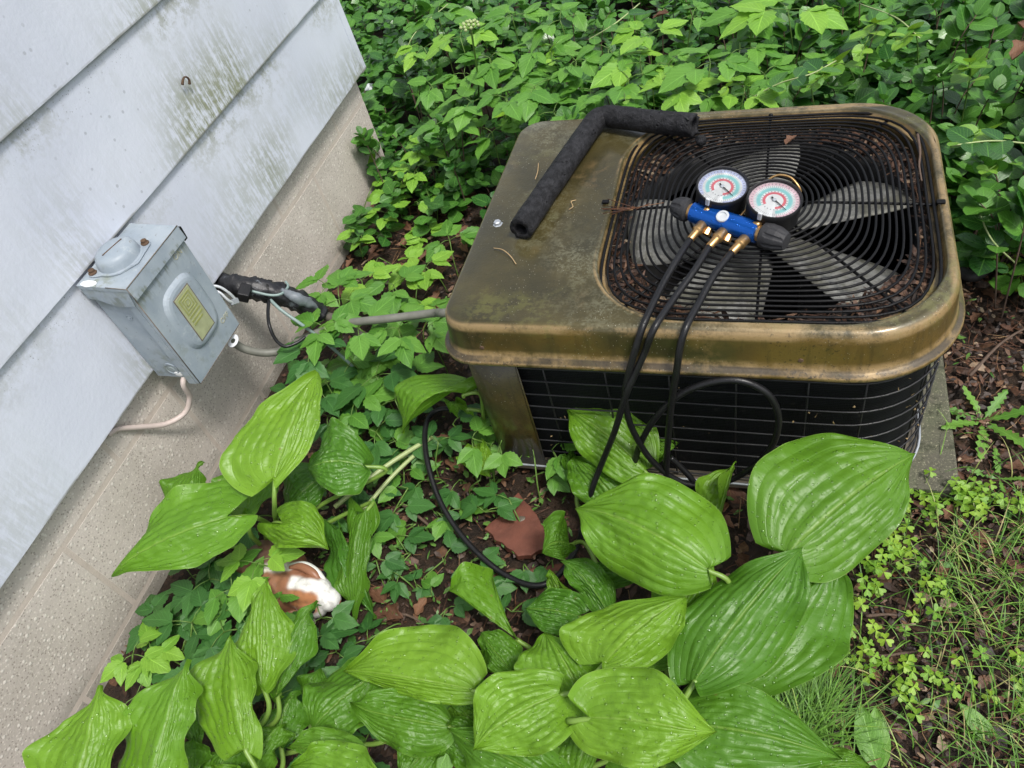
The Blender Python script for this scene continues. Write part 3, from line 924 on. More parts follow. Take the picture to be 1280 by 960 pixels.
    for e in ([(-1.1518, 0.826, 0.6325), (-1.1518, 1.014, 0.6325)], [(-1.150, 0.8255, 0.602), (-1.1518, 0.8255, 0.631), (-1.20, 0.8250, 0.6352)], [(-1.1560, 0.8288, 0.354), (-1.1560, 0.8288, 0.60)], [(-1.1560, 0.8295, 0.3522), (-1.1560, 1.010, 0.3522)]):
        link('worn_edge', tube_mesh('worn_edge', e, 0.0011, MAT['wornedge'], 5), hood if e[0][2] > 0.6 else door)
    # padlock tab at the foot of the door
    M = frame((-1.163,0.9738,0.3342), (0.45, -0.62, 0.6), (0.2, 1, 0.2))
    tab = [(0.0135, 0.011, 0), (0.0135, -0.011, 0)]
    ring = []
    vs, fs = [], []
    K = 20
    for z in (-0.0011, 0.0011):
        for (ra, rb) in ((0.016, 0.0105), (0.0062, 0.0044)):
            for k in range(K):
                a = 2 * math.pi * k / K
                vs.append(M @ Vector((ra * math.cos(a), rb * math.sin(a), z)))
    for k in range(K):
        l = (k + 1) % K
        fs += [(k, l, K + l, K + k), (2 * K + l, 2 * K + k, 3 * K + k, 3 * K + l), (k, 2 * K + k, 2 * K + l, l), (K + l, 3 * K + l, 3 * K + k, K + k)]
    link('padlock_tab', mesh('padlock_tab', vs, fs, MAT['whitemetal'], smooth=False), door)
    # operating handle: two bent rods and a pressed clip on the right flank
    hd = link('operating_handle', tube_mesh('operating_handle', [(-1.185, 1.008, 0.470), (-1.165,1.0261,0.4541), (-1.155,1.0341,0.4275), (-1.155,1.041,0.3962)], 0.0032, MAT['whitemetal'], 8, smooth_path=6), t)
    link('handle_rod', tube_mesh('handle_rod', [(-1.185, 1.008, 0.455), (-1.165,1.0191,0.4438), (-1.155,1.0206,0.4181), (-1.155,1.0318,0.395)], 0.0032, MAT['whitemetal'], 8, smooth_path=6), hd)
    link('handle_clip', box_mesh('handle_clip', (-0.011, -0.006, -0.002), (0.011, 0.006, 0.003), MAT['steel'], 0.001, 2, frame((-1.154,1.0328,0.4015), (1, 0, 0.3), (0, 1, -0.6))), hd)
    link('flank_plate', box_mesh('flank_plate', (-1.235, 1.0045, 0.44), (-1.175, 1.0135, 0.575), g, 0.002), b)
build_disconnect()

def hang(name, label, cat, mat, pts, rad, seg=12, smooth=10, part='sheath', rfun=None):
    t = thing(name, label, cat, pts[0])
    o = link(part, tube_mesh(part, pts, rad, mat, seg, smooth_path=smooth, rfun=rfun), t)
    return t

tag(link('cable', tube_mesh('cable', [(-1.20, 0.878, 0.368), (-1.205,0.8311,0.3509), (-1.225,0.8344,0.2957), (-1.25,0.8154,0.2592), (-1.275,0.7763,0.2654), (-1.288,0.7293,0.3136), (-1.291,0.697,0.3501), (-1.291,0.6722,0.3635)],
     0.0062, MAT['cable'], 10, smooth_path=10)), 'pinkish white cable looping from under the grey box to the wall', 'cable')

# refrigerant line wrapped in tape, coming out of the wall
def build_lineset():
    P0 = [(-1.283,1.1476,0.3533), (-1.235,1.1322,0.3603), (-1.185,1.1353,0.3452), (-1.135,1.1495,0.3144), (-1.095,1.1601,0.2758), (-1.06,1.1653,0.2275)]
    P1 = [(-1.066,1.1608,0.2402), (-1.035,1.1799,0.1939), (-1,1.1921,0.1333), (-0.975,1.2099,0.0825), (-0.94,1.2205,0.0196), (-0.91,1.1981,-0.0281)]
    t = thing('refrigerant_line', 'pipe bundle wrapped in ragged black tape leaving the house wall', 'pipe', (-1.06,1.1653,0.2275))
    def lump(i, k):
        return 1 + 0.30 * mnoise.noise((i * 0.27, k * 0.8, 0)) + 0.12 * mnoise.noise((i * 0.9, k * 1.7, 4))
    w = link('tape_wrap', tube_mesh('tape_wrap', P0, lambda u: 0.0215 + 0.006 * math.sin(u * 3.0), MAT['tape'], 18, smooth_path=12, rfun=lump), t)
    link('bare_pipe', tube_mesh('bare_pipe', P1, 0.0125, MAT['barepipe'], 14, smooth_path=8), t)
    link('silver_tape', tube_mesh('silver_tape', [(-1.116,1.1431,0.3366), (-1.082,1.1332,0.3231), (-1.068,1.1474,0.2914), (-1.058,1.1592,0.2613)], lambda u: 0.013 * math.sin(0.35 + u * 2.5), MAT['dulltape'], 12, smooth_path=8, rfun=lump), t)
    # clamp at the wall end and a zip tie
    def collar(p, d, r, h, mat, name):
        M = frame(p, d)
        return link(name, revolve_mesh(name, [(r * 0.9, -h), (r, -h), (r, h), (r * 0.9, h)], mat, M, 20), t)
    d = Vector((-1.135,1.1495,0.3144)) - Vector((-1.185,1.1353,0.3452))
    collar((-1.159,1.1436,0.3288), d, 0.0295, 0.005, MAT['guard'], 'zip_tie')
    link('clamp_block', box_mesh('clamp_block', (-0.018, -0.014, -0.012), (0.018, 0.014, 0.014), MAT['gcase'], 0.003, 2, frame((-1.175,1.091,0.3738), d, (0, 1, 0))), t)
    link('loose_wire', tube_mesh('loose_wire', [(-1.165,1.1056,0.3654), (-1.128,1.1137,0.3457), (-1.108,1.1281,0.3377), (-1.112,1.1633,0.3284), (-1.125,1.1779,0.3305)], 0.0032, MAT['greywire'], 8, smooth_path=8), t)
    # ragged tape tails
    for q in (((394,366,-1.07), (398,372,-1.06), (390,374,-1.065)), ((400,392,-1.05), (402,402,-1.05), (392,404,-1.06))):
        pass
build_lineset()
tag(link('conduit', tube_mesh('conduit', [(-1.205, 0.985, 0.365), (-1.2,1.0031,0.296), (-1.185,1.0099,0.2644), (-1.15,1.0296,0.2338), (-1.11,1.0553,0.2255), (-1.06,1.0825,0.2388), (-0.97,1.1171,0.2515), (-0.86,1.1237,0.2652), (-0.78,1.1356,0.2692), (-0.72,1.1288,0.2857), (-0.66,1.0977,0.3232), (-0.555, 1.27, 0.22)],
     0.0098, MAT['conduit'], 14, smooth_path=10)), 'grey flexible conduit curving from the electrical box to the bronze unit', 'conduit')
tag(link('control_wire', tube_mesh('control_wire', [(-1.13,1.1075,0.3358), (-1.1,1.0918,0.3177), (-1.06,1.0833,0.2821), (-1.03,1.0877,0.2264), (-1,1.0894,0.1629), (-0.985,1.0916,0.1136), (-0.97,1.0832,0.0622), (-0.96,1.0764,-0.0034), (-0.955,1.0706,-0.0463)],
     0.0042, MAT['greywire'], 8, smooth_path=8)), 'thin grey green wire running down from the taped pipe into the leaves', 'wire')
tag(link('cable_loop', tube_mesh('cable_loop', [(-1.13,1.1018,0.3388), (-1.115,1.0637,0.3343), (-1.1,1.0325,0.3239), (-1.09,1.0175,0.2945), (-1.075,1.0161,0.275), (-1.055,1.0326,0.2695), (-1.04,1.0552,0.2683)],
     0.0042, MAT['hose'], 8, smooth_path=8)), 'short thin black cable drooping from the taped pipe onto the conduit', 'cable')

# dried husk stuck on the siding
husk = thing('seed_husk', 'small brown dried seed husk stuck on the second siding board', 'seed husk', (-1.268,1.3682,0.7579))
link('husk', tube_mesh('husk', [(-1.264,1.3486,0.759), (-1.26,1.3553,0.7682), (-1.259,1.3647,0.7686), (-1.26,1.3711,0.7594), (-1.264,1.3702,0.7488)], lambda u: 0.0018 + 0.0018 * abs(2 * u - 1), MAT['rust'], 6, smooth_path=5), husk)

# ------------------------------------------------------------------ air conditioning condenser
UX0, UX1, UY0, UY1 = -0.578, 0.286, 0.888, 1.560
UR = (0.165, 0.150, 0.060, 0.055)           # front right, back right, back left, front left

def rrect(x0, x1, y0, y1, radii, z, nc=12, ns=10):
    pts = []
    cs = [((x1, y0), (-1, 1), -90), ((x1, y1), (-1, -1), 0), ((x0, y1), (1, -1), 90), ((x0, y0), (1, 1), 180)]
    arcs = []
    for (c, sg, a0), r in zip(cs, radii):
        ctr = (c[0] + sg[0] * r, c[1] + sg[1] * r)
        arcs.append([(ctr[0] + r * math.cos(R(a0 + 90 * i / nc)), ctr[1] + r * math.sin(R(a0 + 90 * i / nc))) for i in range(nc + 1)])
    for i in range(4):
        pts += arcs[i]
        a, b = arcs[i][-1], arcs[(i + 1) % 4][0]
        pts += [(a[0] + (b[0] - a[0]) * k / ns, a[1] + (b[1] - a[1]) * k / ns) for k in range(1, ns)]
    return [Vector((p[0], p[1], z)) for p in pts]

def off_loop(d, z, base=None, rad=UR):
    x0, x1, y0, y1 = base or (UX0, UX1, UY0, UY1)
    return rrect(x0 - d, x1 + d, y0 - d, y1 + d, [max(0.004, r + d) for r in rad], z)

def loft(name, loops, mat, close_last=False, smooth=True, open_loops=True):
    n = len(loops[0])
    vs = [v for l in loops for v in l]
    fs = []
    for i in range(len(loops) - 1):
        for k in range(n):
            l = (k + 1) % n
            fs.append((i * n + k, i * n + l, (i + 1) * n + l, (i + 1) * n + k))
    if close_last:
        fs.append(tuple((len(loops) - 1) * n + k for k in range(n)))
    me = mesh(name, vs, fs, mat, smooth=smooth)
    bm = bmesh.new(); bm.from_mesh(me)
    bmesh.ops.recalc_face_normals(bm, faces=bm.faces)
    for e in bm.edges:
        if len(e.link_faces) == 2 and e.calc_face_angle() > R(50): e.smooth = False
    bm.to_mesh(me); bm.free()
    return me

pad = link('concrete_pad', box_mesh('concrete_pad', (-0.62, 0.935, -0.06), (0.365, 1.62, 0.030), MAT['concrete'], 0.006, 2))
tag(pad, 'mossy grey concrete slab under the bronze air conditioner', 'concrete pad')

unit = thing('air_conditioner', 'low bronze air conditioning condenser with a round cornered cap and black fan guard', 'air conditioner', (-0.146, 1.22, 0.030))
OPEN = (-0.307, 0.264, 0.916, 1.528)
OR = (0.165, 0.165, 0.165, 0.165)
def build_unit():
    br = MAT['bronze']
    def o(d, z): return off_loop(d, z)
    def h(d, z): return off_loop(d, z, OPEN, OR)
    cap = [o(0.014, 0.408), o(0.0185, 0.411), o(0.0195, 0.417), o(0.0175, 0.4205), o(0.011, 0.423), o(0.0070, 0.428), o(0.0050, 0.436), o(0.0035, 0.450),
           o(0.0015, 0.472), o(0.000, 0.484), o(-0.0025, 0.492), o(-0.007, 0.4975), o(-0.0125, 0.500)]
    inner = [h(0.0145, 0.5000), h(0.011, 0.5010), h(0.0075, 0.5014), h(0.0045, 0.5004), h(0.002, 0.496), h(0.000, 0.488), h(-0.003, 0.4865), h(-0.010, 0.4865), h(-0.0105, 0.460)]
    # relax the wide flat between edge and opening so that it shades evenly
    flat = [[a.lerp(b, t) for a, b in zip(cap[-1], inner[0])] for t in (0.25, 0.5, 0.75)]
    for li in flat:
        for v in li:
            v.z = 0.4990 + 0.0012 * mnoise.noise((v.x * 4, v.y * 4, 1.0)) if v.x < -0.32 else 0.5
    link('cap', loft('cap', cap + flat + inner, br), unit)
    # fan orifice plate under the guard, with its round hole
    cx, cy, rr = -0.0215, 1.222, 0.262
    lo = h(-0.004, 0.462)
    def circ(r, z):
        return [Vector((cx + r * (v.x - cx) / math.hypot(v.x - cx, v.y - cy), cy + r * (v.y - cy) / math.hypot(v.x - cx, v.y - cy), z)) for v in lo]
    link('fan_shroud', loft('fan_shroud', [lo, circ(rr + 0.012, 0.455), circ(rr + 0.004, 0.450), circ(rr, 0.440), circ(rr, 0.395)], MAT['dark']), unit)
    # litter caught on the plate under the guard
    vs, fs, tn = [], [], []
    for i in range(2600):
        for _ in range(30):
            x = rng.uniform(OPEN[0] + 0.006, OPEN[1] - 0.006); y = rng.uniform(OPEN[2] + 0.006, OPEN[3] - 0.006)
            d = math.hypot(x - cx, y - cy)
            e = 1 / ((abs(x - cx) / 0.283) ** 5 + (abs(y - cy) / 0.303) ** 5) ** 0.2
            if d > rr + 0.002 and e > 1.0: break
        else: continue
        a = rng.uniform(0, 6.28); L = rng.choice([0.012, 0.02, 0.035]) * rng.uniform(0.6, 1.2); w = rng.choice([0.0016, 0.0016, 0.005, 0.008]) * rng.uniform(0.7, 1.2)
        w = min(w, L * 0.5)
        z = 0.4585 + rng.uniform(0, 0.013)
        c_, s_ = math.cos(a), math.sin(a); t1, t2 = rng.gauss(0, 0.25), rng.gauss(0, 0.4)
        k = len(vs)
        for u, v, q in ((-1, -0.7, 0), (-0.2, -1, 0.3), (1, -0.2, 0), (0.9, 0.4, 0), (0, 1, 0.3), (-1, 0.5, 0)):
            vs.append((x + (u * L * c_ - v * w * s_) / 2, y + (u * L * s_ + v * w * c_) / 2, z + u * L * 0.5 * t1 + v * w * 0.5 * t2 + q * 0.002))
        fs.append((k, k + 1, k + 4, k + 5)); fs.append((k + 1, k + 2, k + 3, k + 4))
        tn += [min(0.999, rng.random() ** 0.8)] * 6
    tag(link('debris', mesh('debris', vs, fs, MAT['litter'], smooth=False, tone=tn), unit), kind='stuff')
    # guard: rings passing from round at the hub to square at the rim, carried on eight spokes
    def ring_pt(t, a):
        ax, ay = 0.2815 * t, 0.3025 * t
        n = 2.05 + 3.3 * max(0, (t - 0.35) / 0.65) ** 1.5
        c, s = math.cos(a), math.sin(a)
        r = 1 / ((abs(c) / ax) ** n + (abs(s) / ay) ** n) ** (1 / n)
        return Vector((cx + r * c, cy + r * s, 0.494 + 0.012 * (1 - t * t)))
    NR = 27
    for k in range(4, NR + 1):
        t = k / NR * 0.997
        path = [ring_pt(t, 2 * math.pi * i / 88) for i in range(88)]
        link('guard_ring', tube_mesh('guard_ring', path, 0.0024 if k < NR else 0.0030, MAT['guard'], 6, closed=True), unit)
    for k in range(8):
        a = math.pi * k / 4 + (0.10 if k % 2 else 0.0) * (1 if k in (1, 5) else -1)
        path = [ring_pt(t, a) - Vector((0, 0, 0.0046)) for t in (0.13, 0.4, 0.7, 0.9, 1.0)]
        e = path[-1] + (path[-1] - path[-2]).normalized() * 0.008
        path.append(e)
        link('guard_spoke', tube_mesh('guard_spoke', path, 0.0027, MAT['guard'], 6), unit)
        link('guard_bolt', revolve_mesh('guard_bolt', [(0.0055, 0), (0.0055, 0.004), (0.003, 0.006), (0, 0.0062)], MAT['guard'], frame(e + Vector((0, 0, 0.003)), (0, 0, 1)), 8), unit)
    # fan
    fan = link('fan', revolve_mesh('fan', [(0.0, 0.452), (0.03, 0.452), (0.05, 0.446), (0.055, 0.43), (0.055, 0.385), (0.0, 0.380)], MAT['dark'], Matrix.Translation((cx, cy, 0)), 28), unit)
    zb = 0.430
    for ang in FANANG:
        vs, fs = [], []
        nr, nw = 10, 8
        for i in range(nr + 1):
            u = i / nr
            r = 0.045 + (0.250 - 0.045) * u
            wid = (0.045 + 0.036 * min(1, u * 1.3))
            for j in range(nw + 1):
                s = -1 + 2 * j / nw
                tw = R(24 - 8 * u)
                lx = r + (0.012 * (1 - s * s) if i == nr else 0) - 0.010 * s * u
                ly = s * wid * math.cos(tw)
                lz = zb - s * wid * math.sin(tw) * 0.85 + 0.010 * (1 - s * s)
                ca, sa = math.cos(R(ang)), math.sin(R(ang))
                vs.append((cx + lx * ca - ly * sa, cy + lx * sa + ly * ca, lz))
        for i in range(nr):
            for j in range(nw):
                a = i * (nw + 1) + j
                fs.append((a, a + 1, a + nw + 2, a + nw + 1))
        b = link('fan_blade', mesh('fan_blade', vs, fs, MAT['blade']), fan)
        sol = b.modifiers.new('thickness', 'SOLIDIFY'); sol.thickness = 0.0018
    link('motor', revolve_mesh('motor', [(0.0, 0.385), (0.07, 0.38), (0.075, 0.365), (0.075, 0.22), (0.0, 0.21)], MAT['dark'], Matrix.Translation((cx, cy, 0)), 24), unit)
    # body behind the grille
    body = (UX0 + 0.006, UX1 + 0.008, UY0 + 0.014, UY1 - 0.010)
    rad = list(UR)
    def w(d, z): return off_loop(d, z, body, rad)
    link('coil', loft('coil', [w(-0.020, 0.046), w(-0.020, 0.424)], MAT['coil']), unit)
    link('pan_rim', tube_mesh('pan_rim', w(0.005, 0.048), 0.0028, MAT['steel'], 6, closed=True), unit)
    link('inner_floor', loft('inner_floor', [w(-0.024, 0.095), w(-0.05, 0.094)], MAT['dark'], close_last=True), unit)
    link('base_pan', loft('base_pan', [w(-0.03, 0.031), w(0.004, 0.031), w(0.006, 0.036), w(0.006, 0.042), w(0.0035, 0.046), w(-0.026, 0.046)], MAT['pan']), unit)
    # grille wires
    z = 0.060
    def wav(l, z0, amp):
        return [Vector((v.x, v.y, z0 + amp * mnoise.noise((v.x * 6, v.y * 6, z0 * 40)))) for v in l]
    while z < 0.410:
        link('grille_wire', tube_mesh('grille_wire', wav(w(-0.003, z), z, 0.0025), 0.0019, MAT['wire'], 5, closed=True), unit)
        z += 0.0385
    ring = w(-0.006, 0)
    per = [0]
    for a, b in zip(ring, ring[1:] + ring[:1]): per.append(per[-1] + (b - a).length)
    s = 0.03
    while s < per[-1]:
        i = max(k for k in range(len(ring)) if per[k] <= s)
        t = (s - per[i]) / (per[i + 1] - per[i])
        p = ring[i].lerp(ring[(i + 1) % len(ring)], t)
        q = 0.004 * mnoise.noise((s * 9, 0, 0))
        link('grille_rod', tube_mesh('grille_rod', [p + Vector((0, 0, 0.048)), p + Vector((q, 0, 0.24)), p + Vector((0, 0, 0.424))], 0.0019, MAT['wire'], 5), unit)
        s += 0.118
    # pale lint and bits caught on the wires
    vs, fs = [], []
    for i in range(260):
        k = rng.randrange(len(ring)); p = ring[k].lerp(ring[(k + 1) % len(ring)], rng.random())
        p = p + Vector((0, 0, rng.uniform(0.06, 0.40))); L = rng.choice((0.004, 0.006, 0.016)) * rng.uniform(0.5, 1.2)
        a = rng.uniform(0, 6.28); d = Vector((math.cos(a) * 0.9, 0.15 * math.cos(a), math.sin(a))) * L; q = Vector((-d.z, -0.001, d.x)).normalized() * 0.0009
        n = (p - Vector((-0.146, 1.22, p.z))).normalized() * 0.003
        b = len(vs); vs += [p + n - q, p + n + q, p + n * 1.6 + d * 0.5 + q * 2, p + n + d]; fs.append((b, b + 1, b + 2, b + 3))
    tag(link('lint', mesh('lint', vs, fs, MAT['straw'], smooth=False), unit), kind='stuff')
    # bronze corner panel at the front left
    lp = w(0.0, 0)
    idx = [k for k, v in enumerate(lp) if (v.x < -0.44 and v.y < 1.15)]
    # keep them in running order round the corner
    st = min(idx, key=lambda k: (0 if lp[k].x < -0.545 and lp[k].y > 1.10 else 1, -lp[k].y))
    seq = []
    k = st
    while k % len(lp) in idx:
        seq.append(lp[k % len(lp)]); k += 1
    out = [v + (v - Vector((-0.40, 1.10, 0))).normalized() * 0.002 for v in seq]
    vs = [Vector((v.x, v.y, zz)) for zz in (0.047, 0.20, 0.420) for v in out]
    n = len(out)
    fs = [(a * n + i, a * n + i + 1, (a + 1) * n + i + 1, (a + 1) * n + i) for a in range(2) for i in range(n - 1)]
    c = link('corner_panel', mesh('corner_panel', vs, fs, MAT['bronze_side']), unit)
    sol = c.modifiers.new('thickness', 'SOLIDIFY'); sol.thickness = 0.002; sol.offset = 0
    link('panel_trim', tube_mesh('panel_trim', [out[-1] + Vector((0.001, -0.001, 0.047)), out[-1] + Vector((0.001, -0.001, 0.392))], 0.0018, MAT['bronze_side'], 6), unit)
    # screws
    for q in ((-0.50, 0.8858), (-0.22, 0.8862), (0.05, 0.8862)):
        link('screw', revolve_mesh('screw', [(0.005, -0.002), (0.005, 0.002), (0.0035, 0.0035), (0, 0.0038)], MAT['rust'], frame((q[0], q[1], 0.444), (0, -1, 0.1)), 6, smooth=False), unit)
    p = Vector((-0.5339,1.1729,0.502))
    M = frame((p.x, p.y, 0.4985), (0, 0, 1), (1, 0.4, 0))
    link('hex_bolt', revolve_mesh('hex_bolt', [(0.0105, 0), (0.0105, 0.0015), (0.0078, 0.002), (0.0078, 0.0075), (0.006, 0.009), (0, 0.0095)], MAT['steel'], M, 6, smooth=False), unit)
    for q in ((-0.3223,1.2335,0.502), (0.268,1.2121,0.502)):
        link('guard_clip', box_mesh('guard_clip', (-0.007, -0.005, 0), (0.007, 0.005, 0.004), MAT['guard'], 0.0015, 2, Matrix.Translation((q[0], q[1], 0.5015))), unit)
FANANG = (94, 28, -40, -110, 178)
build_unit()

# loose bits lying on the cap and guard
def bits():
    t = [(-0.5213,1.0957,0.5022), (-0.4996,1.0863,0.506), (-0.4791,1.0692,0.5045), (-0.4631,1.0488,0.5022)]
    tag(link('dry_stalk', tube_mesh('dry_stalk', t, 0.0009, MAT['straw'], 5, smooth_path=6)), 'curved pale dry stalk on the cap below the foam tube end', 'stalk')
    tag(link('dry_stalk', tube_mesh('dry_stalk', [(-0.4885,1.319,0.5022), (-0.4883,1.3422,0.504), (-0.495,1.3774,0.5022)], 0.0009, MAT['straw'], 5, smooth_path=6)), 'short straight pale dry stalk on the cap left of the foam tube', 'stalk')
    tag(link('dry_stalk', tube_mesh('dry_stalk', [(-0.3933,1.2125,0.5022), (-0.3855,1.2175,0.506), (-0.392,1.2333,0.506), (-0.3846,1.2434,0.5022)], 0.0009, MAT['straw'], 5, smooth_path=6)), 'kinked pale dry stalk on the cap right of the foam tube', 'stalk')
    tag(link('twig', tube_mesh('twig', [(0.2443,1.4098,0.51), (0.2452,1.3568,0.507), (0.2414,1.3174,0.505), (0.2426,1.2741,0.503)], lambda u: 0.0026 - 0.0012 * u, MAT['twig'], 6, smooth_path=5)), 'bent brown twig on the right of the fan guard', 'twig')
    tuft = thing('pine_needle_cluster', 'small orange brown tuft of pine needles on the left of the fan guard', 'pine needles', (-0.266,1.2088,0.502))
    c = Vector((-0.2653,1.2055,0.5045))
    for i in range(9):
        a = R(rng.choice([180, 0, 170, 10, 185]) + rng.uniform(-22, 22)); L = rng.uniform(0.03, 0.065)
        link('needle', tube_mesh('needle', [c + Vector((rng.uniform(-.008, .008), rng.uniform(-.004, .004), 0.001 * i * 0.5)), c + Vector((math.cos(a) * L, math.sin(a) * L, rng.uniform(-0.002, 0.006)))], 0.0009, MAT['needle'], 4), tuft)
bits()

# black foam pipe insulation lying on the cap
def build_foam():
    z = 0.5005 + 0.0265
    pts = [(-0.4672,1.123,0.5248), (-0.437,1.2708,0.5248), (-0.4086,1.3996,0.5248), (-0.3904,1.4806,0.5248), (-0.3724,1.5103,0.525), (-0.3329,1.498,0.528), (-0.26,1.4717,0.53), (-0.169,1.4412,0.534)]
    path = catmull(pts, 12)
    t = thing('foam_insulation', 'bent tube of crumbling black foam pipe insulation across the cap', 'pipe insulation', (pts[0][0], pts[0][1], 0.5005))
    N = len(path)
    def lump(i, k):
        u = i / N
        return 1 + 0.05 * mnoise.noise((i * 0.18, math.cos(k * 0.28) * 1.4, math.sin(k * 0.28) * 1.4)) + 0.03 * mnoise.noise((i * 0.7, math.cos(k * 0.28) * 4, math.sin(k * 0.28) * 4)) - (0.06 if abs(u - 0.565) < 0.02 else 0)
    seg = 22
    v, f = tube_geo(path, 0.0240, seg, False, False, lump)
    v2, f2 = tube_geo(path, 0.0135, seg, False, False)
    k = len(v)
    fs = list(f) + [tuple(reversed([i + k for i in q])) for q in f2]
    # ragged ends
    for end, i0 in ((0, 0), (1, (N - 1) * seg)):
        T = (path[1] - path[0]).normalized() if end == 0 else (path[-1] - path[-2]).normalized()
        for q in range(seg):
            v[i0 + q] = v[i0 + q] + T * (0.010 * mnoise.noise((q * 0.8, end * 5, 0)))
        for q in range(seg):
            l = (q + 1) % seg
            fs.append((i0 + q, i0 + l, k + i0 + l, k + i0 + q))
    o = link('foam_tube', mesh('foam_tube', list(v) + list(v2), fs, MAT['foam']), t)
    bm = bmesh.new(); bm.from_mesh(o.data); bmesh.ops.recalc_face_normals(bm, faces=bm.faces); bm.to_mesh(o.data); bm.free()
    # long split along the upper arm with pale lining showing
    def on_top(px): return px
    link('split_seam', tube_mesh('split_seam', [Vector(p) + Vector((0, -0.008, 0.0235)) for p in ((-0.2397,1.4835,0.529), (-0.2203,1.4616,0.53), (-0.2004,1.461,0.531), (-0.1782,1.4364,0.532))], 0.0022, MAT['dark'], 5, smooth_path=5), t)
    bm = bmesh.new()
    bmesh.ops.create_icosphere(bm, subdivisions=3, radius=0.011, matrix=Matrix.Translation((-0.1538,1.4113,0.517)))
    for vv in bm.verts: vv.co += vv.normal * 0.006 * mnoise.noise(vv.co * 120)
    link('foam_scrap', from_bm('foam_scrap', bm, MAT['foam'], True), t)
build_foam()

# ------------------------------------------------------------------ manifold gauge set
def build_gauges():
    t = thing('manifold_gauge_set', 'blue manifold with two round pressure gauges, dark knobs and three black hoses', 'gauge set', (-0.0841,1.1418,0.508))
    A, B = Vector((-0.1445,1.1587,0.532)), Vector((-0.0275,1.0977,0.532))
    ax = (B - A).normalized()
    up = Vector((0, 0, 1))
    side = ax.cross(up).normalized()            # towards the camera
    if side.y > 0: side = -side
    L = (B - A).length
    Mb = frame(A, ax, up)
    body = link('manifold_body', revolve_mesh('manifold_body', [(0.014, 0), (0.0185, 0.001), (0.0190, 0.006), (0.0190, L - 0.006), (0.0185, L - 0.001), (0.014, L)], MAT['blue'], Mb, 32), t)
    # hand knobs, ribbed and tapered
    def knob(origin, d, r0, r1, h):
        M = frame(origin, d, up)
        vs, fs = [], []
        N = 48
        prof = [(0.72, 0.0), (0.98, 0.004), (1.0, 0.010), (0.97, h * 0.35), (None, 0.62 * h), (r1 / r0, h * 0.90), (r1 / r0 * 0.9, h * 0.985), (r1 / r0 * 0.5, h)]
        for r, z in prof:
            rr = r0 * (r if r else (1.0 + r1 / r0) / 2 + 0.05)
            for k in range(N):
                rib = 1 + (0.05 * (1 if (k // 2) % 3 else -0.9) if 0.3 * h < z < 0.92 * h else 0)
                a = 2 * math.pi * k / N
                vs.append(M @ Vector((rr * rib * math.cos(a), rr * rib * math.sin(a), z)))
        for i in range(len(prof) - 1):
            for k in range(N):
                l = (k + 1) % N
                fs.append((i * N + k, i * N + l, (i + 1) * N + l, (i + 1) * N + k))
        fs.append(tuple((len(prof) - 1) * N + k for k in range(N))); fs.append(tuple(range(N))[::-1])
        kb = link('knob', mesh('knob', vs, fs, MAT['knob'], smooth=False), t)
        link('knob_collar', revolve_mesh('knob_collar', [(0.012, -0.010), (0.0145, -0.009), (0.0145, 0.001), (0.010, 0.002)], MAT['brass'], M, 20), kb)
    knob(A - ax * 0.006, -ax, 0.0215, 0.015, 0.036)
    knob(B + ax * 0.006, ax, 0.0225, 0.016, 0.047)
    # sight glass
    p = A + ax * (L * 0.50) + up * 0.0175 - side * 0.000
    Ms = frame(A + ax * (L * 0.50) + (up * 0.9 + side * 0.35).normalized() * 0.0172, (up * 0.9 + side * 0.35))
    sg = link('sight_glass', revolve_mesh('sight_glass', [(0.0115, 0), (0.0115, 0.003), (0.0105, 0.0042), (0.0075, 0.0042), (0.0068, 0.002), (0, 0.0018)], MAT['whitemetal'], Ms, 24), body)
    # gauges
    zt = Vector((0.10, -0.17, 1)).normalized()
    def gauge(px, py, label, outer, matname, stemt, z=0.562):
        c = Vector(Z3(px, py))
        M = frame(c, zt, ax)
        r = 0.0465
        case = link('gauge_case', revolve_mesh('gauge_case', [(0, -0.040), (r * 0.90, -0.040), (r * 0.97, -0.037), (r * 0.98, -0.004), (r * 1.0, -0.001), (r * 1.0, 0.005), (r * 0.975, 0.0068), (r * 0.925, 0.0062), (r * 0.915, 0.000)], MAT['gcase'], M, 48), t)
        tag(case, label)
        dm = m_dial(matname, outer, c, zt, ax, r * 0.92)
        link('dial', revolve_mesh('dial', [(0, 0.0005), (r * 0.918, 0.0005)], dm, M, 48), case)
        # pointer
        a = R(35)
        nd = [M @ Vector(q) for q in ((-0.006, -0.0012, 0.0028), (0.028, -0.0003, 0.0028), (0.028, 0.0003, 0.0028), (-0.006, 0.0012, 0.0028))]
        Mr = M @ Matrix.Rotation(R(-22 + 180 * 0), 4, 'Z')
        nd = [Mr @ Vector(q) for q in ((-0.008, -0.0013, 0.0028), (0.030, -0.0004, 0.0028), (0.030, 0.0004, 0.0028), (-0.008, 0.0013, 0.0028))]
        link('needle', prism_mesh('needle', nd, zt * 0.0006, MAT['dark']), case)
        link('needle_hub', revolve_mesh('needle_hub', [(0.0032, 0.001), (0.0032, 0.004), (0, 0.0043)], MAT['steel'], M, 12), case)
        # stem from the manifold and the pale clip at the dial's foot
        foot = c - zt * 0.018 + side * 0.047
        link('gauge_stem', tube_mesh('gauge_stem', [foot - side * 0.004, foot + side * 0.004, A + ax * (L * stemt) + up * 0.012], 0.0062, MAT['brass'], 10), case)
        link('dial_clip', box_mesh('dial_clip', (-0.0035, -0.0022, -0.008), (0.0035, 0.0022, 0.008), MAT['whitemetal'], 0.0008, 1, frame(c + side * 0.0482 + zt * 0.001, zt, ax)), case)
        return c
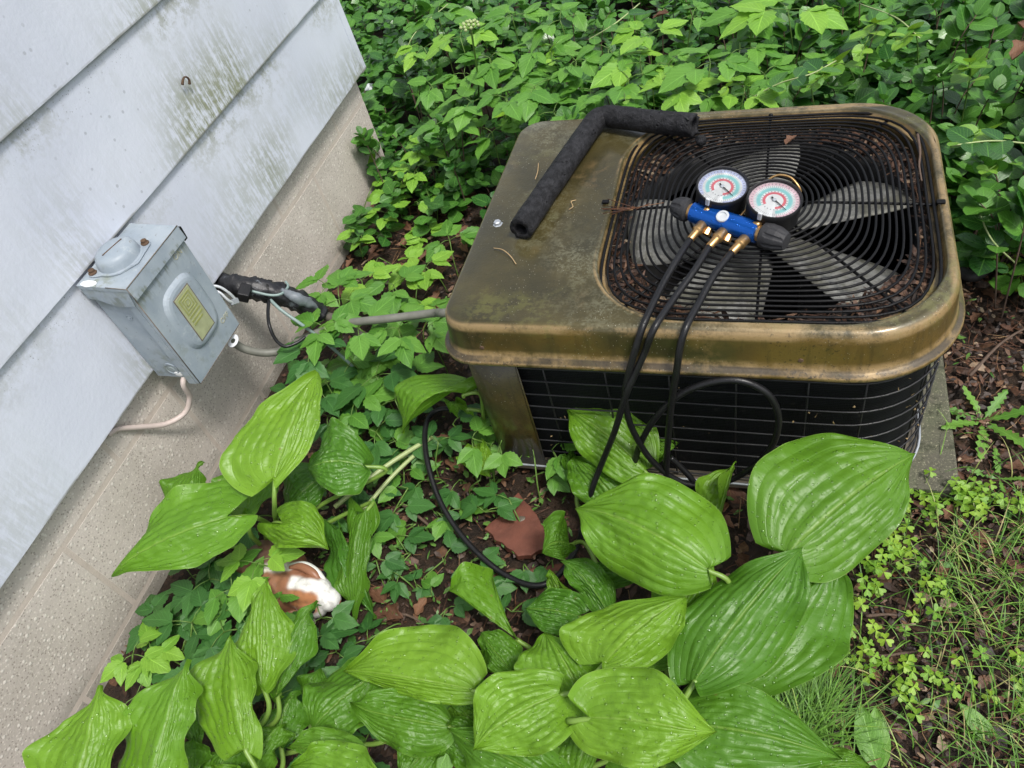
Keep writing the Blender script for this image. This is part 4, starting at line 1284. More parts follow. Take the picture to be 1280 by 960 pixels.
    def Z3(px, py): return {(0): (-0.094,1.1855,0.565), (1): (-0.0042,1.1426,0.565)}[0 if px < 930 else 1]
    c1 = gauge(903, 234, 'round gauge with a pale blue outer band', (0.50, 0.56, 0.80), 'dial_blue', 0.28)
    c2 = gauge(968, 251, 'round gauge with a pale pink outer band', (0.80, 0.56, 0.62), 'dial_pink', 0.90)
    # hanging hook behind the right hand gauge
    link('hook', tube_mesh('hook', [A + ax * (L * 0.62) - side * 0.016, c1.lerp(c2, 0.60) - zt * 0.020 - side * 0.002, (-0.0191,1.2049,0.545), (-0.0158,1.2156,0.556), (0,1.2206,0.562), (0.0204,1.2152,0.56), (0.0346,1.2025,0.55), (0.0392,1.1997,0.54)], 0.0023, MAT['brass'], 8, smooth_path=8), t)
    # lower ports and hose ends
    ends = [((878,279), (866,294)), ((903,289), (889,306)), ((932,293), (917,310))]
    starts = []
    for (a, b), tt in zip([((-0.1247,1.1278,0.527), (-0.1426,1.0941,0.522)), ((-0.087,1.107,0.527), (-0.1077,1.0741,0.522)), ((-0.0481,1.0891,0.527), (-0.0688,1.0591,0.522))], (0.15, 0.48, 0.80)):
        a, b = Vector(a), Vector(b)
        d = (b - a).normalized()
        ln = (b - a).length
        root = A + ax * (L * tt) + side * 0.010 - up * 0.004
        M = frame(a - d * 0.004, d, up)
        link('hose_fitting', revolve_mesh('hose_fitting', [(0.004, -0.006), (0.0065, -0.004), (0.0075, 0.0), (0.0098, 0.003), (0.0098, 0.016), (0.0104, 0.018), (0.0104, 0.021), (0.0075, 0.024), (0.0068, ln + 0.004), (0.006, ln + 0.006)], MAT['brass'], M, 14), t)
        link('port', tube_mesh('port', [root, a - d * 0.003], 0.0055, MAT['brass'], 10), t)
        starts.append((b, d))
    for tt in (0.33, 0.64):
        q = A + ax * (L * tt) + side * 0.014 - up * 0.010
        link('lower_port', revolve_mesh('lower_port', [(0.0068, 0), (0.0068, 0.006), (0.0085, 0.007), (0.0085, 0.015), (0, 0.016)], MAT['brass'], frame(q, side - up * 0.55), 8), t)
    # hoses
    r = 0.0062
    h1 = [starts[0][0], (-0.1603,1.0381,0.522), (-0.1802,0.9727,0.516), (-0.1971,0.8954,0.512), (-0.208,0.872,0.486), (-0.2223,0.858,0.4404), (-0.2344,0.85,0.3893), (-0.2377,0.846,0.3354), (-0.2308,0.846,0.2689), (-0.2036,0.842,0.1876), (-0.158,0.842,0.1256), (-0.1067,0.846,0.1054),
          (-0.0436,0.852,0.1407), (0.0061,0.858,0.2133), (0.0231,0.862,0.2969), (0.0111,0.864,0.3641), (-0.0182,0.866,0.397), (-0.0556,0.866,0.4085), (-0.1012,0.862,0.3991), (-0.1476,0.856,0.3679), (-0.1905,0.852,0.3046), (-0.2233,0.85,0.2238), (-0.2419,0.846,0.1486), (-0.2517,0.84,0.0685), (-0.2543,0.7829,0.02)]
    h2 = [starts[1][0], (-0.1279,1.0135,0.52), (-0.1561,0.9489,0.513), (-0.1797,0.8822,0.511), (-0.1969,0.868,0.4673), (-0.2135,0.856,0.4288), (-0.2342,0.842,0.3792), (-0.2631,0.832,0.2836), (-0.298,0.824,0.1858), (-0.3206,0.8,0.1272), (-0.3439,0.77,0.0387), (-0.3484,0.6982,0.05), (-0.377,0.6437,0.038), (-0.4164,0.6206,0.038),
          (-0.4768,0.6328,0.038), (-0.5417,0.6643,0.05), (-0.6061,0.7121,0.064), (-0.6602,0.7699,0.082), (-0.7007,0.8381,0.105), (-0.7282,0.9054,0.115), (-0.7384,0.9661,0.11), (-0.7104,0.9939,0.105), (-0.6625,0.9866,0.095), (-0.6055,0.9681,0.08), (-0.5293,0.9716,0.06), (-0.4624,0.9887,0.03), (-0.3872,0.9827,0.02)]
    h3 = [starts[2][0], (-0.0927,1.0057,0.52), (-0.1135,0.9434,0.512), (-0.1288,0.8889,0.51), (-0.1381,0.868,0.4824), (-0.144,0.856,0.4399), (-0.1553,0.85,0.3656), (-0.1687,0.848,0.249), (-0.1768,0.842,0.1507), (-0.1733,0.825,0.097), (-0.1548,0.8239,0.02)]
    h4 = [(-0.1722,0.872,0.1576), (-0.1513,0.868,0.1305), (-0.1301,0.862,0.0973), (-0.1182,0.855,0.0541), (-0.1072,0.8298,0.02), (-0.096,0.7782,0.038)]
    for hp in (h1, h2, h3):
        link('hose', tube_mesh('hose', hp, r, MAT['hose'], 10, smooth_path=8), t)
    link('hose', tube_mesh('hose', h4, r, MAT['hose'], 10, smooth_path=8), t)
build_gauges()

# ------------------------------------------------------------------ hostas: every blade modelled on its own four points
HT = 0.40

def hosta_blade(B, T, L, Rr, arch=0.02, cup=0.012, wave=0.013, lobe=0.17, roll=0.0, seed=0, nt=64, ns=30, pucker=0.0025, nerves=6.0, holes=0, bow=1.0):
    """B base of the blade, T its tip, L and Rr points on the margins at the broadest place"""
    B, T, L, Rr = Vector(B), Vector(T), Vector(L), Vector(Rr)
    ax = T - B
    ln = ax.length
    axn = ax.normalized()
    sidev = (Rr - L)
    n = axn.cross(sidev).normalized()
    eye = Vector((0, 0, 1.42)) - (B + T) / 2
    flip = 1
    if n.dot(eye) < 0: n = -n
    rs = random.Random(seed)
    ctrl = (B + T) / 2 + sidev.normalized() * (bow * rs.uniform(-0.09, 0.09) * ln) + Vector((0, 0, arch * 2))
    tipbend = bow * rs.uniform(-0.05, 0.05) * ln
    def mid(t): return B * (1 - t) ** 2 + ctrl * (2 * t * (1 - t)) + T * t * t
    mw = mid(HT)
    vL, vR = L - mw, Rr - mw
    half = (vL.length + vR.length) / 2
    p1, p2, p3 = rs.uniform(0, 6.28), rs.uniform(0, 6.28), rs.uniform(0, 50)
    vs, uv = [], []
    for i in range(nt + 1):
        t = (i / nt)
        t = t ** 1.25
        if t < HT:
            p = max(0.0, 1 - ((HT - t) / HT) ** 2.3) ** 0.56
        else:
            w_ = (t - HT) / (1 - HT)
            p = max(0.0, 1 - w_ ** 1.85) ** 0.95 * (1 - 0.34 * w_ ** 4)
        p *= 1 + 0.045 * math.sin(t * 12 + p1) * (1 - t * t); p *= 1 - 0.16 * max(0, (t - 0.72) / 0.28)
        p = max(p, 0.004)
        m_ = mid(t) + sidev.normalized() * (tipbend * max(0, (t - 0.7) / 0.3) ** 2) - n * (0.035 * ln * max(0, (t - 0.75) / 0.25) ** 2)
        for j in range(-ns, ns + 1):
            s = j / ns
            q = abs(s)
            v = (vR if s > 0 else vL) * (q * p)
            pos = m_ + v
            pos = pos - axn * (lobe * ln * q ** 1.3 * max(0.0, 1 - t / 0.6) ** 1.5 * min(1.0, p / 0.30))
            w = q * p
            env = min(1, 4 * t * (1 - t) + 0.15) * min(1, p * 1.4)
            ph = nerves * q + 0.35 * mnoise.noise((t * 2.5 + p3, s * 2.5, 3)) * min(1, q * 5)
            dn = abs(ph - round(ph))
            g = (1 - math.exp(-(dn / 0.17) ** 2)) * (0.85 + 0.5 * mnoise.noise((t * 5, s * 4 + p3, 8))) - 0.5
            cell = math.floor(ph) * 7.3 + (50 if s > 0 else 0)
            env = min(1, 4 * t * (1 - t) + 0.15) * min(1, p * 1.4)
            lad = mnoise.noise((t * ln * 105 + p3, cell, p2)) * math.sin(math.pi * min(1, dn * 2.0)) * env
            h = pucker * 0.85 * g * env + pucker * 0.75 * lad * (1.25 - 0.7 * t)
            h += cup * (w ** 2) - cup * 0.5 * w
            h -= 0.0045 * math.exp(-(q / 0.035) ** 2) * env
            h += wave * 1.5 * (q ** 2.5) * math.sin(t * 9.5 + p1 + (2.1 if s > 0 else 0)) * min(1, 3.5 * (1 - t) + 0.2)
            h += wave * 0.4 * (q ** 3) * math.sin(t * 26 + p2 + s * 2)
            h += 0.011 * mnoise.noise((s * 1.3 + p3, t * 2.2, p1)) * min(1, q * 3) + 0.0030 * env * mnoise.noise((s * 9 + p3, t * 17, p2)) + 0.007 * q * mnoise.noise((s * 2.5, t * 5 + p3, p1))
            h -= roll * ln * max(0, t - 0.55) ** 2
            pos = pos + n * h
            vs.append(pos); uv.append((t, 0.5 + s * 0.5))
    W = 2 * ns + 1
    fs = [(i * W + j, i * W + j + 1, (i + 1) * W + j + 1, (i + 1) * W + j) for i in range(nt) for j in range(W - 1)]
    # slug holes and nibbled margins
    gone = []
    for _ in range(holes):
        gone.append((rs.uniform(0.15, 0.85), rs.uniform(-0.9, 0.9), rs.uniform(0.012, 0.034)))
    if holes > 1: gone.append((rs.uniform(0.3, 0.8), rs.choice((-1, 1)), rs.uniform(0.04, 0.07)))
    if gone:
        wl = half / ln
        keep = []
        for f in fs:
            t_, s_ = uv[f[0]][0], uv[f[0]][1] * 2 - 1
            if all(((t_ - a) ** 2 + ((s_ - b) * wl) ** 2) > r * r * (1 + 0.5 * mnoise.noise((t_ * 60, s_ * 40, a * 9))) for a, b, r in gone): keep.append(f)
        fs = keep
    # face normals towards the eye side
    a, b, c = Vector(vs[fs[len(fs) // 2][0]]), Vector(vs[fs[len(fs) // 2][1]]), Vector(vs[fs[len(fs) // 2][3]])
    if (b - a).cross(c - a).dot(n) < 0: fs = [tuple(reversed(f)) for f in fs]
    return vs, fs, uv

def hosta_plant(name_label, crown, leaves, group='hostas by the air conditioner'):
    t = thing('hosta_plant', name_label, 'plant', (crown[0], crown[1], 0.0), group)
    for k, lf in enumerate(leaves):
        B, T, L, Rr = lf[:4]
        kw = dict(lf[4]) if len(lf) > 4 else {}
        mat = MAT[kw.pop('m', 'hosta')]
        pet = kw.pop('pet', True)
        seed = int(abs(B[0] * 7919 + B[1] * 104729 + T[0] * 3571) * 100) % 100000
        v, f, uv = hosta_blade(B, T, L, Rr, seed=seed, **{**dict(holes=0), **kw})
        o = link('leaf', mesh('leaf', v, f, mat, uv=uv), t)
        if pet:
            Bv = Vector(B); ax = (Vector(T) - Bv).normalized()
            c = Vector((crown[0] + 0.03 * math.cos(k * 2.4), crown[1] + 0.03 * math.sin(k * 2.4), 0.0))
            p1 = Bv + ax * 0.004 - Vector((0, 0, 0.010))
            p2 = Bv - ax * 0.035 - Vector((0, 0, 0.03))
            hgt = Bv.z
            path = catmull([p1, Bv - Vector((0, 0, 0.004)), p2, (p2 * 0.45 + c * 0.55) + Vector((0, 0, hgt * 0.12)), c], 6)
            link('petiole', tube_mesh('petiole', path, lambda u: 0.0035 + 0.0022 * u, MAT['petiole'], 8), o)
    return t

def lf(b, t, l, r, **k): return (b, t, l, r, k)

hosta_plant('hosta between the house wall and the figurine, its broad leaf reaching across the concrete blocks', (-1.031,0.632,0), [
    lf((-0.8735,0.6278,0.34), (-0.8539,0.847,0.4), (-0.9866,0.6851,0.36), (-0.8133,0.7401,0.37), arch=0.012, wave=0.007, cup=0.02),
    lf((-0.7795,0.7462,0.22), (-0.8904,0.7122,0.235), (-0.8021,0.6678,0.22), (-0.862,0.8178,0.25), m='hosta_dark', lobe=0.2, pucker=0.005, nerves=6, cup=0.02),
    lf((-1.0032,0.6214,0.21), (-1.0189,0.7714,0.25), (-1.0925,0.6761,0.22), (-0.9572,0.6791,0.22), m='hosta_mid', arch=0.01),
    lf((-0.9589,0.5537,0.3), (-1.1757,0.4154,0.27), (-0.9799,0.4658,0.275), (-1.0681,0.602,0.31), arch=0.03, lobe=0.2, wave=0.01, cup=0.022),
    lf((-0.892,0.5895,0.23), (-0.7874,0.5651,0.2), (-0.9096,0.5512,0.205), (-0.848,0.6348,0.24), arch=0.03, lobe=0.3, cup=-0.02, wave=0.008),
    lf((-1.1537,0.5937,0.18), (-1.1835,0.7237,0.21), (-1.2427,0.6605,0.18), (-1.1474,0.6567,0.19), m='hosta_mid'),
    lf((-0.884,0.7703,0.16), (-0.9667,0.6609,0.14), (-0.9214,0.6664,0.14), (-0.9916,0.7482,0.16), m='hosta_dark'),
    lf((-0.7837,0.6833,0.14), (-0.7632,0.4848,0.03), (-0.8389,0.6147,0.08), (-0.7587,0.6148,0.1), m='hosta_mid', arch=0.03, cup=-0.03, pucker=0.003),
    lf((-0.8434,0.6548,0.11), (-0.7317,0.5063,0.02), (-0.8599,0.581,0.06), (-0.7974,0.5792,0.07), m='hosta_dark', arch=0.02, pet=False),
])
hosta_plant('hosta in the lower left with upright pointed leaves in front of the foundation', (-0.9271,0.1528,0), [
    lf((-0.7837,0.2887,0.23), (-0.8321,0.4553,0.28), (-0.8621,0.3397,0.245), (-0.7522,0.3644,0.25), arch=0.01, lobe=0.11, cup=-0.012),
    lf((-0.7673,0.2859,0.2), (-0.7442,0.4443,0.24), (-0.8139,0.3488,0.21), (-0.7253,0.3727,0.22), m='hosta_mid', lobe=0.11),
    lf((-0.7497,0.1838,0.25), (-0.8482,0.3404,0.29), (-0.8847,0.2377,0.255), (-0.7545,0.2656,0.265), arch=0.015, lobe=0.12),
    lf((-0.8533,0.0671,0.28), (-0.8776,0.2779,0.33), (-0.9616,0.1464,0.28), (-0.8207,0.1796,0.3), arch=0.01, lobe=0.12, cup=-0.015),
    lf((-0.9692,0.0263,0.28), (-1.0028,0.2152,0.33), (-1.0848,0.088,0.28), (-0.9271,0.1508,0.3), arch=0.01, lobe=0.12),
    lf((-0.7658,0.225,0.13), (-0.7627,0.3126,0.15), (-0.8105,0.2642,0.13), (-0.7259,0.2699,0.14), m='hosta_full', lobe=0.12),
    lf((-0.7486,0.2783,0.1), (-0.754,0.3646,0.12), (-0.7876,0.3141,0.1), (-0.7195,0.3229,0.11), m='hosta_full', lobe=0.12),
    lf((-0.8364,0.1352,0.15), (-0.8246,0.2116,0.16), (-0.8747,0.1785,0.15), (-0.7971,0.1808,0.15), m='hosta_full', lobe=0.12),
    lf((-0.8836,0.1048,0.16), (-0.9042,0.1971,0.18), (-0.9464,0.1486,0.16), (-0.8509,0.1585,0.17), m='hosta_mid', lobe=0.12),
    lf((-0.8917,0.1826,0.17), (-0.9656,0.2679,0.19), (-0.9668,0.2209,0.17), (-0.8963,0.2297,0.175), m='hosta_mid', lobe=0.11),
    lf((-0.7694,0.1749,0.16), (-0.7487,0.2477,0.18), (-0.8087,0.2186,0.16), (-0.7237,0.219,0.17), m='hosta_mid', lobe=0.1),
    lf((-0.5366,0.1843,0.2), (-0.7145,0.2147,0.2), (-0.6116,0.1901,0.195), (-0.6168,0.2505,0.21), m='hosta_mid', lobe=0.1),
    lf((-0.5054,0.1583,0.22), (-0.684,0.1882,0.22), (-0.5894,0.1541,0.21), (-0.5842,0.2322,0.235), lobe=0.1),
    lf((-0.7208,0.1178,0.2), (-0.8318,0.1569,0.2), (-0.784,0.1126,0.19), (-0.7616,0.166,0.2), m='hosta_mid', lobe=0.1),
])
hosta_plant('hosta at the bottom centre with a wide pale leaf lying toward the figurine', (-0.4304,0.3984,0), [
    lf((-0.4256,0.3552,0.2), (-0.6688,0.3475,0.2), (-0.51,0.3252,0.19), (-0.5216,0.4442,0.225), arch=0.022, lobe=0.12, cup=-0.012),
    lf((-0.6218,0.3623,0.16), (-0.7018,0.2467,0.165), (-0.7271,0.3382,0.16), (-0.6117,0.263,0.155), m='hosta_mid', lobe=0.15),
    lf((-0.4619,0.2996,0.17), (-0.6375,0.2958,0.185), (-0.521,0.2463,0.16), (-0.5384,0.343,0.185), lobe=0.08, m='hosta_mid', arch=0.015),
    lf((-0.2678,0.3516,0.27), (-0.3824,0.2533,0.265), (-0.3726,0.3535,0.28), (-0.264,0.2769,0.255), lobe=0.2, arch=0.02, cup=0.018, wave=0.010),
    lf((-0.2335,0.359,0.21), (-0.3199,0.4554,0.235), (-0.3509,0.3935,0.21), (-0.2125,0.4189,0.22), lobe=0.1, pucker=0.003),
    lf((-0.2603,0.2453,0.18), (-0.461,0.2849,0.19), (-0.3593,0.2276,0.17), (-0.3242,0.3109,0.19), m='hosta_mid', lobe=0.1),
    lf((-0.2458,0.2726,0.15), (-0.2286,0.3657,0.17), (-0.2987,0.3094,0.15), (-0.2165,0.3193,0.15), m='hosta_mid', lobe=0.1),
    lf((-0.3935,0.4736,0.13), (-0.5494,0.5456,0.15), (-0.4567,0.5096,0.135), (-0.4794,0.5902,0.16), lobe=-0.2, cup=-0.02, wave=0.012),
    lf((-0.4923,0.2807,0.12), (-0.5271,0.203,0.13), (-0.5434,0.258,0.12), (-0.4787,0.2395,0.12), m='hosta_full', lobe=0.12),
    lf((-0.414,0.2735,0.11), (-0.4986,0.309,0.13), (-0.4678,0.2629,0.11), (-0.4318,0.328,0.13), m='hosta_full', lobe=0.12),
    lf((-0.4181,0.347,0.12), (-0.5003,0.3834,0.13), (-0.4666,0.338,0.12), (-0.4363,0.3946,0.13), m='hosta_full', lobe=0.1),
    lf((-0.6279,0.2603,0.1), (-0.694,0.2055,0.11), (-0.6632,0.2142,0.1), (-0.6692,0.2561,0.11), m='hosta_full', lobe=0.12),
    lf((-0.3908,0.4166,0.13), (-0.4636,0.4728,0.14), (-0.4396,0.4223,0.13), (-0.3947,0.4692,0.14), m='hosta_full', lobe=0.1),
    lf((-0.4508,0.4246,0.1), (-0.4037,0.4584,0.12), (-0.4645,0.4493,0.11), (-0.4186,0.4288,0.1), m='hosta', lobe=0.1, pet=False),
    lf((-0.4294,0.3181,0.1), (-0.4846,0.3482,0.12), (-0.489,0.3201,0.1), (-0.4333,0.3609,0.11), m='hosta_mid', lobe=0.1),
])
hosta_plant('largest hosta, right of centre, with puckered lime leaves under the hanging hoses', (-0.1577,0.4767,0), [
    lf((-0.0701,0.5695,0.3), (-0.3042,0.6604,0.29), (-0.208,0.551,0.27), (-0.1279,0.7096,0.33), arch=0.035, lobe=0.12, bow=0.3, cup=-0.02, wave=0.010, pucker=0.0035),
    lf((-0.2101,0.4101,0.27), (-0.099,0.5196,0.3), (-0.2627,0.4763,0.27), (-0.1162,0.4459,0.27), arch=0.02, lobe=0.14, pucker=0.0028),
    lf((-0.2132,0.3215,0.29), (-0.0392,0.3289,0.285), (-0.1519,0.3999,0.31), (-0.1497,0.2705,0.275), arch=0.028, lobe=0.22, wave=0.012),
    lf((-0.1251,0.4886,0.2), (-0.0706,0.6224,0.24), (-0.1643,0.5686,0.21), (-0.0647,0.5455,0.21), m='hosta', lobe=0.11),
    lf((-0.1701,0.4493,0.18), (-0.1145,0.5312,0.2), (-0.1906,0.5,0.18), (-0.0967,0.4749,0.18), m='hosta_mid', lobe=0.1),
    lf((-0.2952,0.5297,0.14), (-0.3863,0.5184,0.16), (-0.3299,0.4872,0.14), (-0.3296,0.5636,0.17), m='hosta_dark', lobe=0.25, cup=0.06, pucker=0.005),
    lf((-0.3114,0.5438,0.12), (-0.3545,0.5962,0.17), (-0.3586,0.563,0.14), (-0.3082,0.5659,0.14), lobe=0, cup=0.03),
    lf((-0.2413,0.5427,0.13), (-0.3354,0.6129,0.18), (-0.3016,0.5698,0.15), (-0.2539,0.6106,0.17), m='hosta_dark', lobe=0, cup=0.04),
    lf((-0.2022,0.639,0.12), (-0.3037,0.619,0.14), (-0.2657,0.5929,0.12), (-0.2457,0.6467,0.14), m='hosta_dark', lobe=0.1),
    lf((-0.3431,0.678,0.12), (-0.3862,0.644,0.14), (-0.3516,0.6426,0.12), (-0.3744,0.7152,0.17), m='hosta_mid', lobe=0.2, cup=0.03),
    lf((-0.0763,0.2833,0.2), (0.0301,0.3312,0.2), (-0.0365,0.34,0.2), (-0.0313,0.2716,0.2), m='hosta_mid', lobe=0.1),
    lf((-0.2062,0.3118,0.12), (-0.0836,0.3243,0.12), (-0.162,0.3567,0.12), (-0.1506,0.2765,0.12), m='hosta_mid', lobe=0.1),
])
hosta_plant('hosta on the right with a huge round leaf against the black coil grille', (0.0053,0.6089,-0), [
    lf((0.0458,0.616,0.3), (0.2371,0.8156,0.31), (0.0223,0.7927,0.335), (0.1716,0.6468,0.275), arch=0.025, lobe=0.12, cup=0.012, wave=0.009, pucker=0.0032, m='hosta_mid', bow=0.2),
    lf((-0.0776,0.408,0.26), (0.0659,0.6215,0.31), (-0.0886,0.5281,0.28), (0.0548,0.489,0.27), arch=0.02, lobe=0.11, cup=-0.022, m='hosta_full', wave=0.013, bow=0.3),
    lf((-0.0366,0.4175,0.2), (0.1179,0.6471,0.24), (-0.0178,0.5482,0.22), (0.1361,0.5165,0.2), m='hosta_full', arch=0.02, lobe=0.04, wave=0.022),
    lf((-0.0953,0.3504,0.24), (0.1268,0.3503,0.22), (-0.0082,0.4168,0.25), (-0.027,0.2884,0.22), arch=0.03, lobe=0.12, wave=0.012, m='hosta_full'),
    lf((0.0775,0.3507,0.12), (0.1765,0.3782,0.12), (0.1211,0.3905,0.13), (0.128,0.3413,0.11), m='hosta_mid', lobe=0.1),
    lf((-0.0871,0.6901,0.1), (-0.0564,0.8657,0.17), (-0.1142,0.8035,0.13), (-0.0619,0.8184,0.15), lobe=-0.1, cup=0.05, wave=0.012),
    lf((-0.0102,0.4753,0.15), (-0.1002,0.5052,0.17), (-0.0704,0.4518,0.15), (-0.0501,0.5135,0.17), m='hosta_full', lobe=0.12),
    lf((-0.0523,0.5396,0.14), (-0.1103,0.6037,0.17), (-0.1028,0.5484,0.15), (-0.0504,0.6027,0.16), m='hosta_dark', lobe=0.1),
    lf((-0.0355,0.3989,0.14), (0.037,0.4516,0.14), (-0.0208,0.4478,0.15), (0.0178,0.406,0.13), m='hosta_dark', lobe=0.1),
])
hosta_plant('hosta with broad leaves behind the hoses at the front of the grille', (-0.2823,0.83,0), [
    lf((-0.2173,0.8351,0.16), (-0.383,0.9183,0.23), (-0.324,0.8323,0.17), (-0.2445,0.9499,0.235), arch=0.02, lobe=0.1, pucker=0.003),
    lf((-0.2577,0.7721,0.1), (-0.3778,0.8635,0.14), (-0.3641,0.8061,0.11), (-0.2546,0.8505,0.14), m='hosta_mid', lobe=0.1),
    lf((-0.2285,0.8928,0.12), (-0.1612,0.9098,0.15), (-0.204,0.8794,0.12), (-0.2153,0.9207,0.15), m='hosta_mid', lobe=0.1),
    lf((-0.3665,0.8293,0.08), (-0.3946,0.9152,0.1), (-0.3974,0.8697,0.09), (-0.3587,0.8677,0.09), m='hosta_mid', lobe=0.1),
])
hosta_plant('small hosta with one drooping bright leaf at the left front corner of the unit', (-0.6404,0.9635,0), [
    lf((-0.6073,0.9356,0.24), (-0.7502,0.8689,0.17), (-0.7631,0.9784,0.225), (-0.6076,0.9716,0.245), arch=0.05, lobe=0.25, cup=-0.03, wave=0.010),
    lf((-0.6267,0.9589,0.16), (-0.6665,0.9443,0.16), (-0.681,0.9778,0.16), (-0.6357,0.9479,0.15), m='hosta_mid', lobe=0.2),
    lf((-0.6073,0.9017,0.09), (-0.561,0.8361,0.08), (-0.6319,0.8556,0.09), (-0.572,0.8935,0.1), lobe=0.35, cup=0.01),
])
# pale cut flower stalks lying between the hostas
for k, (a, b, r_) in enumerate((((-0.8826,0.7077,0.1), (-0.7238,0.9221,0.09), 0.0055), ((-0.8323,0.72,0.07), (-0.7422,0.8957,0.08), 0.0048), ((-0.8935,0.7889,0.05), (-0.7335,0.9084,0.07), 0.0042))):
    mpt = (Vector(a) + Vector(b)) / 2 + Vector((0.004, 0.006, 0.010))
    tag(link('cut_stalk', tube_mesh('cut_stalk', [a, mpt, b], r_, MAT['stalk'], 10, smooth_path=8)),
        ('thick pale green cut stalk lying left of the black hose loop', 'second pale stalk just below the thickest cut stalk', 'thinnest pale stalk slanting over the bare soil')[k], 'plant stalk', 'cut stalks')

# ------------------------------------------------------------------ small plants
def blade_mesh(name, mat, kind, L=1.0, seed=0, nt=8, ns=3):
    """unit leaf: base at the origin, tip at +x, upper face +z"""
    rs = random.Random(seed)
    fold, droop = rs.uniform(0.05, 0.16), rs.uniform(0.08, 0.22)
    wr = {'elder': 0.70, 'oval': 0.76, 'pointed': 0.52, 'weed': 0.26}[kind] * rs.uniform(0.9, 1.1)
    asym = rs.uniform(-0.1, 0.1)
    vs, uv = [], []
    for i in range(nt + 1):
        t = i / nt
        if kind == 'elder':
            p = (max(t, 1e-4) ** 0.60 * (1 - t) ** 0.95) / 0.41
        elif kind == 'oval':
            p = math.sin(math.pi * min(1, t ** 0.88)) ** 0.55
        elif kind == 'weed':
            p = (max(t, 1e-4) ** 0.9 * (1 - t) ** 0.6) / 0.5 * (1 + 0.45 * (1 if i % 2 else -0.6))
        else:
            p = (max(t, 1e-4) ** 0.7 * (1 - t) ** 0.85) / 0.42
        p = max(0.012, min(p, 1.3))
        for j in range(-ns, ns + 1):
            s = j / ns
            hw = wr * 0.5 * p * (1 + asym * (1 if s > 0 else -1))
            tt = t
            if kind == 'elder' and abs(j) == ns and 0 < i < nt:
                hw *= 1.09 if i % 2 else 0.93
                tt = t - (0.018 if i % 2 else 0.0)
            z = fold * abs(s) * hw * 2 * 0.5 - droop * t * t + 0.02 * math.sin(t * 9 + s * 3 + seed) * abs(s)
            if kind == 'oval': z = fold * abs(s) ** 1.5 * hw * 1.6 - droop * 0.6 * t * t
            vs.append((tt, s * hw, z)); uv.append((t, 0.5 + s * 0.5))
    W = 2 * ns + 1
    fs = [(i * W + j, (i + 1) * W + j, (i + 1) * W + j + 1, i * W + j + 1) for i in range(nt) for j in range(W - 1)]
    return mesh(name, vs, fs, mat, uv=uv)

ELDER = {t: [blade_mesh('leaf', MAT[m], 'elder', seed=k, nt=12) for k in range(5)] for t, m in ((0, 'elder'), (1, 'elder_lite'), (2, 'elder_dark'))}
CREEP = {t: [blade_mesh('leaf', MAT[m], 'oval', seed=k + 10, nt=7, ns=2) for k in range(5)] for t, m in ((0, 'vinca'), (1, 'vinca_lite'))}
WEED = [blade_mesh('leaf', MAT['weed'], 'weed', seed=k + 30, nt=14, ns=2) for k in range(3)]
STRAP = [blade_mesh('leaf', MAT['weed'], 'pointed', seed=k + 40, nt=8, ns=3) for k in range(3)]

def leaf_mat(p, d, roll, size, up=Vector((0, 0, 1))):
    """matrix placing a unit leaf at p, pointing along d, rolled about its axis"""
    d = Vector(d).normalized()
    s = up.cross(d)
    s = s.normalized() if s.length > 1e-4 else Vector((1, 0, 0))
    n = d.cross(s)
    m = Matrix((d, s, n)).transposed().to_4x4()
    return Matrix.Translation(p) @ m @ Matrix.Rotation(roll, 4, 'X') @ Matrix.Scale(size, 4)

def elder(crown, size, tone, label, group, full=3, tilt=None):
    """ground elder: a stalk whose top carries leaflets in threes"""
    x, y, z = crown
    size *= 1.18
    lean = Vector((rng.uniform(-0.05, 0.05), rng.uniform(-0.06, 0.06), 0))
    root = Vector((x, y, 0)) + lean
    t = thing('ground_elder', label, 'plant', root, group)
    t['look'] = ('mid green', 'lime green', 'dark green')[tone]
    c = Vector((0, 0, z)) - lean
    sv, sf = tube_geo(catmull([Vector((0, 0, -0.01)), Vector((0, 0, z * 0.5)) - lean * 0.25, c], 4), 0.0017, 5)
    a0 = rng.uniform(0, 6.28)
    lea = []
    for g in range(full):
        a = a0 + g * 2.09 + rng.uniform(-0.3, 0.3)
        el = rng.uniform(-0.05, 0.30)
        dv = Vector((math.cos(a) * math.cos(el), math.sin(a) * math.cos(el), math.sin(el)))
        q = c + dv * size * rng.uniform(0.35, 0.6)
        v2, f2 = tube_geo([c, (c + q) / 2 + Vector((0, 0, 0.004)), q], 0.0011, 4)
        k = len(sv); sv += v2; sf += [tuple(i + k for i in ff) for ff in f2]
        for da, sc in ((0, 1.0), (0.95, 0.82), (-0.95, 0.82)):
            if rng.random() < 0.06: continue
            aa = a + da + rng.uniform(-0.15, 0.15)
            e2 = rng.uniform(-0.30, 0.20)
            lea.append(leaf_mat(q, (math.cos(aa) * math.cos(e2), math.sin(aa) * math.cos(e2), math.sin(e2)), rng.uniform(-0.35, 0.35), size * sc * rng.uniform(0.85, 1.12)))
    child('stem', mesh('stem', sv, sf, MAT['stem']), t, Matrix())
    for M in lea:
        child('leaf', rng.choice(ELDER[tone]), t, M)
    return t

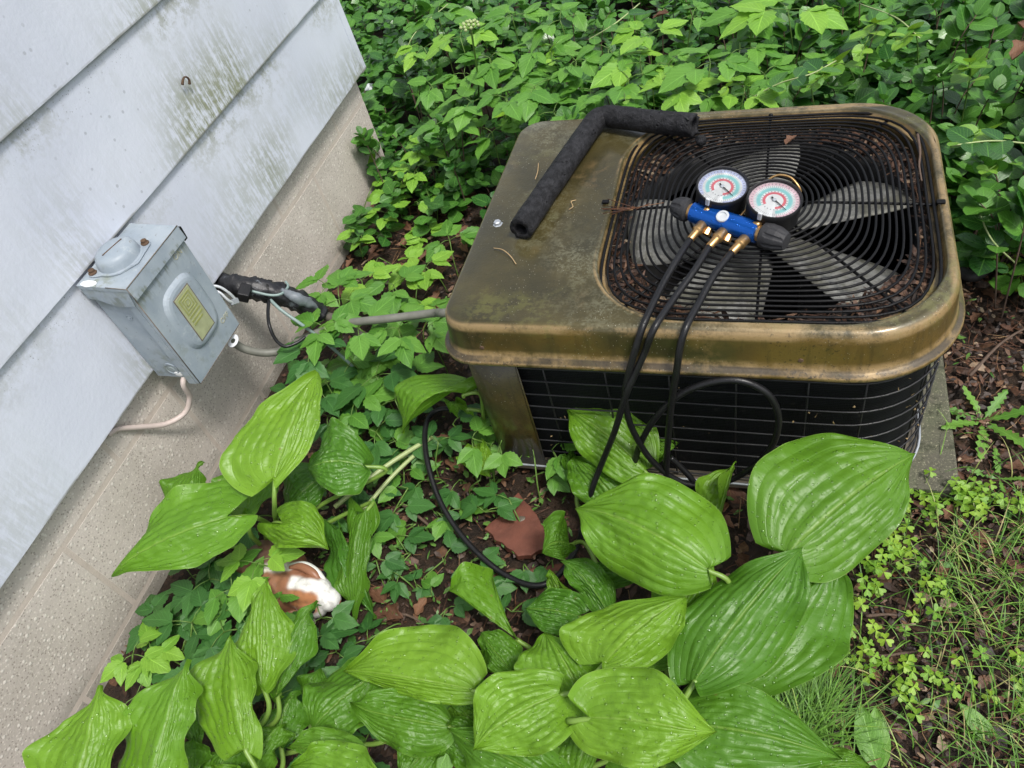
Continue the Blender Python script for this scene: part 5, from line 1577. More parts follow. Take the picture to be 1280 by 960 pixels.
GE_BACK = 'ground elder behind the air conditioner'
GE_LEFT = 'ground elder between the house and the air conditioner'
GE_WALL = 'ground elder along the foundation'
GE_MID = 'ground elder seedlings at the front of the air conditioner'
L_BACK = ('mid green ground elder with toothed leaflets in the bed behind the air conditioner', 'bright green ground elder rising over the bed behind the air conditioner', 'dark ground elder in the bed behind the air conditioner')
L_LEFT = ('mid green ground elder in the gap between house corner and air conditioner', 'lime green ground elder in the gap between house corner and air conditioner', 'dark ground elder in the gap between house corner and air conditioner')
L_WALL = ('mid green ground elder at the foot of the concrete blocks near the figurine', 'yellow green ground elder at the foot of the concrete blocks near the figurine', 'dark ground elder at the foot of the concrete blocks near the figurine')
L_MID = ('small ground elder in bare soil at the front of the unit', 'pale small ground elder in bare soil at the front of the unit', 'dark small ground elder in bare soil at the front of the unit')

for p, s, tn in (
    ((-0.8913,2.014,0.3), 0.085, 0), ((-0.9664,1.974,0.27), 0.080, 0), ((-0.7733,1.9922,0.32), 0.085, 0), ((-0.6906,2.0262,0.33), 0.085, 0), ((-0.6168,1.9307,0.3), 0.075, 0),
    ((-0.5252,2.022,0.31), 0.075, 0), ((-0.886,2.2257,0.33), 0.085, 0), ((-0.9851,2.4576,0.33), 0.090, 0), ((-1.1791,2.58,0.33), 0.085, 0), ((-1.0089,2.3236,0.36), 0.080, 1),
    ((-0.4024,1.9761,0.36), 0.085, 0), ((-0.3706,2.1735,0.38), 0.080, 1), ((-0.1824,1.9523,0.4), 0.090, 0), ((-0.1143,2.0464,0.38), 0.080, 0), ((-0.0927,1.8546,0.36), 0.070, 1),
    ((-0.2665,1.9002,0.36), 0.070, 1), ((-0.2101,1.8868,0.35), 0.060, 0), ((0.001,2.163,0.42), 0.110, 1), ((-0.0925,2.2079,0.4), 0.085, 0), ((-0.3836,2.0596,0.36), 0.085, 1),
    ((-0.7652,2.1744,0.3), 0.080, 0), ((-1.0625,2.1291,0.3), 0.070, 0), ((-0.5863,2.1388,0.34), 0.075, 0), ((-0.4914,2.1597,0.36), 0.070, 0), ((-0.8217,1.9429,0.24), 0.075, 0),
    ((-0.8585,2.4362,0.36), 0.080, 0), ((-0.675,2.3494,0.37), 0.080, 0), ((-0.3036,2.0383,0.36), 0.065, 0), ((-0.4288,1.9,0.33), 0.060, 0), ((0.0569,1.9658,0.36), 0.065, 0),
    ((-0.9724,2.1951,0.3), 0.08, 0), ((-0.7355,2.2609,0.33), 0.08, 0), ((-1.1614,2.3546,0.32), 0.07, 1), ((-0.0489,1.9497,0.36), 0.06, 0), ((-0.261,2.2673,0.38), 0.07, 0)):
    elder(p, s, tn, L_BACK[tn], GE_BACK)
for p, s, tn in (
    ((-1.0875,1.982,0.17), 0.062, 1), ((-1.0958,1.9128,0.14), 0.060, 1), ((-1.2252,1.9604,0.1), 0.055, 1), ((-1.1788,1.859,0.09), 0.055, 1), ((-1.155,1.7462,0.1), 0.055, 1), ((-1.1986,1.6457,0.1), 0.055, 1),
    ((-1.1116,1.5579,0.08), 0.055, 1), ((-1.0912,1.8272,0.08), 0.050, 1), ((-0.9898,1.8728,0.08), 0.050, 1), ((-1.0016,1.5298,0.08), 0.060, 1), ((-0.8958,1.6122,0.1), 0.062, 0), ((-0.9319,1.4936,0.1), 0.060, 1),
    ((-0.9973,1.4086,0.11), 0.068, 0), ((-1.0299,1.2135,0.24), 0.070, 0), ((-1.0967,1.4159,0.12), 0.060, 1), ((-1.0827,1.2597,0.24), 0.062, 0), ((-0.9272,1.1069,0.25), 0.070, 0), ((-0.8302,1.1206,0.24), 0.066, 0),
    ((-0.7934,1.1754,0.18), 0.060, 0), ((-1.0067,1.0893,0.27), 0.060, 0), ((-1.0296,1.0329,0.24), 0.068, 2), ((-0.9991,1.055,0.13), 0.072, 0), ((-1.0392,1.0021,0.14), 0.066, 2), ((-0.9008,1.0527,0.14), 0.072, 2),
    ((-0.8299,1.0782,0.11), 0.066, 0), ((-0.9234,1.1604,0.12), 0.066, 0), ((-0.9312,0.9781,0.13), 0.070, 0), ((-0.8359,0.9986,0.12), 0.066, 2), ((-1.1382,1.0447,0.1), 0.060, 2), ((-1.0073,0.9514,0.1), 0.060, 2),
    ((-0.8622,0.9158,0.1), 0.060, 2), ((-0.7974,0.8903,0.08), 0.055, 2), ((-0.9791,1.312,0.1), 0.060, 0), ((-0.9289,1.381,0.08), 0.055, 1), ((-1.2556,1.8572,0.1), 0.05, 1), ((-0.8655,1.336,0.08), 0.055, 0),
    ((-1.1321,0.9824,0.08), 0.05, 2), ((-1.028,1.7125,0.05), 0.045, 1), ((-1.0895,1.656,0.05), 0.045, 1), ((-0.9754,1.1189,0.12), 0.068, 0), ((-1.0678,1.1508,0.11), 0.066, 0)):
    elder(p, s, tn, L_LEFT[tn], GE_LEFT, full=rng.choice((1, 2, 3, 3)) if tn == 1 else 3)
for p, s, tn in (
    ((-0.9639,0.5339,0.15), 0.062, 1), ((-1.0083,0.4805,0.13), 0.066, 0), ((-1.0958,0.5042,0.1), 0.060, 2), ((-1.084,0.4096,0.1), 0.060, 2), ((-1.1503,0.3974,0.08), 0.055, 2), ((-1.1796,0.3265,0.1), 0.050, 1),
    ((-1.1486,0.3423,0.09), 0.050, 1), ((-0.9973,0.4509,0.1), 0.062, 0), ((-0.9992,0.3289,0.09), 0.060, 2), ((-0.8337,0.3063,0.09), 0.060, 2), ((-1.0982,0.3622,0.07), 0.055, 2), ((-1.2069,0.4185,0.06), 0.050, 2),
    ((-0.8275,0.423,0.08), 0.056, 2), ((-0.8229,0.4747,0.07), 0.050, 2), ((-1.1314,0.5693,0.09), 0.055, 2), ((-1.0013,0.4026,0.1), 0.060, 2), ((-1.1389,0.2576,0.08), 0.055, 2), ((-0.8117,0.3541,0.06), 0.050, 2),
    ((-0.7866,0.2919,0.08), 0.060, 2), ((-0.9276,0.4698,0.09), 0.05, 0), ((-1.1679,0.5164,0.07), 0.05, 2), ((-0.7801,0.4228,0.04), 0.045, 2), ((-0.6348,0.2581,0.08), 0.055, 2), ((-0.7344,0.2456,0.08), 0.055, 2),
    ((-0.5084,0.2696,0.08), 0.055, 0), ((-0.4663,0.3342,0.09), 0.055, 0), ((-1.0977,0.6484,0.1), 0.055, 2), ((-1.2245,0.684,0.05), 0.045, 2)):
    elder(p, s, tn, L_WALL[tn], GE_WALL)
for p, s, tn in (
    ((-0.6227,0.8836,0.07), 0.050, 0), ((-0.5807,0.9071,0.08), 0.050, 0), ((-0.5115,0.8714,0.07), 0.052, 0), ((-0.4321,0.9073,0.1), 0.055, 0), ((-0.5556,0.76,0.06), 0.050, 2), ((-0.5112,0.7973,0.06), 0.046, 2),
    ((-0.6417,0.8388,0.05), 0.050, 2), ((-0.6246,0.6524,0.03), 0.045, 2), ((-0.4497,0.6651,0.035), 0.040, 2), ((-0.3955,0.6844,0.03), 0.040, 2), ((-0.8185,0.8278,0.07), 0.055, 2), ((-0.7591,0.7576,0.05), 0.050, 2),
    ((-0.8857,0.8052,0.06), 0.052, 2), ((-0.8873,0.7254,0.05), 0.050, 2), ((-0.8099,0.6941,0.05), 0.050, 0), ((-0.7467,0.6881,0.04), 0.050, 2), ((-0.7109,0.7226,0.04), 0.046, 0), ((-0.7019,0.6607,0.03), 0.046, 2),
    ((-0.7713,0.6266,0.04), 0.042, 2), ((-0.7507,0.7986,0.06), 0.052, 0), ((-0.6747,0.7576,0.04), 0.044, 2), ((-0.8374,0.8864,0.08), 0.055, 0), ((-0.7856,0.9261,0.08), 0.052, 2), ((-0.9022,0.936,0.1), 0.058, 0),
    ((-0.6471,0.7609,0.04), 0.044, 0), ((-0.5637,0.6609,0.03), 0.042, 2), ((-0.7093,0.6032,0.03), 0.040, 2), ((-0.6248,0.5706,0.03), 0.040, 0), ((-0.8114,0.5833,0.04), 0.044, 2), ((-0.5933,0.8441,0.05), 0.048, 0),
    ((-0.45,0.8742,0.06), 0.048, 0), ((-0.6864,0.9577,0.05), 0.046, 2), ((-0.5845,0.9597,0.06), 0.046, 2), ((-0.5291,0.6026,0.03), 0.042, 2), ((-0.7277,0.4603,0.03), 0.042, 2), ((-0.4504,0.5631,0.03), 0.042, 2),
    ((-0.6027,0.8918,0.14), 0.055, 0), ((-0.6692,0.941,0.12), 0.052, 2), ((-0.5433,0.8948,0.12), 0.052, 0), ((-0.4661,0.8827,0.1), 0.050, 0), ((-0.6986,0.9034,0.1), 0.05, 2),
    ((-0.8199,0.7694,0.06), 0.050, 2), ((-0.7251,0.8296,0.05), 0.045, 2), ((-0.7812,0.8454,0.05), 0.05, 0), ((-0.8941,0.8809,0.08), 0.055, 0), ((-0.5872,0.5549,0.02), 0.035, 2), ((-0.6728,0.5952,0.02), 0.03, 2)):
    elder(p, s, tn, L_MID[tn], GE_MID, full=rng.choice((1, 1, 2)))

# ground elder in flower, above the rest
def flower_stalk():
    t = thing('flowering_stalk', 'tall flowering stalk with a small greenish umbel left in the bed behind the unit', 'plant', (-1.0323,2.3061,0))
    b, c = Vector((-1.0515,2.3904,0.02)), Vector((-0.8327,2.0051,0.52))
    link('stem', tube_mesh('stem', [b, b.lerp(c, 0.5) + Vector((0.01, 0, 0)), c], 0.0030, MAT['stem'], 6, smooth_path=6), t)
    for i in range(16):
        a, r = i * 2.4, 0.030 * math.sqrt((i + 0.5) / 16)
        q = c + Vector((math.cos(a) * r, math.sin(a) * r, 0.025 - r * 0.35))
        link('umbel_ray', tube_mesh('umbel_ray', [c, q], 0.0008, MAT['stem'], 4), t)
        bm = bmesh.new(); bmesh.ops.create_icosphere(bm, subdivisions=1, radius=0.0055, matrix=Matrix.Translation(q))
        link('flower', from_bm('flower', bm, MAT['stalk'], True), t)
flower_stalk()

# ------------------------------------------------------------------ wintercreeper: individual shoots, then the mass behind
def cover_h(x, y):
    return 0.15 + 0.075 * mnoise.noise((x * 1.7, y * 1.7, 4.2)) + 0.045 * mnoise.noise((x * 4.5, y * 4.5, 9.1)) + 0.03 * max(0, min(1.5, y - 1.9))

def blocked(x, y, m=0.0):
    if -0.64 - m < x < 0.38 + m and 0.85 < y < 1.63 + m: return True
    if x < -1.30 + 0.02 and y < 2.16: return True
    return False

def creeper(base, tip, n, size, tone, label, group):
    base, tip = Vector(base), Vector(tip)
    t = thing('wintercreeper', label, 'plant', (base.x, base.y, 0), group)
    b0 = Vector((0, 0, 0)); tp = tip - Vector((base.x, base.y, 0))
    path = catmull([b0, tp * 0.5 + Vector((0, 0, tip.z * 0.28)), tp], 8)
    sv, sf = tube_geo(path, lambda u: 0.0022 - 0.001 * u, 5)
    child('stem', mesh('stem', sv, sf, MAT['stem'] if tone else MAT['twig']), t, Matrix())
    N = len(path)
    for k in range(n):
        u = 0.42 + 0.58 * (k + 1) / n
        i = min(N - 2, int(u * (N - 1)))
        p = path[i]; d = (path[i + 1] - path[i]).normalized()
        sd = d.cross(Vector((0, 0, 1))).normalized() if abs(d.z) < 0.95 else Vector((1, 0, 0))
        if k % 2: sd = d.cross(sd).normalized() * 0.7 + sd * 0.5
        for sg in (1, -1):
            dv = sd * sg * rng.uniform(0.7, 1) + d * rng.uniform(0.35, 0.8) + Vector((0, 0, rng.uniform(-0.1, 0.25)))
            sc = size * (1.0 - 0.45 * max(0, (u - 0.8) / 0.2)) * rng.uniform(0.85, 1.15)
            child('leaf', rng.choice(CREEP[tone]), t, leaf_mat(p, dv, rng.uniform(-0.4, 0.4), sc))
    child('leaf', rng.choice(CREEP[tone]), t, leaf_mat(path[-1], (path[-1] - path[-3]), 0.2, size * 0.6))

def rand_spot(reg):
    while True:
        x, y = rng.uniform(reg[0], reg[1]), rng.uniform(reg[2], reg[3])
        if not blocked(x, y, 0.03): return x, y
CRL = (((-1.25, -0.55, 1.85, 2.7), 'glossy dark wintercreeper shoot by the house corner, left in the back bed', 'wintercreeper shoots near the house corner', 34),
       ((-0.55, 0.1, 1.85, 2.8), 'glossy dark wintercreeper shoot directly behind the back edge of the unit', 'wintercreeper shoots behind the unit', 36),
       ((0.1, 0.75, 1.70, 2.6), 'glossy dark wintercreeper shoot behind the right rear corner of the unit', 'wintercreeper shoots at the right rear corner', 34),
       ((0.40, 0.75, 1.40, 1.80), 'glossy green wintercreeper shoot right of the fan guard above the fallen leaves', 'wintercreeper shoots right of the unit', 14))
for reg, lab, grp, cnt in CRL:
    for i in range(cnt):
        x, y = rand_spot(reg)
        h = cover_h(x, y) + rng.uniform(0.06, 0.14)
        a = rng.uniform(0, 6.28); r_ = rng.uniform(0.03, 0.10)
        creeper((x, y, 0), (x + r_ * math.cos(a), y + r_ * math.sin(a), h), rng.choice((3, 4, 4, 5)), rng.uniform(0.044, 0.060) * (1.28 if x > -0.1 else 1), 0, lab, grp)
for p, q, n, s, lab in (
    ((0.4553,2.0294,0.05), (0.4151,1.9331,0.36), 6, 0.055, 'tall yellow green wintercreeper shoot at the upper right'),
    ((0.3913,2.3689,0.05), (0.2613,1.9819,0.4), 4, 0.050, 'small yellow green wintercreeper tip near the top right'),
    ((0.2469,2.3416,0.05), (0.0567,1.8301,0.38), 5, 0.052, 'bright wintercreeper shoot leaning over the back rim of the unit'),
    ((-0.0433,2.2911,0.1), (-0.1354,1.7775,0.42), 4, 0.045, 'short bright wintercreeper shoot just above the rear rim'),
    ((0.5696,1.8446,0.2), (0.3422,1.5449,0.4), 5, 0.048, 'long bright wintercreeper runner reaching left toward the fan guard'),
    ((0.5514,1.7779,0.1), (0.4064,1.5274,0.34), 3, 0.042, 'pale wintercreeper tip right of the rim of the unit'),
    ((-0.7875,2.6262,0.05), (-0.6484,2.1015,0.36), 3, 0.045, 'lime wintercreeper tip among the ground elder behind the cap'),
    ((-0.503,2.3341,0.05), (-0.386,1.8256,0.38), 3, 0.040, 'small lime wintercreeper tip above the foam tube bend'),
    ((-0.8528,2.1911,0.1), (-0.7545,1.9034,0.3), 2, 0.040, 'tiny lime wintercreeper tip left of the cap back corner'),
    ((0.3121,2.6863,0.1), (0.1791,2.0023,0.36), 5, 0.055, 'fresh green wintercreeper shoot in the top right bed'),
    ((-1.0418,1.9624,0), (-1.0129,1.8937,0.09), 2, 0.035, 'low lime wintercreeper sprig left of the cap edge'),
    ((-1.3628,2.1118,0.02), (-1.2872,1.9942,0.16), 3, 0.060, 'large leaved wintercreeper sprig against the foundation corner')):
    creeper(p, q, n, s, 1, lab, 'bright wintercreeper tips')

def scatter_mesh(name, unit_v, unit_f, unit_uv, mats, tones, mat):
    n, k = len(mats), len(unit_v)
    A = np.array([[list(r) for r in M] for M in mats])
    U = np.concatenate([np.asarray(unit_v, float), np.ones((k, 1))], 1)
    V = np.einsum('nij,kj->nki', A, U)[:, :, :3].reshape(-1, 3)
    me = bpy.data.meshes.new(name)
    nf, fl = len(unit_f), len(unit_f[0])
    F = (np.asarray(unit_f)[None] + (np.arange(n) * k)[:, None, None]).reshape(-1, fl)
    me.vertices.add(len(V)); me.vertices.foreach_set('co', V.ravel())
    me.loops.add(F.size); me.loops.foreach_set('vertex_index', F.ravel().astype(np.int32))
    me.polygons.add(len(F)); me.polygons.foreach_set('loop_start', (np.arange(len(F)) * fl).astype(np.int32))
    me.update(calc_edges=True)
    me.polygons.foreach_set('use_smooth', [True] * len(F))
    l = me.uv_layers.new(name='UVMap')
    UVs = np.tile(np.asarray(unit_uv, float)[None], (n, 1, 1)).reshape(-1, 2)
    l.data.foreach_set('uv', UVs[F.ravel()].astype(np.float32).ravel())
    a = me.attributes.new('tone', 'FLOAT', 'POINT')
    a.data.foreach_set('value', np.repeat(np.asarray(tones, np.float32), k))
    me.materials.append(mat)
    me.update()
    return me

def unit_of(me):
    v = [tuple(q.co) for q in me.vertices]
    f = [tuple(p.vertices) for p in me.polygons]
    uv = [(0, 0)] * len(v)
    for p in me.polygons:
        for li in p.loop_indices: uv[me.loops[li].vertex_index] = tuple(me.uv_layers[0].data[li].uv)
    return v, f, uv

def runner(pts, label):
    t = thing('vine_runner', label, 'vine', (pts[0][0], pts[0][1], 0), 'vine runners')
    P = catmull(pts, 8)
    link('stem', tube_mesh('stem', P, 0.0019, MAT['stalk'], 5), t)
    for i in range(6, len(P) - 1, 6):
        d = (P[i + 1] - P[i]).normalized(); sd = d.cross(Vector((0, 0, 1))).normalized()
        for sg in (1, -1):
            o = bpy.data.objects.new('leaf', rng.choice(CREEP[0])); COL.objects.link(o); o.parent = t
            M = leaf_mat(P[i], sd * sg + d * 0.5 + Vector((0, 0, rng.uniform(0, 0.3))), rng.uniform(-0.4, 0.4), rng.uniform(0.04, 0.06))
            o.matrix_local = Matrix.Translation(-t.location) @ M
runner([(-0.0726,1.8371,0.36), (-0.008,1.8254,0.4), (0.0628,1.8234,0.42), (0.1183,1.9124,0.4)], 'pale vine runner rising from the rear rim toward the top right bed')
runner([(0.4928,1.5883,0.36), (0.4108,1.5604,0.39), (0.3339,1.5341,0.4)], 'straight pale vine runner at the right edge level with the foam tube')
runner([(0.1907,2.3281,0.34), (0.2661,2.147,0.38), (0.3192,2.0673,0.36)], 'pale vine runner near the top right above the yellow tip')
runner([(-1.2649,2.3943,0.28), (-1.2246,2.4587,0.33), (-1.156,2.6332,0.34)], 'pale vine runner by the house corner at the top left of the bed')
runner([(-0.5625,2.2205,0.36), (-0.478,2.2209,0.4), (-0.4283,2.3858,0.38)], 'pale vine runner at the top centre of the bed')
runner([(0.5006,1.468,0.14), (0.4355,1.4524,0.22), (0.406,1.5043,0.26)], 'pale vine runner beside the upright twig right of the cap')

def cover():
    low = blade_mesh('leaf_unit', MAT['vinca'], 'oval', seed=21, nt=4, ns=1)
    u = unit_of(low)
    mats, tones, sticks_v, sticks_f = [], [], [], []
    n = 0
    while n < 4600:
        x, y = rng.uniform(-2.6, 1.5), rng.uniform(1.25, 4.3)
        if blocked(x, y, 0.05): continue
        if y < 1.95 and x < -0.55 and rng.random() > max(0.0, (y - 1.55) / 0.5): continue
        if x > 0.38 and y < 1.45 + 0.12 * mnoise.noise((x * 6, 2, 1)): continue
        gap = mnoise.noise((x * 3.3, y * 3.3, 7.7))
        if gap < -0.32 and rng.random() < 0.75: continue
        n += 1
        h = cover_h(x, y) * rng.uniform(0.35, 1.0)
        c = Vector((x, y, h))
        lean = Vector((rng.gauss(0, 0.45), rng.gauss(0, 0.45), 1)).normalized()
        tn = min(0.999, max(0, rng.gauss(0.44 + 0.20 * (x > -0.1) - 0.10 * (x < -0.8), 0.30)))
        a0 = rng.uniform(0, 3.14)
        for lv in range(rng.choice((2, 3, 3))):
            p = c - lean * (0.020 * lv)
            for sg in (0, math.pi):
                a = a0 + sg + lv * 1.57 + rng.uniform(-0.25, 0.25)
                d = Vector((math.cos(a), math.sin(a), rng.uniform(-0.15, 0.35) + 0.25 * (lv == 0)))
                d = (d + lean * 0.15).normalized()
                mats.append(leaf_mat(p, d, rng.uniform(-0.45, 0.45), rng.choice((0.036, 0.044, 0.052, 0.066)) * rng.uniform(0.9, 1.1) * (0.85 if lv == 0 else 1) * (1.22 if x > -0.15 else 1.0), up=lean)); tones.append(min(0.999, tn + rng.uniform(0, 0.1)))
        if n % 3 == 0:
            v, f = tube_geo([(x + rng.uniform(-.03, .03), y + rng.uniform(-.03, .03), 0.0), c], 0.0018, 4)
            k = len(sticks_v); sticks_v += v; sticks_f += [tuple(i + k for i in q) for q in f if len(q) == 4]
    o = link('wintercreeper_cover', scatter_mesh('wintercreeper_cover', *u, mats, tones, MAT['vinca']))
    tag(o, 'mass of dark glossy wintercreeper covering the bed behind the unit', kind='stuff')
    o2 = link('wintercreeper_stems', mesh('wintercreeper_stems', sticks_v, sticks_f, MAT['twig']))
    tag(o2, 'woody stems under the wintercreeper cover', kind='stuff')
cover()

# ------------------------------------------------------------------ yellow wood sorrel on the right
def heart(seed, mat):
    vs, uv, fs = [(0, 0, 0)], [(0, 0.5)], []
    pts = [(0.25, -0.22), (0.62, -0.50), (0.92, -0.48), (1.0, -0.22), (0.80, 0.0), (1.0, 0.22), (0.92, 0.48), (0.62, 0.50), (0.25, 0.22)]
    vs.append((0.45, 0, -0.05)); uv.append((0.45, 0.5))
    for x, y in pts: vs.append((x, y, 0.10 * abs(y) * 2 - 0.12 * x * x)); uv.append((x * 0.9, 0.5 + y))
    n = len(pts)
    fs.append((0, 2, 1)); fs.append((0, 1, n + 1))
    for i in range(n - 1): fs.append((1, 2 + i, 3 + i))
    return vs, fs, uv
def sorrel_leaf(seed):
    v0, f0, u0 = heart(seed, None)
    vs, fs, uv = [], [], []
    for k in range(3):
        M = Matrix.Rotation(k * 2.094, 4, 'Z') @ Matrix.Rotation(0.25 + 0.1 * ((seed + k) % 3 - 1), 4, 'Y')
        b = len(vs)
        vs += [tuple(M @ Vector(p)) for p in v0]; fs += [tuple(i + b for i in f) for f in f0]; uv += u0
    return mesh('leaf', vs, fs, MAT['sorrel'], uv=uv)
SOR = [sorrel_leaf(k) for k in range(3)]
def sorrel(x, y, n, size, label):
    t = thing('wood_sorrel', label, 'plant', (x, y, 0), 'wood sorrel on the right')
    sv, sf = [], []
    for k in range(n):
        a, r_ = rng.uniform(0, 6.28), rng.uniform(0.01, 0.035)
        q = Vector((r_ * math.cos(a), r_ * math.sin(a), rng.uniform(0.02, 0.055)))
        v, f = tube_geo([(0, 0, -0.004), q * 0.6 + Vector((0, 0, 0.008)), q], 0.0007, 3, cap=False)
        b = len(sv); sv += v; sf += [tuple(i + b for i in p) for p in f]
        child('leaf', rng.choice(SOR), t, Matrix.Translation(q) @ Euler((rng.uniform(-.35, .35), rng.uniform(-.35, .35), rng.uniform(0, 6.28))).to_matrix().to_4x4() @ Matrix.Scale(size * rng.uniform(0.8, 1.15), 4))
    child('stem', mesh('stem', sv, sf, MAT['stem']), t, Matrix())
for p in ((0.2986,0.9343,0), (0.3199,0.9184,0), (0.343,0.9285,0), (0.3664,0.9422,0), (0.3879,0.9374,0), (0.3961,0.9132,0), (0.2809,0.8811,0), (0.3733,0.9015,0)):
    sorrel(p[0], p[1], rng.choice((4, 5, 6)), 0.0135, 'yellow green wood sorrel along the front edge of the concrete slab')
for p in ((0.2453,0.8446,0), (0.252,0.8143,0), (0.2135,0.7853,0), (0.2358,0.7651,0), (0.1998,0.7501,0), (0.1801,0.7341,0), (0.1584,0.7507,0), (0.1958,0.7139,0), (0.2267,0.8041,0), (0.1786,0.7804,0), (0.2612,0.7836,0)):
    sorrel(p[0], p[1], rng.choice((3, 4, 5)), 0.013, 'yellow green wood sorrel right of the largest round hosta leaf')
for p in ((0.2968,0.7244,0), (0.1893,0.6768,0), (0.1587,0.6188,0), (0.1925,0.6156,0), (0.212,0.59,0), (0.239,0.5778,0), (0.2531,0.6055,0), (0.2678,0.5662,0), (0.2512,0.5335,0), (0.2719,0.5215,0), (0.2206,0.5579,0), (0.1808,0.5705,0),
          (0.3411,0.6037,0), (0.3965,0.5392,0), (0.4122,0.6078,0), (0.2803,0.6744,0), (0.3138,0.7427,0), (0.2901,0.5566,0), (0.1478,0.595,0)):
    sorrel(p[0], p[1], rng.choice((2, 3, 4)), 0.0125, 'yellow green wood sorrel among twigs and grass on the lower right')
for p in ((0.5457,1.6579,0), (0.5595,1.5857,0), (0.5222,1.5655,0), (0.4479,0.902,0), (0.4687,0.9399,0), (0.5584,1.5303,0), (0.5199,1.6139,0)):
    sorrel(p[0], p[1], 5, 0.015, 'small clover like plant at the right edge by the fallen leaves')

def rosette(p, n, L, label, meshes, cat='weed', a0=0.0, spread=6.28, name='weed'):
    t = thing(name, label, cat, (p[0], p[1], 0))
    for k in range(n):
        a = a0 + spread * k / max(1, n) + rng.uniform(-0.2, 0.2)
        e = rng.uniform(0.12, 0.55)
        child('leaf', meshes[k % len(meshes)], t, leaf_mat(Vector((0, 0, 0.004)), (math.cos(a), math.sin(a), e), rng.uniform(-0.3, 0.3), L * rng.uniform(0.75, 1.1)))
rosette((0.4288,1.1335,0), 7, 0.11, 'toothed dandelion rosette beside the concrete slab', WEED, name='dandelion')
rosette((0.4405,0.9915,0), 4, 0.07, 'small toothed weed just below the dandelion rosette', WEED)
rosette((0.2019,0.4065,0), 2, 0.10, 'pair of plain oval weed leaves at the bottom edge right of the hostas', STRAP, a0=1.5, spread=1.2)
rosette((0.3761,0.483,0), 2, 0.07, 'single bright oval weed leaf near the bottom right corner', STRAP, a0=2.2, spread=0.8)
rosette((0.5361,1.8637,0), 4, 0.06, 'small weed under the wintercreeper right of the cap', STRAP)

# ------------------------------------------------------------------ grass
def grass():
    vs, fs, tn = [], [], []
    def blade(x, y, L, a, bend, tone, w=0.0011):
        k = len(vs)
        d = Vector((math.cos(a), math.sin(a), 0)); s = Vector((-d.y, d.x, 0))
        p = Vector((x, y, -0.004)); el = rng.uniform(0.9, 1.35)
        n = 5
        for i in range(n + 1):
            ww = w * (1 - 0.85 * (i / n) ** 2)
            vs.append(p + s * ww); vs.append(p - s * ww)
            p = p + (d * math.cos(el) + Vector((0, 0, math.sin(el)))) * (L / n)
            el -= bend / n
            if p.z < 0.004: p.z = 0.004
        for i in range(n): fs.append((k + 2 * i, k + 2 * i + 1, k + 2 * i + 3, k + 2 * i + 2))
        tn.extend([tone] * (2 * n + 2))
    def tone(): return min(0.999, max(0, rng.gauss(0.5, 0.26)))
    n = 0
    cen = [(Vector(p), r_, w) for p, r_, w in (((0.4007,0.7478,0), 0.17, 1.3), ((0.4494,0.8345,0), 0.12, 0.9), ((0.3406,0.6488,-0), 0.14, 0.55), ((0.4327,0.6222,0), 0.16, 0.8), ((0.3904,0.4737,0), 0.16, 0.6), ((0.3155,0.5089,0), 0.12, 0.3), ((0.5079,0.734,0), 0.22, 1.0), ((0.4639,0.4647,0), 0.25, 1.0), ((0.405,0.8966,0), 0.10, 0.25))]
    while n < 1600:
        x, y = rng.uniform(0.12, 1.0), rng.uniform(0.1, 1.15)
        dens = max(w * math.exp(-((x - c.x) ** 2 + (y - c.y) ** 2) / (r_ * r_ * 0.62)) for c, r_, w in cen) + 0.008
        dens *= 0.65 + 0.6 * mnoise.noise((x * 14, y * 14, 0))
        if rng.random() > dens: continue
        n += 1
        blade(x, y, rng.uniform(0.04, 0.13), rng.uniform(0, 6.28), rng.uniform(0.8, 2.4), tone())
    tag(link('grass', mesh('grass', vs, fs, MAT['grass'], tone=tn)), 'thin patchy lawn grass at the lower right', kind='stuff')
    vs, fs, tn = [], [], []
    def tuft(p, n, L, a0, label):
        nonlocal vs, fs, tn
        vs, fs, tn = [], [], []
        return p
    c = Vector((0.0648,0.4423,0))
    for i in range(900):
        x, y = c.x + rng.gauss(0, 0.035), c.y + rng.gauss(0, 0.03)
        k = len(vs)
        blade2 = rng.gauss(1.9, 0.75)
        d = Vector((math.cos(blade2), math.sin(blade2), 0)); s = Vector((-d.y, d.x, 0))
        p = Vector((x, y, -0.004)); el = rng.uniform(0.6, 1.25); L = rng.uniform(0.09, 0.19); bend = rng.uniform(0.9, 1.9)
        for q in range(7):
            ww = 0.0011 * (1 - 0.85 * (q / 6) ** 2)
            vs.append(p + s * ww); vs.append(p - s * ww)
            p = p + (d * math.cos(el) + Vector((0, 0, math.sin(el)))) * (L / 6); el -= bend / 6
        for q in range(6): fs.append((k + 2 * q, k + 2 * q + 1, k + 2 * q + 3, k + 2 * q + 2))
        tn.extend([min(0.85, max(0, rng.gauss(0.35, 0.2)))] * 14)
    tag(link('grass_tuft', mesh('grass_tuft', vs, fs, MAT['grass'], tone=tn)), 'fine bladed fescue tuft leaning beside the lower right hosta', kind='stuff')
grass()

# ------------------------------------------------------------------ litter on the soil
def clear_ground(x, y):
    if -0.625 < x < 0.37 and 0.93 < y < 1.625: return False
    return x > -1.29 or y > 2.12

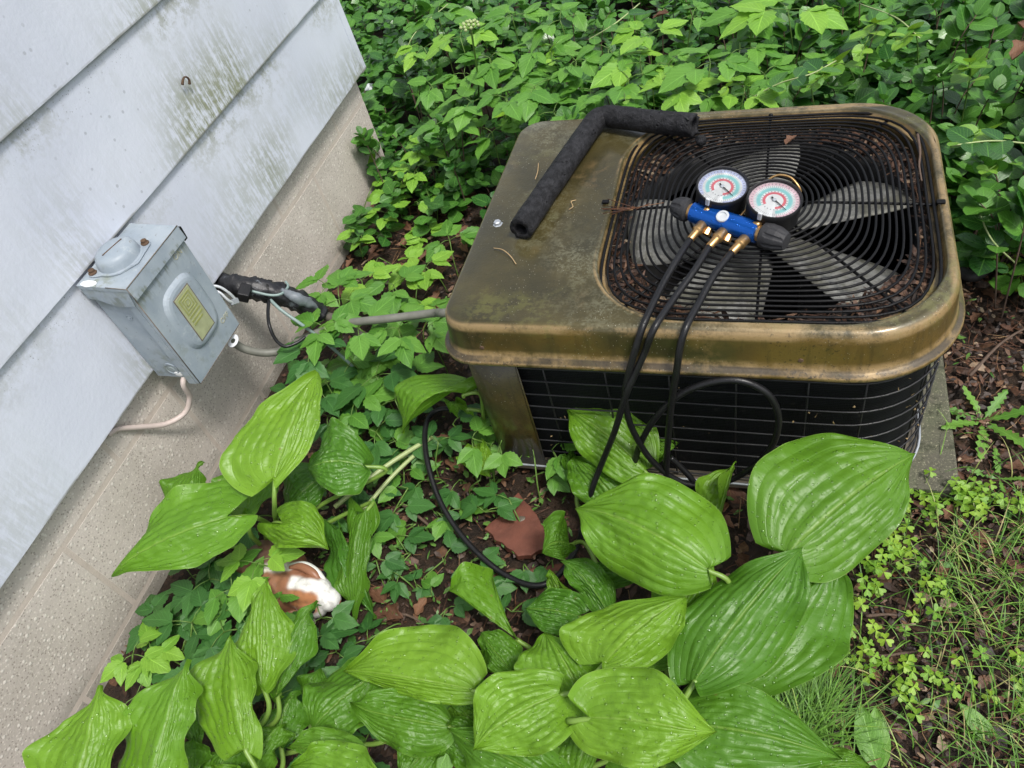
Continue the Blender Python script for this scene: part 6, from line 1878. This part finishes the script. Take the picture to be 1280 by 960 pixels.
def litter():
    vs, fs, tn = [], [], []
    n = 0
    while n < 15000:
        x, y = (rng.uniform(-1.29, 1.0), rng.uniform(0.08, 2.0)) if n < 10500 else (rng.uniform(0.1, 0.8), rng.uniform(0.3, 1.7))
        if not clear_ground(x, y): continue
        n += 1
        big = rng.random()
        L = rng.uniform(0.006, 0.016) if big < 0.8 else rng.uniform(0.015, 0.034)
        w = L * rng.uniform(0.25, 0.7)
        a = rng.uniform(0, 6.28); c_, s_ = math.cos(a), math.sin(a)
        t1, t2 = rng.gauss(0, 0.35), rng.gauss(0, 0.45)
        z = 0.004 + rng.uniform(0, 0.010)
        k = len(vs)
        for u, v, q in ((-1, -0.6, 0), (-0.1, -1, 0.35), (1, -0.25, 0), (0.8, 0.45, 0), (0.05, 1, 0.3), (-0.9, 0.5, 0)):
            u += rng.uniform(-.15, .15); v += rng.uniform(-.2, .2)
            vs.append((x + (u * L * c_ - v * w * s_) / 2, y + (u * L * s_ + v * w * c_) / 2, z + u * L * 0.4 * t1 + v * w * 0.4 * t2 + q * L * 0.2))
        fs.append((k, k + 1, k + 4, k + 5)); fs.append((k + 1, k + 2, k + 3, k + 4))
        tone = min(0.999, rng.random() ** (1.4 if x < 0.25 else 0.65))
        tn += [tone] * 6
    tag(link('leaf_litter', mesh('leaf_litter', vs, fs, MAT['litter'], smooth=False, tone=tn)), 'brown crumbled leaf litter and bark over the soil', kind='stuff')
    vs, fs, tn = [], [], []
    n = 0
    while n < 2600:
        x, y = rng.uniform(-1.2, 1.0), rng.uniform(0.08, 1.9)
        if not clear_ground(x, y): continue
        if x < 0.2 and rng.random() < 0.45: continue
        n += 1
        a = rng.uniform(0, 3.14); L = rng.uniform(0.02, 0.075); w = 0.0007
        d = Vector((math.cos(a), math.sin(a), 0)); s = Vector((-d.y, d.x, 0)) * w
        c = Vector((x, y, 0.008 + rng.uniform(0, 0.010))); bow = s.normalized() * L * rng.uniform(-0.12, 0.12)
        k = len(vs)
        for t in (-0.5, 0, 0.5):
            p = c + d * L * t + bow * (1 - 4 * t * t) + Vector((0, 0, rng.uniform(-.003, .003)))
            vs += [p + s, p + Vector((0, 0, w)), p - s]
        for i in (0, 3): fs += [(k + i, k + i + 1, k + i + 4, k + i + 3), (k + i + 1, k + i + 2, k + i + 5, k + i + 4)]
        tn += [rng.random()] * 9
    tag(link('pine_needles', mesh('pine_needles', vs, fs, MAT['needle'], tone=tn)), 'reddish fallen pine needles scattered over the soil', kind='stuff')
    # torn green scraps and petals
    vs, fs, tn = [], [], []
    n = 0
    while n < 1000:
        x, y = (rng.uniform(-1.15, 0.9), rng.uniform(0.3, 1.5)) if n % 2 else (rng.gauss(-0.72, 0.2), rng.gauss(0.72, 0.18))
        if not clear_ground(x, y): continue
        n += 1
        a = rng.uniform(0, 6.28); L = rng.uniform(0.006, 0.026); w = L * rng.uniform(0.15, 0.6)
        c_, s_ = math.cos(a), math.sin(a); k = len(vs); z = 0.012 + rng.uniform(0, 0.008)
        for u, v, q in ((-1, -0.4, 0), (0, -1, 0.3), (1, 0, 0), (0.1, 1, 0.3), (-0.9, 0.5, 0)):
            vs.append((x + (u * L * c_ - v * w * s_) / 2, y + (u * L * s_ + v * w * c_) / 2, z + q * L * 0.15 + rng.uniform(-.002, .002)))
        fs.append((k, k + 1, k + 3, k + 4)); fs.append((k + 1, k + 2, k + 3)); tn += [rng.random()] * 5
    tag(link('leaf_scraps', mesh('leaf_scraps', vs, fs, MAT['fleck'], smooth=False, tone=tn)), 'torn green leaf scraps dropped on the soil', kind='stuff')
litter()

def curled_leaf(seed):
    rs = random.Random(seed)
    vs, uv = [], []
    nt, ns = 9, 4
    c1, c2 = rs.uniform(-0.35, 0.5), rs.uniform(0.2, 0.8)
    for i in range(nt + 1):
        t = i / nt
        p = math.sin(math.pi * t ** 0.9) ** 0.7 * (1 + 0.28 * math.sin(t * 16 + seed)) * 0.30
        for j in range(-ns, ns + 1):
            s = j / ns
            vs.append((t, s * max(p, 0.01) * math.cos(s * c2 * 0.8), c1 * t * (1 - t) + c2 * abs(s) ** 1.5 * p * 0.8 + 0.03 * math.sin(t * 8 + s * 5 + seed)))
            uv.append((t, 0.5 + 0.5 * s))
    W = 2 * ns + 1
    fs = [(i * W + j, (i + 1) * W + j, (i + 1) * W + j + 1, i * W + j + 1) for i in range(nt) for j in range(W - 1)]
    return mesh('fallen_leaf', vs, fs, MAT['dryleaf'], uv=uv)
DRY = [curled_leaf(k) for k in range(6)]
def fallen(p, size, label, group, z=0.010):
    o = bpy.data.objects.new('fallen_leaf', rng.choice(DRY)); COL.objects.link(o)
    o.location = (p[0], p[1], max(z, p[2]) ); o.scale = (size,) * 3
    o.rotation_euler = (rng.uniform(-0.35, 0.35), rng.uniform(-0.3, 0.3), rng.uniform(0, 6.28))
    tag(o, label, 'leaf', group)
for p in ((-0.7427,0.9415,0.01), (-0.7129,0.9141,0.01), (-0.7879,0.6598,0.01), (-0.7291,0.5375,0.01), (-0.7269,0.9838,0.01), (-0.7779,0.5754,0.01), (-0.6851,0.5181,0.01), (-0.676,0.9885,0.01), (-0.6538,0.5317,0.01)):
    fallen(p, rng.uniform(0.04, 0.075), 'rust brown curled leaf on the soil left of the black hose loop', 'fallen leaves left of the hose loop')
for p in ((-0.0693,0.85,0.01), (-0.0465,0.8154,0.01), (-0.0313,0.8738,0.01), (-0.0826,0.8774,0.01), (0.0854,0.7621,0.01), (0.121,0.7469,0.01), (-0.0325,0.7632,0.01)):
    fallen(p, rng.uniform(0.04, 0.065), 'brown curled leaf on bare soil under the front of the grille', 'fallen leaves in front of the grille')
for i in range(34):
    p = (rng.uniform(0.38, 0.75), rng.uniform(0.75, 1.62), 0.012)
    fallen(p, rng.uniform(0.03, 0.075), 'tan brown fallen leaf on the ground right of the concrete slab', 'fallen leaves right of the slab')
for i in range(16):
    q = (0.282,0.6989,0); p = (q[0] + rng.uniform(-0.16, 0.22), q[1] + rng.uniform(-0.25, 0.2), 0.012)
    fallen(p, rng.uniform(0.02, 0.05), 'small brown fallen leaf among sorrel and twigs at lower right', 'fallen leaves at lower right')
for i in range(40):
    q = (-1.1081,1.7359,0); p = (q[0] + rng.uniform(-0.25, 0.30), q[1] + rng.uniform(-0.35, 0.30), 0.012)
    if p[0] > -0.66: continue
    fallen(p, rng.uniform(0.03, 0.07), 'brown fallen leaf in the gap between house and air conditioner', 'fallen leaves beside the house')
for p, s, l in (((0.542,2.1275,0.35), 0.10, 'orange brown leaf caught on the plants at the top right corner'), ((0.5302,2.0397,0.3), 0.08, 'dull red leaf caught on the plants below the top right corner'), ((-0.3315,2.3023,0.38), 0.05, 'small tan leaf caught on the plants at the top centre')):
    fallen(p, s, l, 'leaves caught on the ground cover', z=p[2])
fallen((0.0103,1.396,0.509), 0.035, 'small pinkish leaf fragment lying on the back of the fan guard', 'bits on the guard', z=0.509)

def twig(pts, r, label):
    tag(link('twig', tube_mesh('twig', pts, lambda u: r * (1 - 0.5 * u), MAT['twig'], 7, smooth_path=6, rfun=lambda i, k: 1 + 0.25 * mnoise.noise((i * 0.6, k, 0)))), label, 'twig', 'twigs')
twig([(0.1901,0.6638,0.012), (0.2263,0.6707,0.016), (0.2579,0.673,0.012)], 0.0034, 'dark twig lying right of the wavy hosta leaf')
twig([(0.1595,0.5878,0.012), (0.2101,0.5923,0.015), (0.28,0.6144,0.014)], 0.0042, 'longest dark twig lying among sorrel at lower right')
twig([(0.4411,1.6346,0.02), (0.4682,1.6917,0.06), (0.4795,1.7538,0.12)], 0.0042, 'upright brown twig right of the cap')
twig([(0.415,1.2501,0.012), (0.4824,1.3428,0.018), (0.5535,1.4104,0.015)], 0.0042, 'slanting twig above the dandelion')
twig([(-0.7732,0.7768,0.03), (-0.7071,0.7402,0.035), (-0.6683,0.7197,0.02)], 0.0045, 'lichen grey twig lying left of the hose loop')
twig([(0.4793,1.5736,0.01), (0.5207,1.6084,0.03), (0.5803,1.6639,0.02)], 0.003, 'thin twig behind the right side of the slab')
twig([(-0.7213,0.5098,0.012), (-0.6778,0.5287,0.016), (-0.6303,0.5174,0.012)], 0.004, 'short twig on the soil below the figurine nose')
# broken clay paver
def clay():
    o = [(-0.5094,0.8332,0), (-0.5611,0.7392,0), (-0.4743,0.6856,0), (-0.3912,0.7195,0), (-0.4434,0.7802,0)]
    pts = []
    for a, b in zip(o, o[1:] + o[:1]):
        for q in range(6):
            p = Vector(a).lerp(Vector(b), q / 6)
            pts.append(Vector((p.x + 0.011 * mnoise.noise((p.x * 38, p.y * 38, 0)), p.y + 0.011 * mnoise.noise((p.x * 38, p.y * 38, 9)), 0.004)))
    t = thing('clay_shard', 'broken flat terracotta shard lying in the soil inside the hose loop', 'terracotta', pts[0])
    link('shard', prism_mesh('shard', pts, (0.004, 0.0, 0.020), MAT['terracotta'], 0.003), t)
    bm = bmesh.new(); bmesh.ops.create_icosphere(bm, subdivisions=3, radius=1, matrix=Matrix.LocRotScale(Vector((-0.4841,0.7744,0.0245)), None, Vector((0.008, 0.006, 0.0012))))
    for v in bm.verts: v.co += Vector((1, 0.6, 0)) * 0.009 * mnoise.noise(v.co * 110)
    link('lichen_spot', from_bm('lichen_spot', bm, MAT['pan'], True), t)
    pts = [Vector((p[0], p[1], 0.002)) for p in ((-0.4411,0.6645,0), (-0.4255,0.6274,0), (-0.3664,0.6503,0), (-0.3645,0.69,0))]
    tag(link('clay_shard', prism_mesh('clay_shard', pts, (0, 0, 0.018), MAT['terracotta'], 0.003)), 'smaller terracotta piece half under the hosta leaves', 'terracotta')
clay()
# edging strip behind the unit on the right
tag(link('edging_strip', tube_mesh('edging_strip', [(0.4205,1.5819,0.02), (0.4542,1.5567,0.025), (0.4976,1.6054,0.02)], 0.014, MAT['edging'], 8, smooth_path=6)), 'dark landscape edging strip behind the right side of the unit', 'edging')

# ------------------------------------------------------------------ animal figurine in the leaves
def figurine():
    c = Vector((-0.9528,0.541,0))
    u = (Vector((-0.8241,0.5604,0)) - Vector((-1.0094,0.5593,0))); u.z = 0; u.normalize()     # tail to nose
    v = Vector((-u.y, u.x, 0))
    def P(a, b, z): return c + u * a + v * b + Vector((0, 0, z))
    t = thing('animal_figurine', 'brown and white lying animal figurine half hidden under leaves near the foundation', 'figurine', c)
    balls = [((-0.045, 0.028, 0.055), (0.085, 0.062, 0.058)), ((-0.015, -0.012, 0.050), (0.075, 0.055, 0.055)), ((0.040, -0.010, 0.060), (0.055, 0.042, 0.045)),
             ((0.078, -0.014, 0.068), (0.050, 0.036, 0.036)), ((0.122, -0.024, 0.060), (0.027, 0.025, 0.025)), ((0.085, -0.040, 0.050), (0.036, 0.024, 0.03)),
             ((0.03, 0.035, 0.022), (0.06, 0.022, 0.022)), ((0.04, -0.06, 0.018), (0.05, 0.018, 0.018))]
    bm = bmesh.new()
    rot = Matrix((u, v, Vector((0, 0, 1)))).transposed().to_4x4()
    for p, s in balls:
        bmesh.ops.create_icosphere(bm, subdivisions=3, radius=1, matrix=Matrix.Translation(P(*p)) @ rot @ Matrix.Diagonal((*s, 1)))
    me = bpy.data.meshes.new('body'); bm.to_mesh(me); bm.free()
    o = bpy.data.objects.new('body', me); COL.objects.link(o)
    rm = o.modifiers.new('remesh', 'REMESH'); rm.mode = 'VOXEL'; rm.voxel_size = 0.0026
    sm = o.modifiers.new('smooth', 'SMOOTH'); sm.factor = 0.5; sm.iterations = 9
    me2 = bpy.data.meshes.new_from_object(o.evaluated_get(bpy.context.evaluated_depsgraph_get()))
    bpy.data.objects.remove(o)
    me2.name = 'body'
    me2.polygons.foreach_set('use_smooth', [True] * len(me2.polygons))
    ca = me2.color_attributes.new('glaze', 'FLOAT_COLOR', 'POINT')
    for i, vt in enumerate(me2.vertices):
        d = vt.co - c; a, b, z = d.dot(u), d.dot(v), d.z
        n = 0.006 * mnoise.noise(vt.co * 60)
        col = (0.30, 0.135, 0.075)
        if a < 0.0 and b > 0.012 + n: col = (0.13, 0.07, 0.05)
        if -0.05 < a < 0.035 and abs(b - 0.010 - a * 0.25) < 0.011 + n: col = (0.66, 0.62, 0.55)
        if a > 0.108 + n: col = (0.74, 0.73, 0.71)
        if a > 0.045 and abs(b + 0.016) < 0.012 + n + max(0, a - 0.06) * 0.12: col = (0.74, 0.73, 0.71)
        if a > 0.05 and b < -0.050 + n and z < 0.060: col = (0.72, 0.70, 0.66)
        if 0.052 < a < 0.112 and -0.052 < b < -0.030 + n and z > 0.05: col = (0.40, 0.17, 0.075)
        if z < 0.03: col = (0.68, 0.63, 0.56)
        ca.data[i].color = (*col, 1)
    cc = np.zeros(len(me2.vertices) * 4, np.float32); ca.data.foreach_get('color', cc); cc = cc.reshape(-1, 4)
    ev = np.zeros(len(me2.edges) * 2, np.int32); me2.edges.foreach_get('vertices', ev); ev = ev.reshape(-1, 2)
    for _ in range(3):
        sm_, ct = cc.copy(), np.ones(len(cc))
        np.add.at(sm_, ev[:, 0], cc[ev[:, 1]]); np.add.at(sm_, ev[:, 1], cc[ev[:, 0]]); np.add.at(ct, ev[:, 0], 1); np.add.at(ct, ev[:, 1], 1)
        cc = (sm_ / ct[:, None]).astype(np.float32)
    ca.data.foreach_set('color', cc.ravel())
    m = MT('painted_glaze')
    g = m.noise(70, 4)
    m.set(color=m.mix(m.smooth(g, 0.4, 0.75), m.vcol('glaze'), m.mix(0.45, m.vcol('glaze'), (0.1, 0.06, 0.04))), rough=0.42, normal=m.bump(m.noise(160, 3), 0.3, 0.002))
    me2.materials.clear(); me2.materials.append(m.m)
    body = link('body', me2, t)
    # ears laid back along the head, white edged
    white = simple('glaze_white', (0.74, 0.73, 0.70), 0.42); brown = simple('glaze_brown', (0.27, 0.12, 0.068), 0.42)
    for sg, mt, dr in ((1, white, 0.0), (1, brown, 0.0055)):
        e = catmull([P(0.108 - dr, 0.006 - dr, 0.080 + dr * 0.6), P(0.085, 0.018 - dr, 0.092 + dr * 0.6), P(0.055, 0.026 - dr, 0.096 + dr * 0.6), P(0.022 + dr, 0.022 - dr, 0.094 + dr * 0.6)], 6)
        link('ear', tube_mesh('ear', e, lambda q: 0.003 + 0.0065 * math.sin(math.pi * min(1, 0.12 + q * 0.85)), mt, 10), t)
    for b, zz in ((-0.053, 0.066), (0.018, 0.080)):
        bm = bmesh.new(); bmesh.ops.create_icosphere(bm, subdivisions=3, radius=0.0085, matrix=Matrix.Translation(P(0.098, b, zz)))
        link('eye', from_bm('eye', bm, MAT['gcase'], True), t)
    bm = bmesh.new(); bmesh.ops.create_icosphere(bm, subdivisions=2, radius=1, matrix=Matrix.Translation(P(0.146, -0.024, 0.056)) @ rot @ Matrix.Diagonal((0.003, 0.006, 0.004, 1)))
    link('nose', from_bm('nose', bm, brown, True), t)
figurine()

# ------------------------------------------------------------------ labels that say which of several look-alikes is meant
_C = Vector((0, 0, 1.42)); _RT, _UP, _BK = [Vector(r) for r in _r]
def seen_at(p):
    d = Vector(p) - _C
    return (d.dot(_RT) / -d.dot(_BK), -d.dot(_UP) / -d.dot(_BK))
ORD = 'first second third fourth fifth sixth seventh eighth ninth tenth eleventh twelfth thirteenth fourteenth fifteenth sixteenth'.split()
def top_of(o):
    ls = [c for c in o.children if c.name.startswith('leaf')]
    if not ls: return o.location
    s = Vector((0, 0, 0))
    for c in ls: s += o.location + c.matrix_basis.translation
    return s / len(ls)
def rank(group, noun, place, most=9):
    th = [o for o in scene.objects if o.parent is None and o.get('group') == group]
    pos = {o.name: seen_at(top_of(o)) for o in th}
    th.sort(key=lambda o: pos[o.name][1])
    nb = max(1, math.ceil(len(th) / most))
    names = {1: [''], 2: ['upper row', 'lower row'], 3: ['top row', 'middle row', 'bottom row'], 4: ['top row', 'second row', 'third row', 'bottom row'],
             5: ['top row', 'second row', 'third row', 'fourth row', 'bottom row']}[min(nb, 5)]
    nb = len(names)
    for b in range(nb):
        row = sorted(th[len(th) * b // nb: len(th) * (b + 1) // nb], key=lambda o: pos[o.name][0])
        for i, o in enumerate(row):
            w = 'leftmost' if i == 0 and len(row) > 1 else 'rightmost' if i == len(row) - 1 and len(row) > 1 else ORD[i] + ' from the left'
            o['label'] = f"{o.get('look', '')} {noun} {place}, {names[b] + ', ' if names[b] else ''}{w}".strip()
            if 'look' in o: del o['look']
rank(GE_BACK, 'ground elder', 'behind the unit')
rank(GE_LEFT, 'ground elder', 'between house corner and unit')
rank(GE_WALL, 'ground elder', 'below the concrete blocks')
rank(GE_MID, 'ground elder seedling', 'in soil before the unit')
rank('wintercreeper shoots near the house corner', 'glossy wintercreeper shoot', 'by the house corner')
rank('wintercreeper shoots behind the unit', 'glossy wintercreeper shoot', 'behind the cap')
rank('wintercreeper shoots at the right rear corner', 'glossy wintercreeper shoot', 'behind the fan guard')
rank('wintercreeper shoots right of the unit', 'glossy wintercreeper shoot', 'right of the unit')
rank('wood sorrel on the right', 'yellow green wood sorrel', 'by slab and grass')
for g, n, p in (('fallen leaves left of the hose loop', 'rust brown curled leaf', 'left of the hose loop'), ('fallen leaves in front of the grille', 'brown curled leaf', 'before the grille'),
                ('fallen leaves right of the slab', 'tan brown fallen leaf', 'right of the slab'), ('fallen leaves at lower right', 'small brown leaf', 'among the sorrel'),
                ('fallen leaves beside the house', 'brown fallen leaf', 'between house and unit')):
    rank(g, n, p)
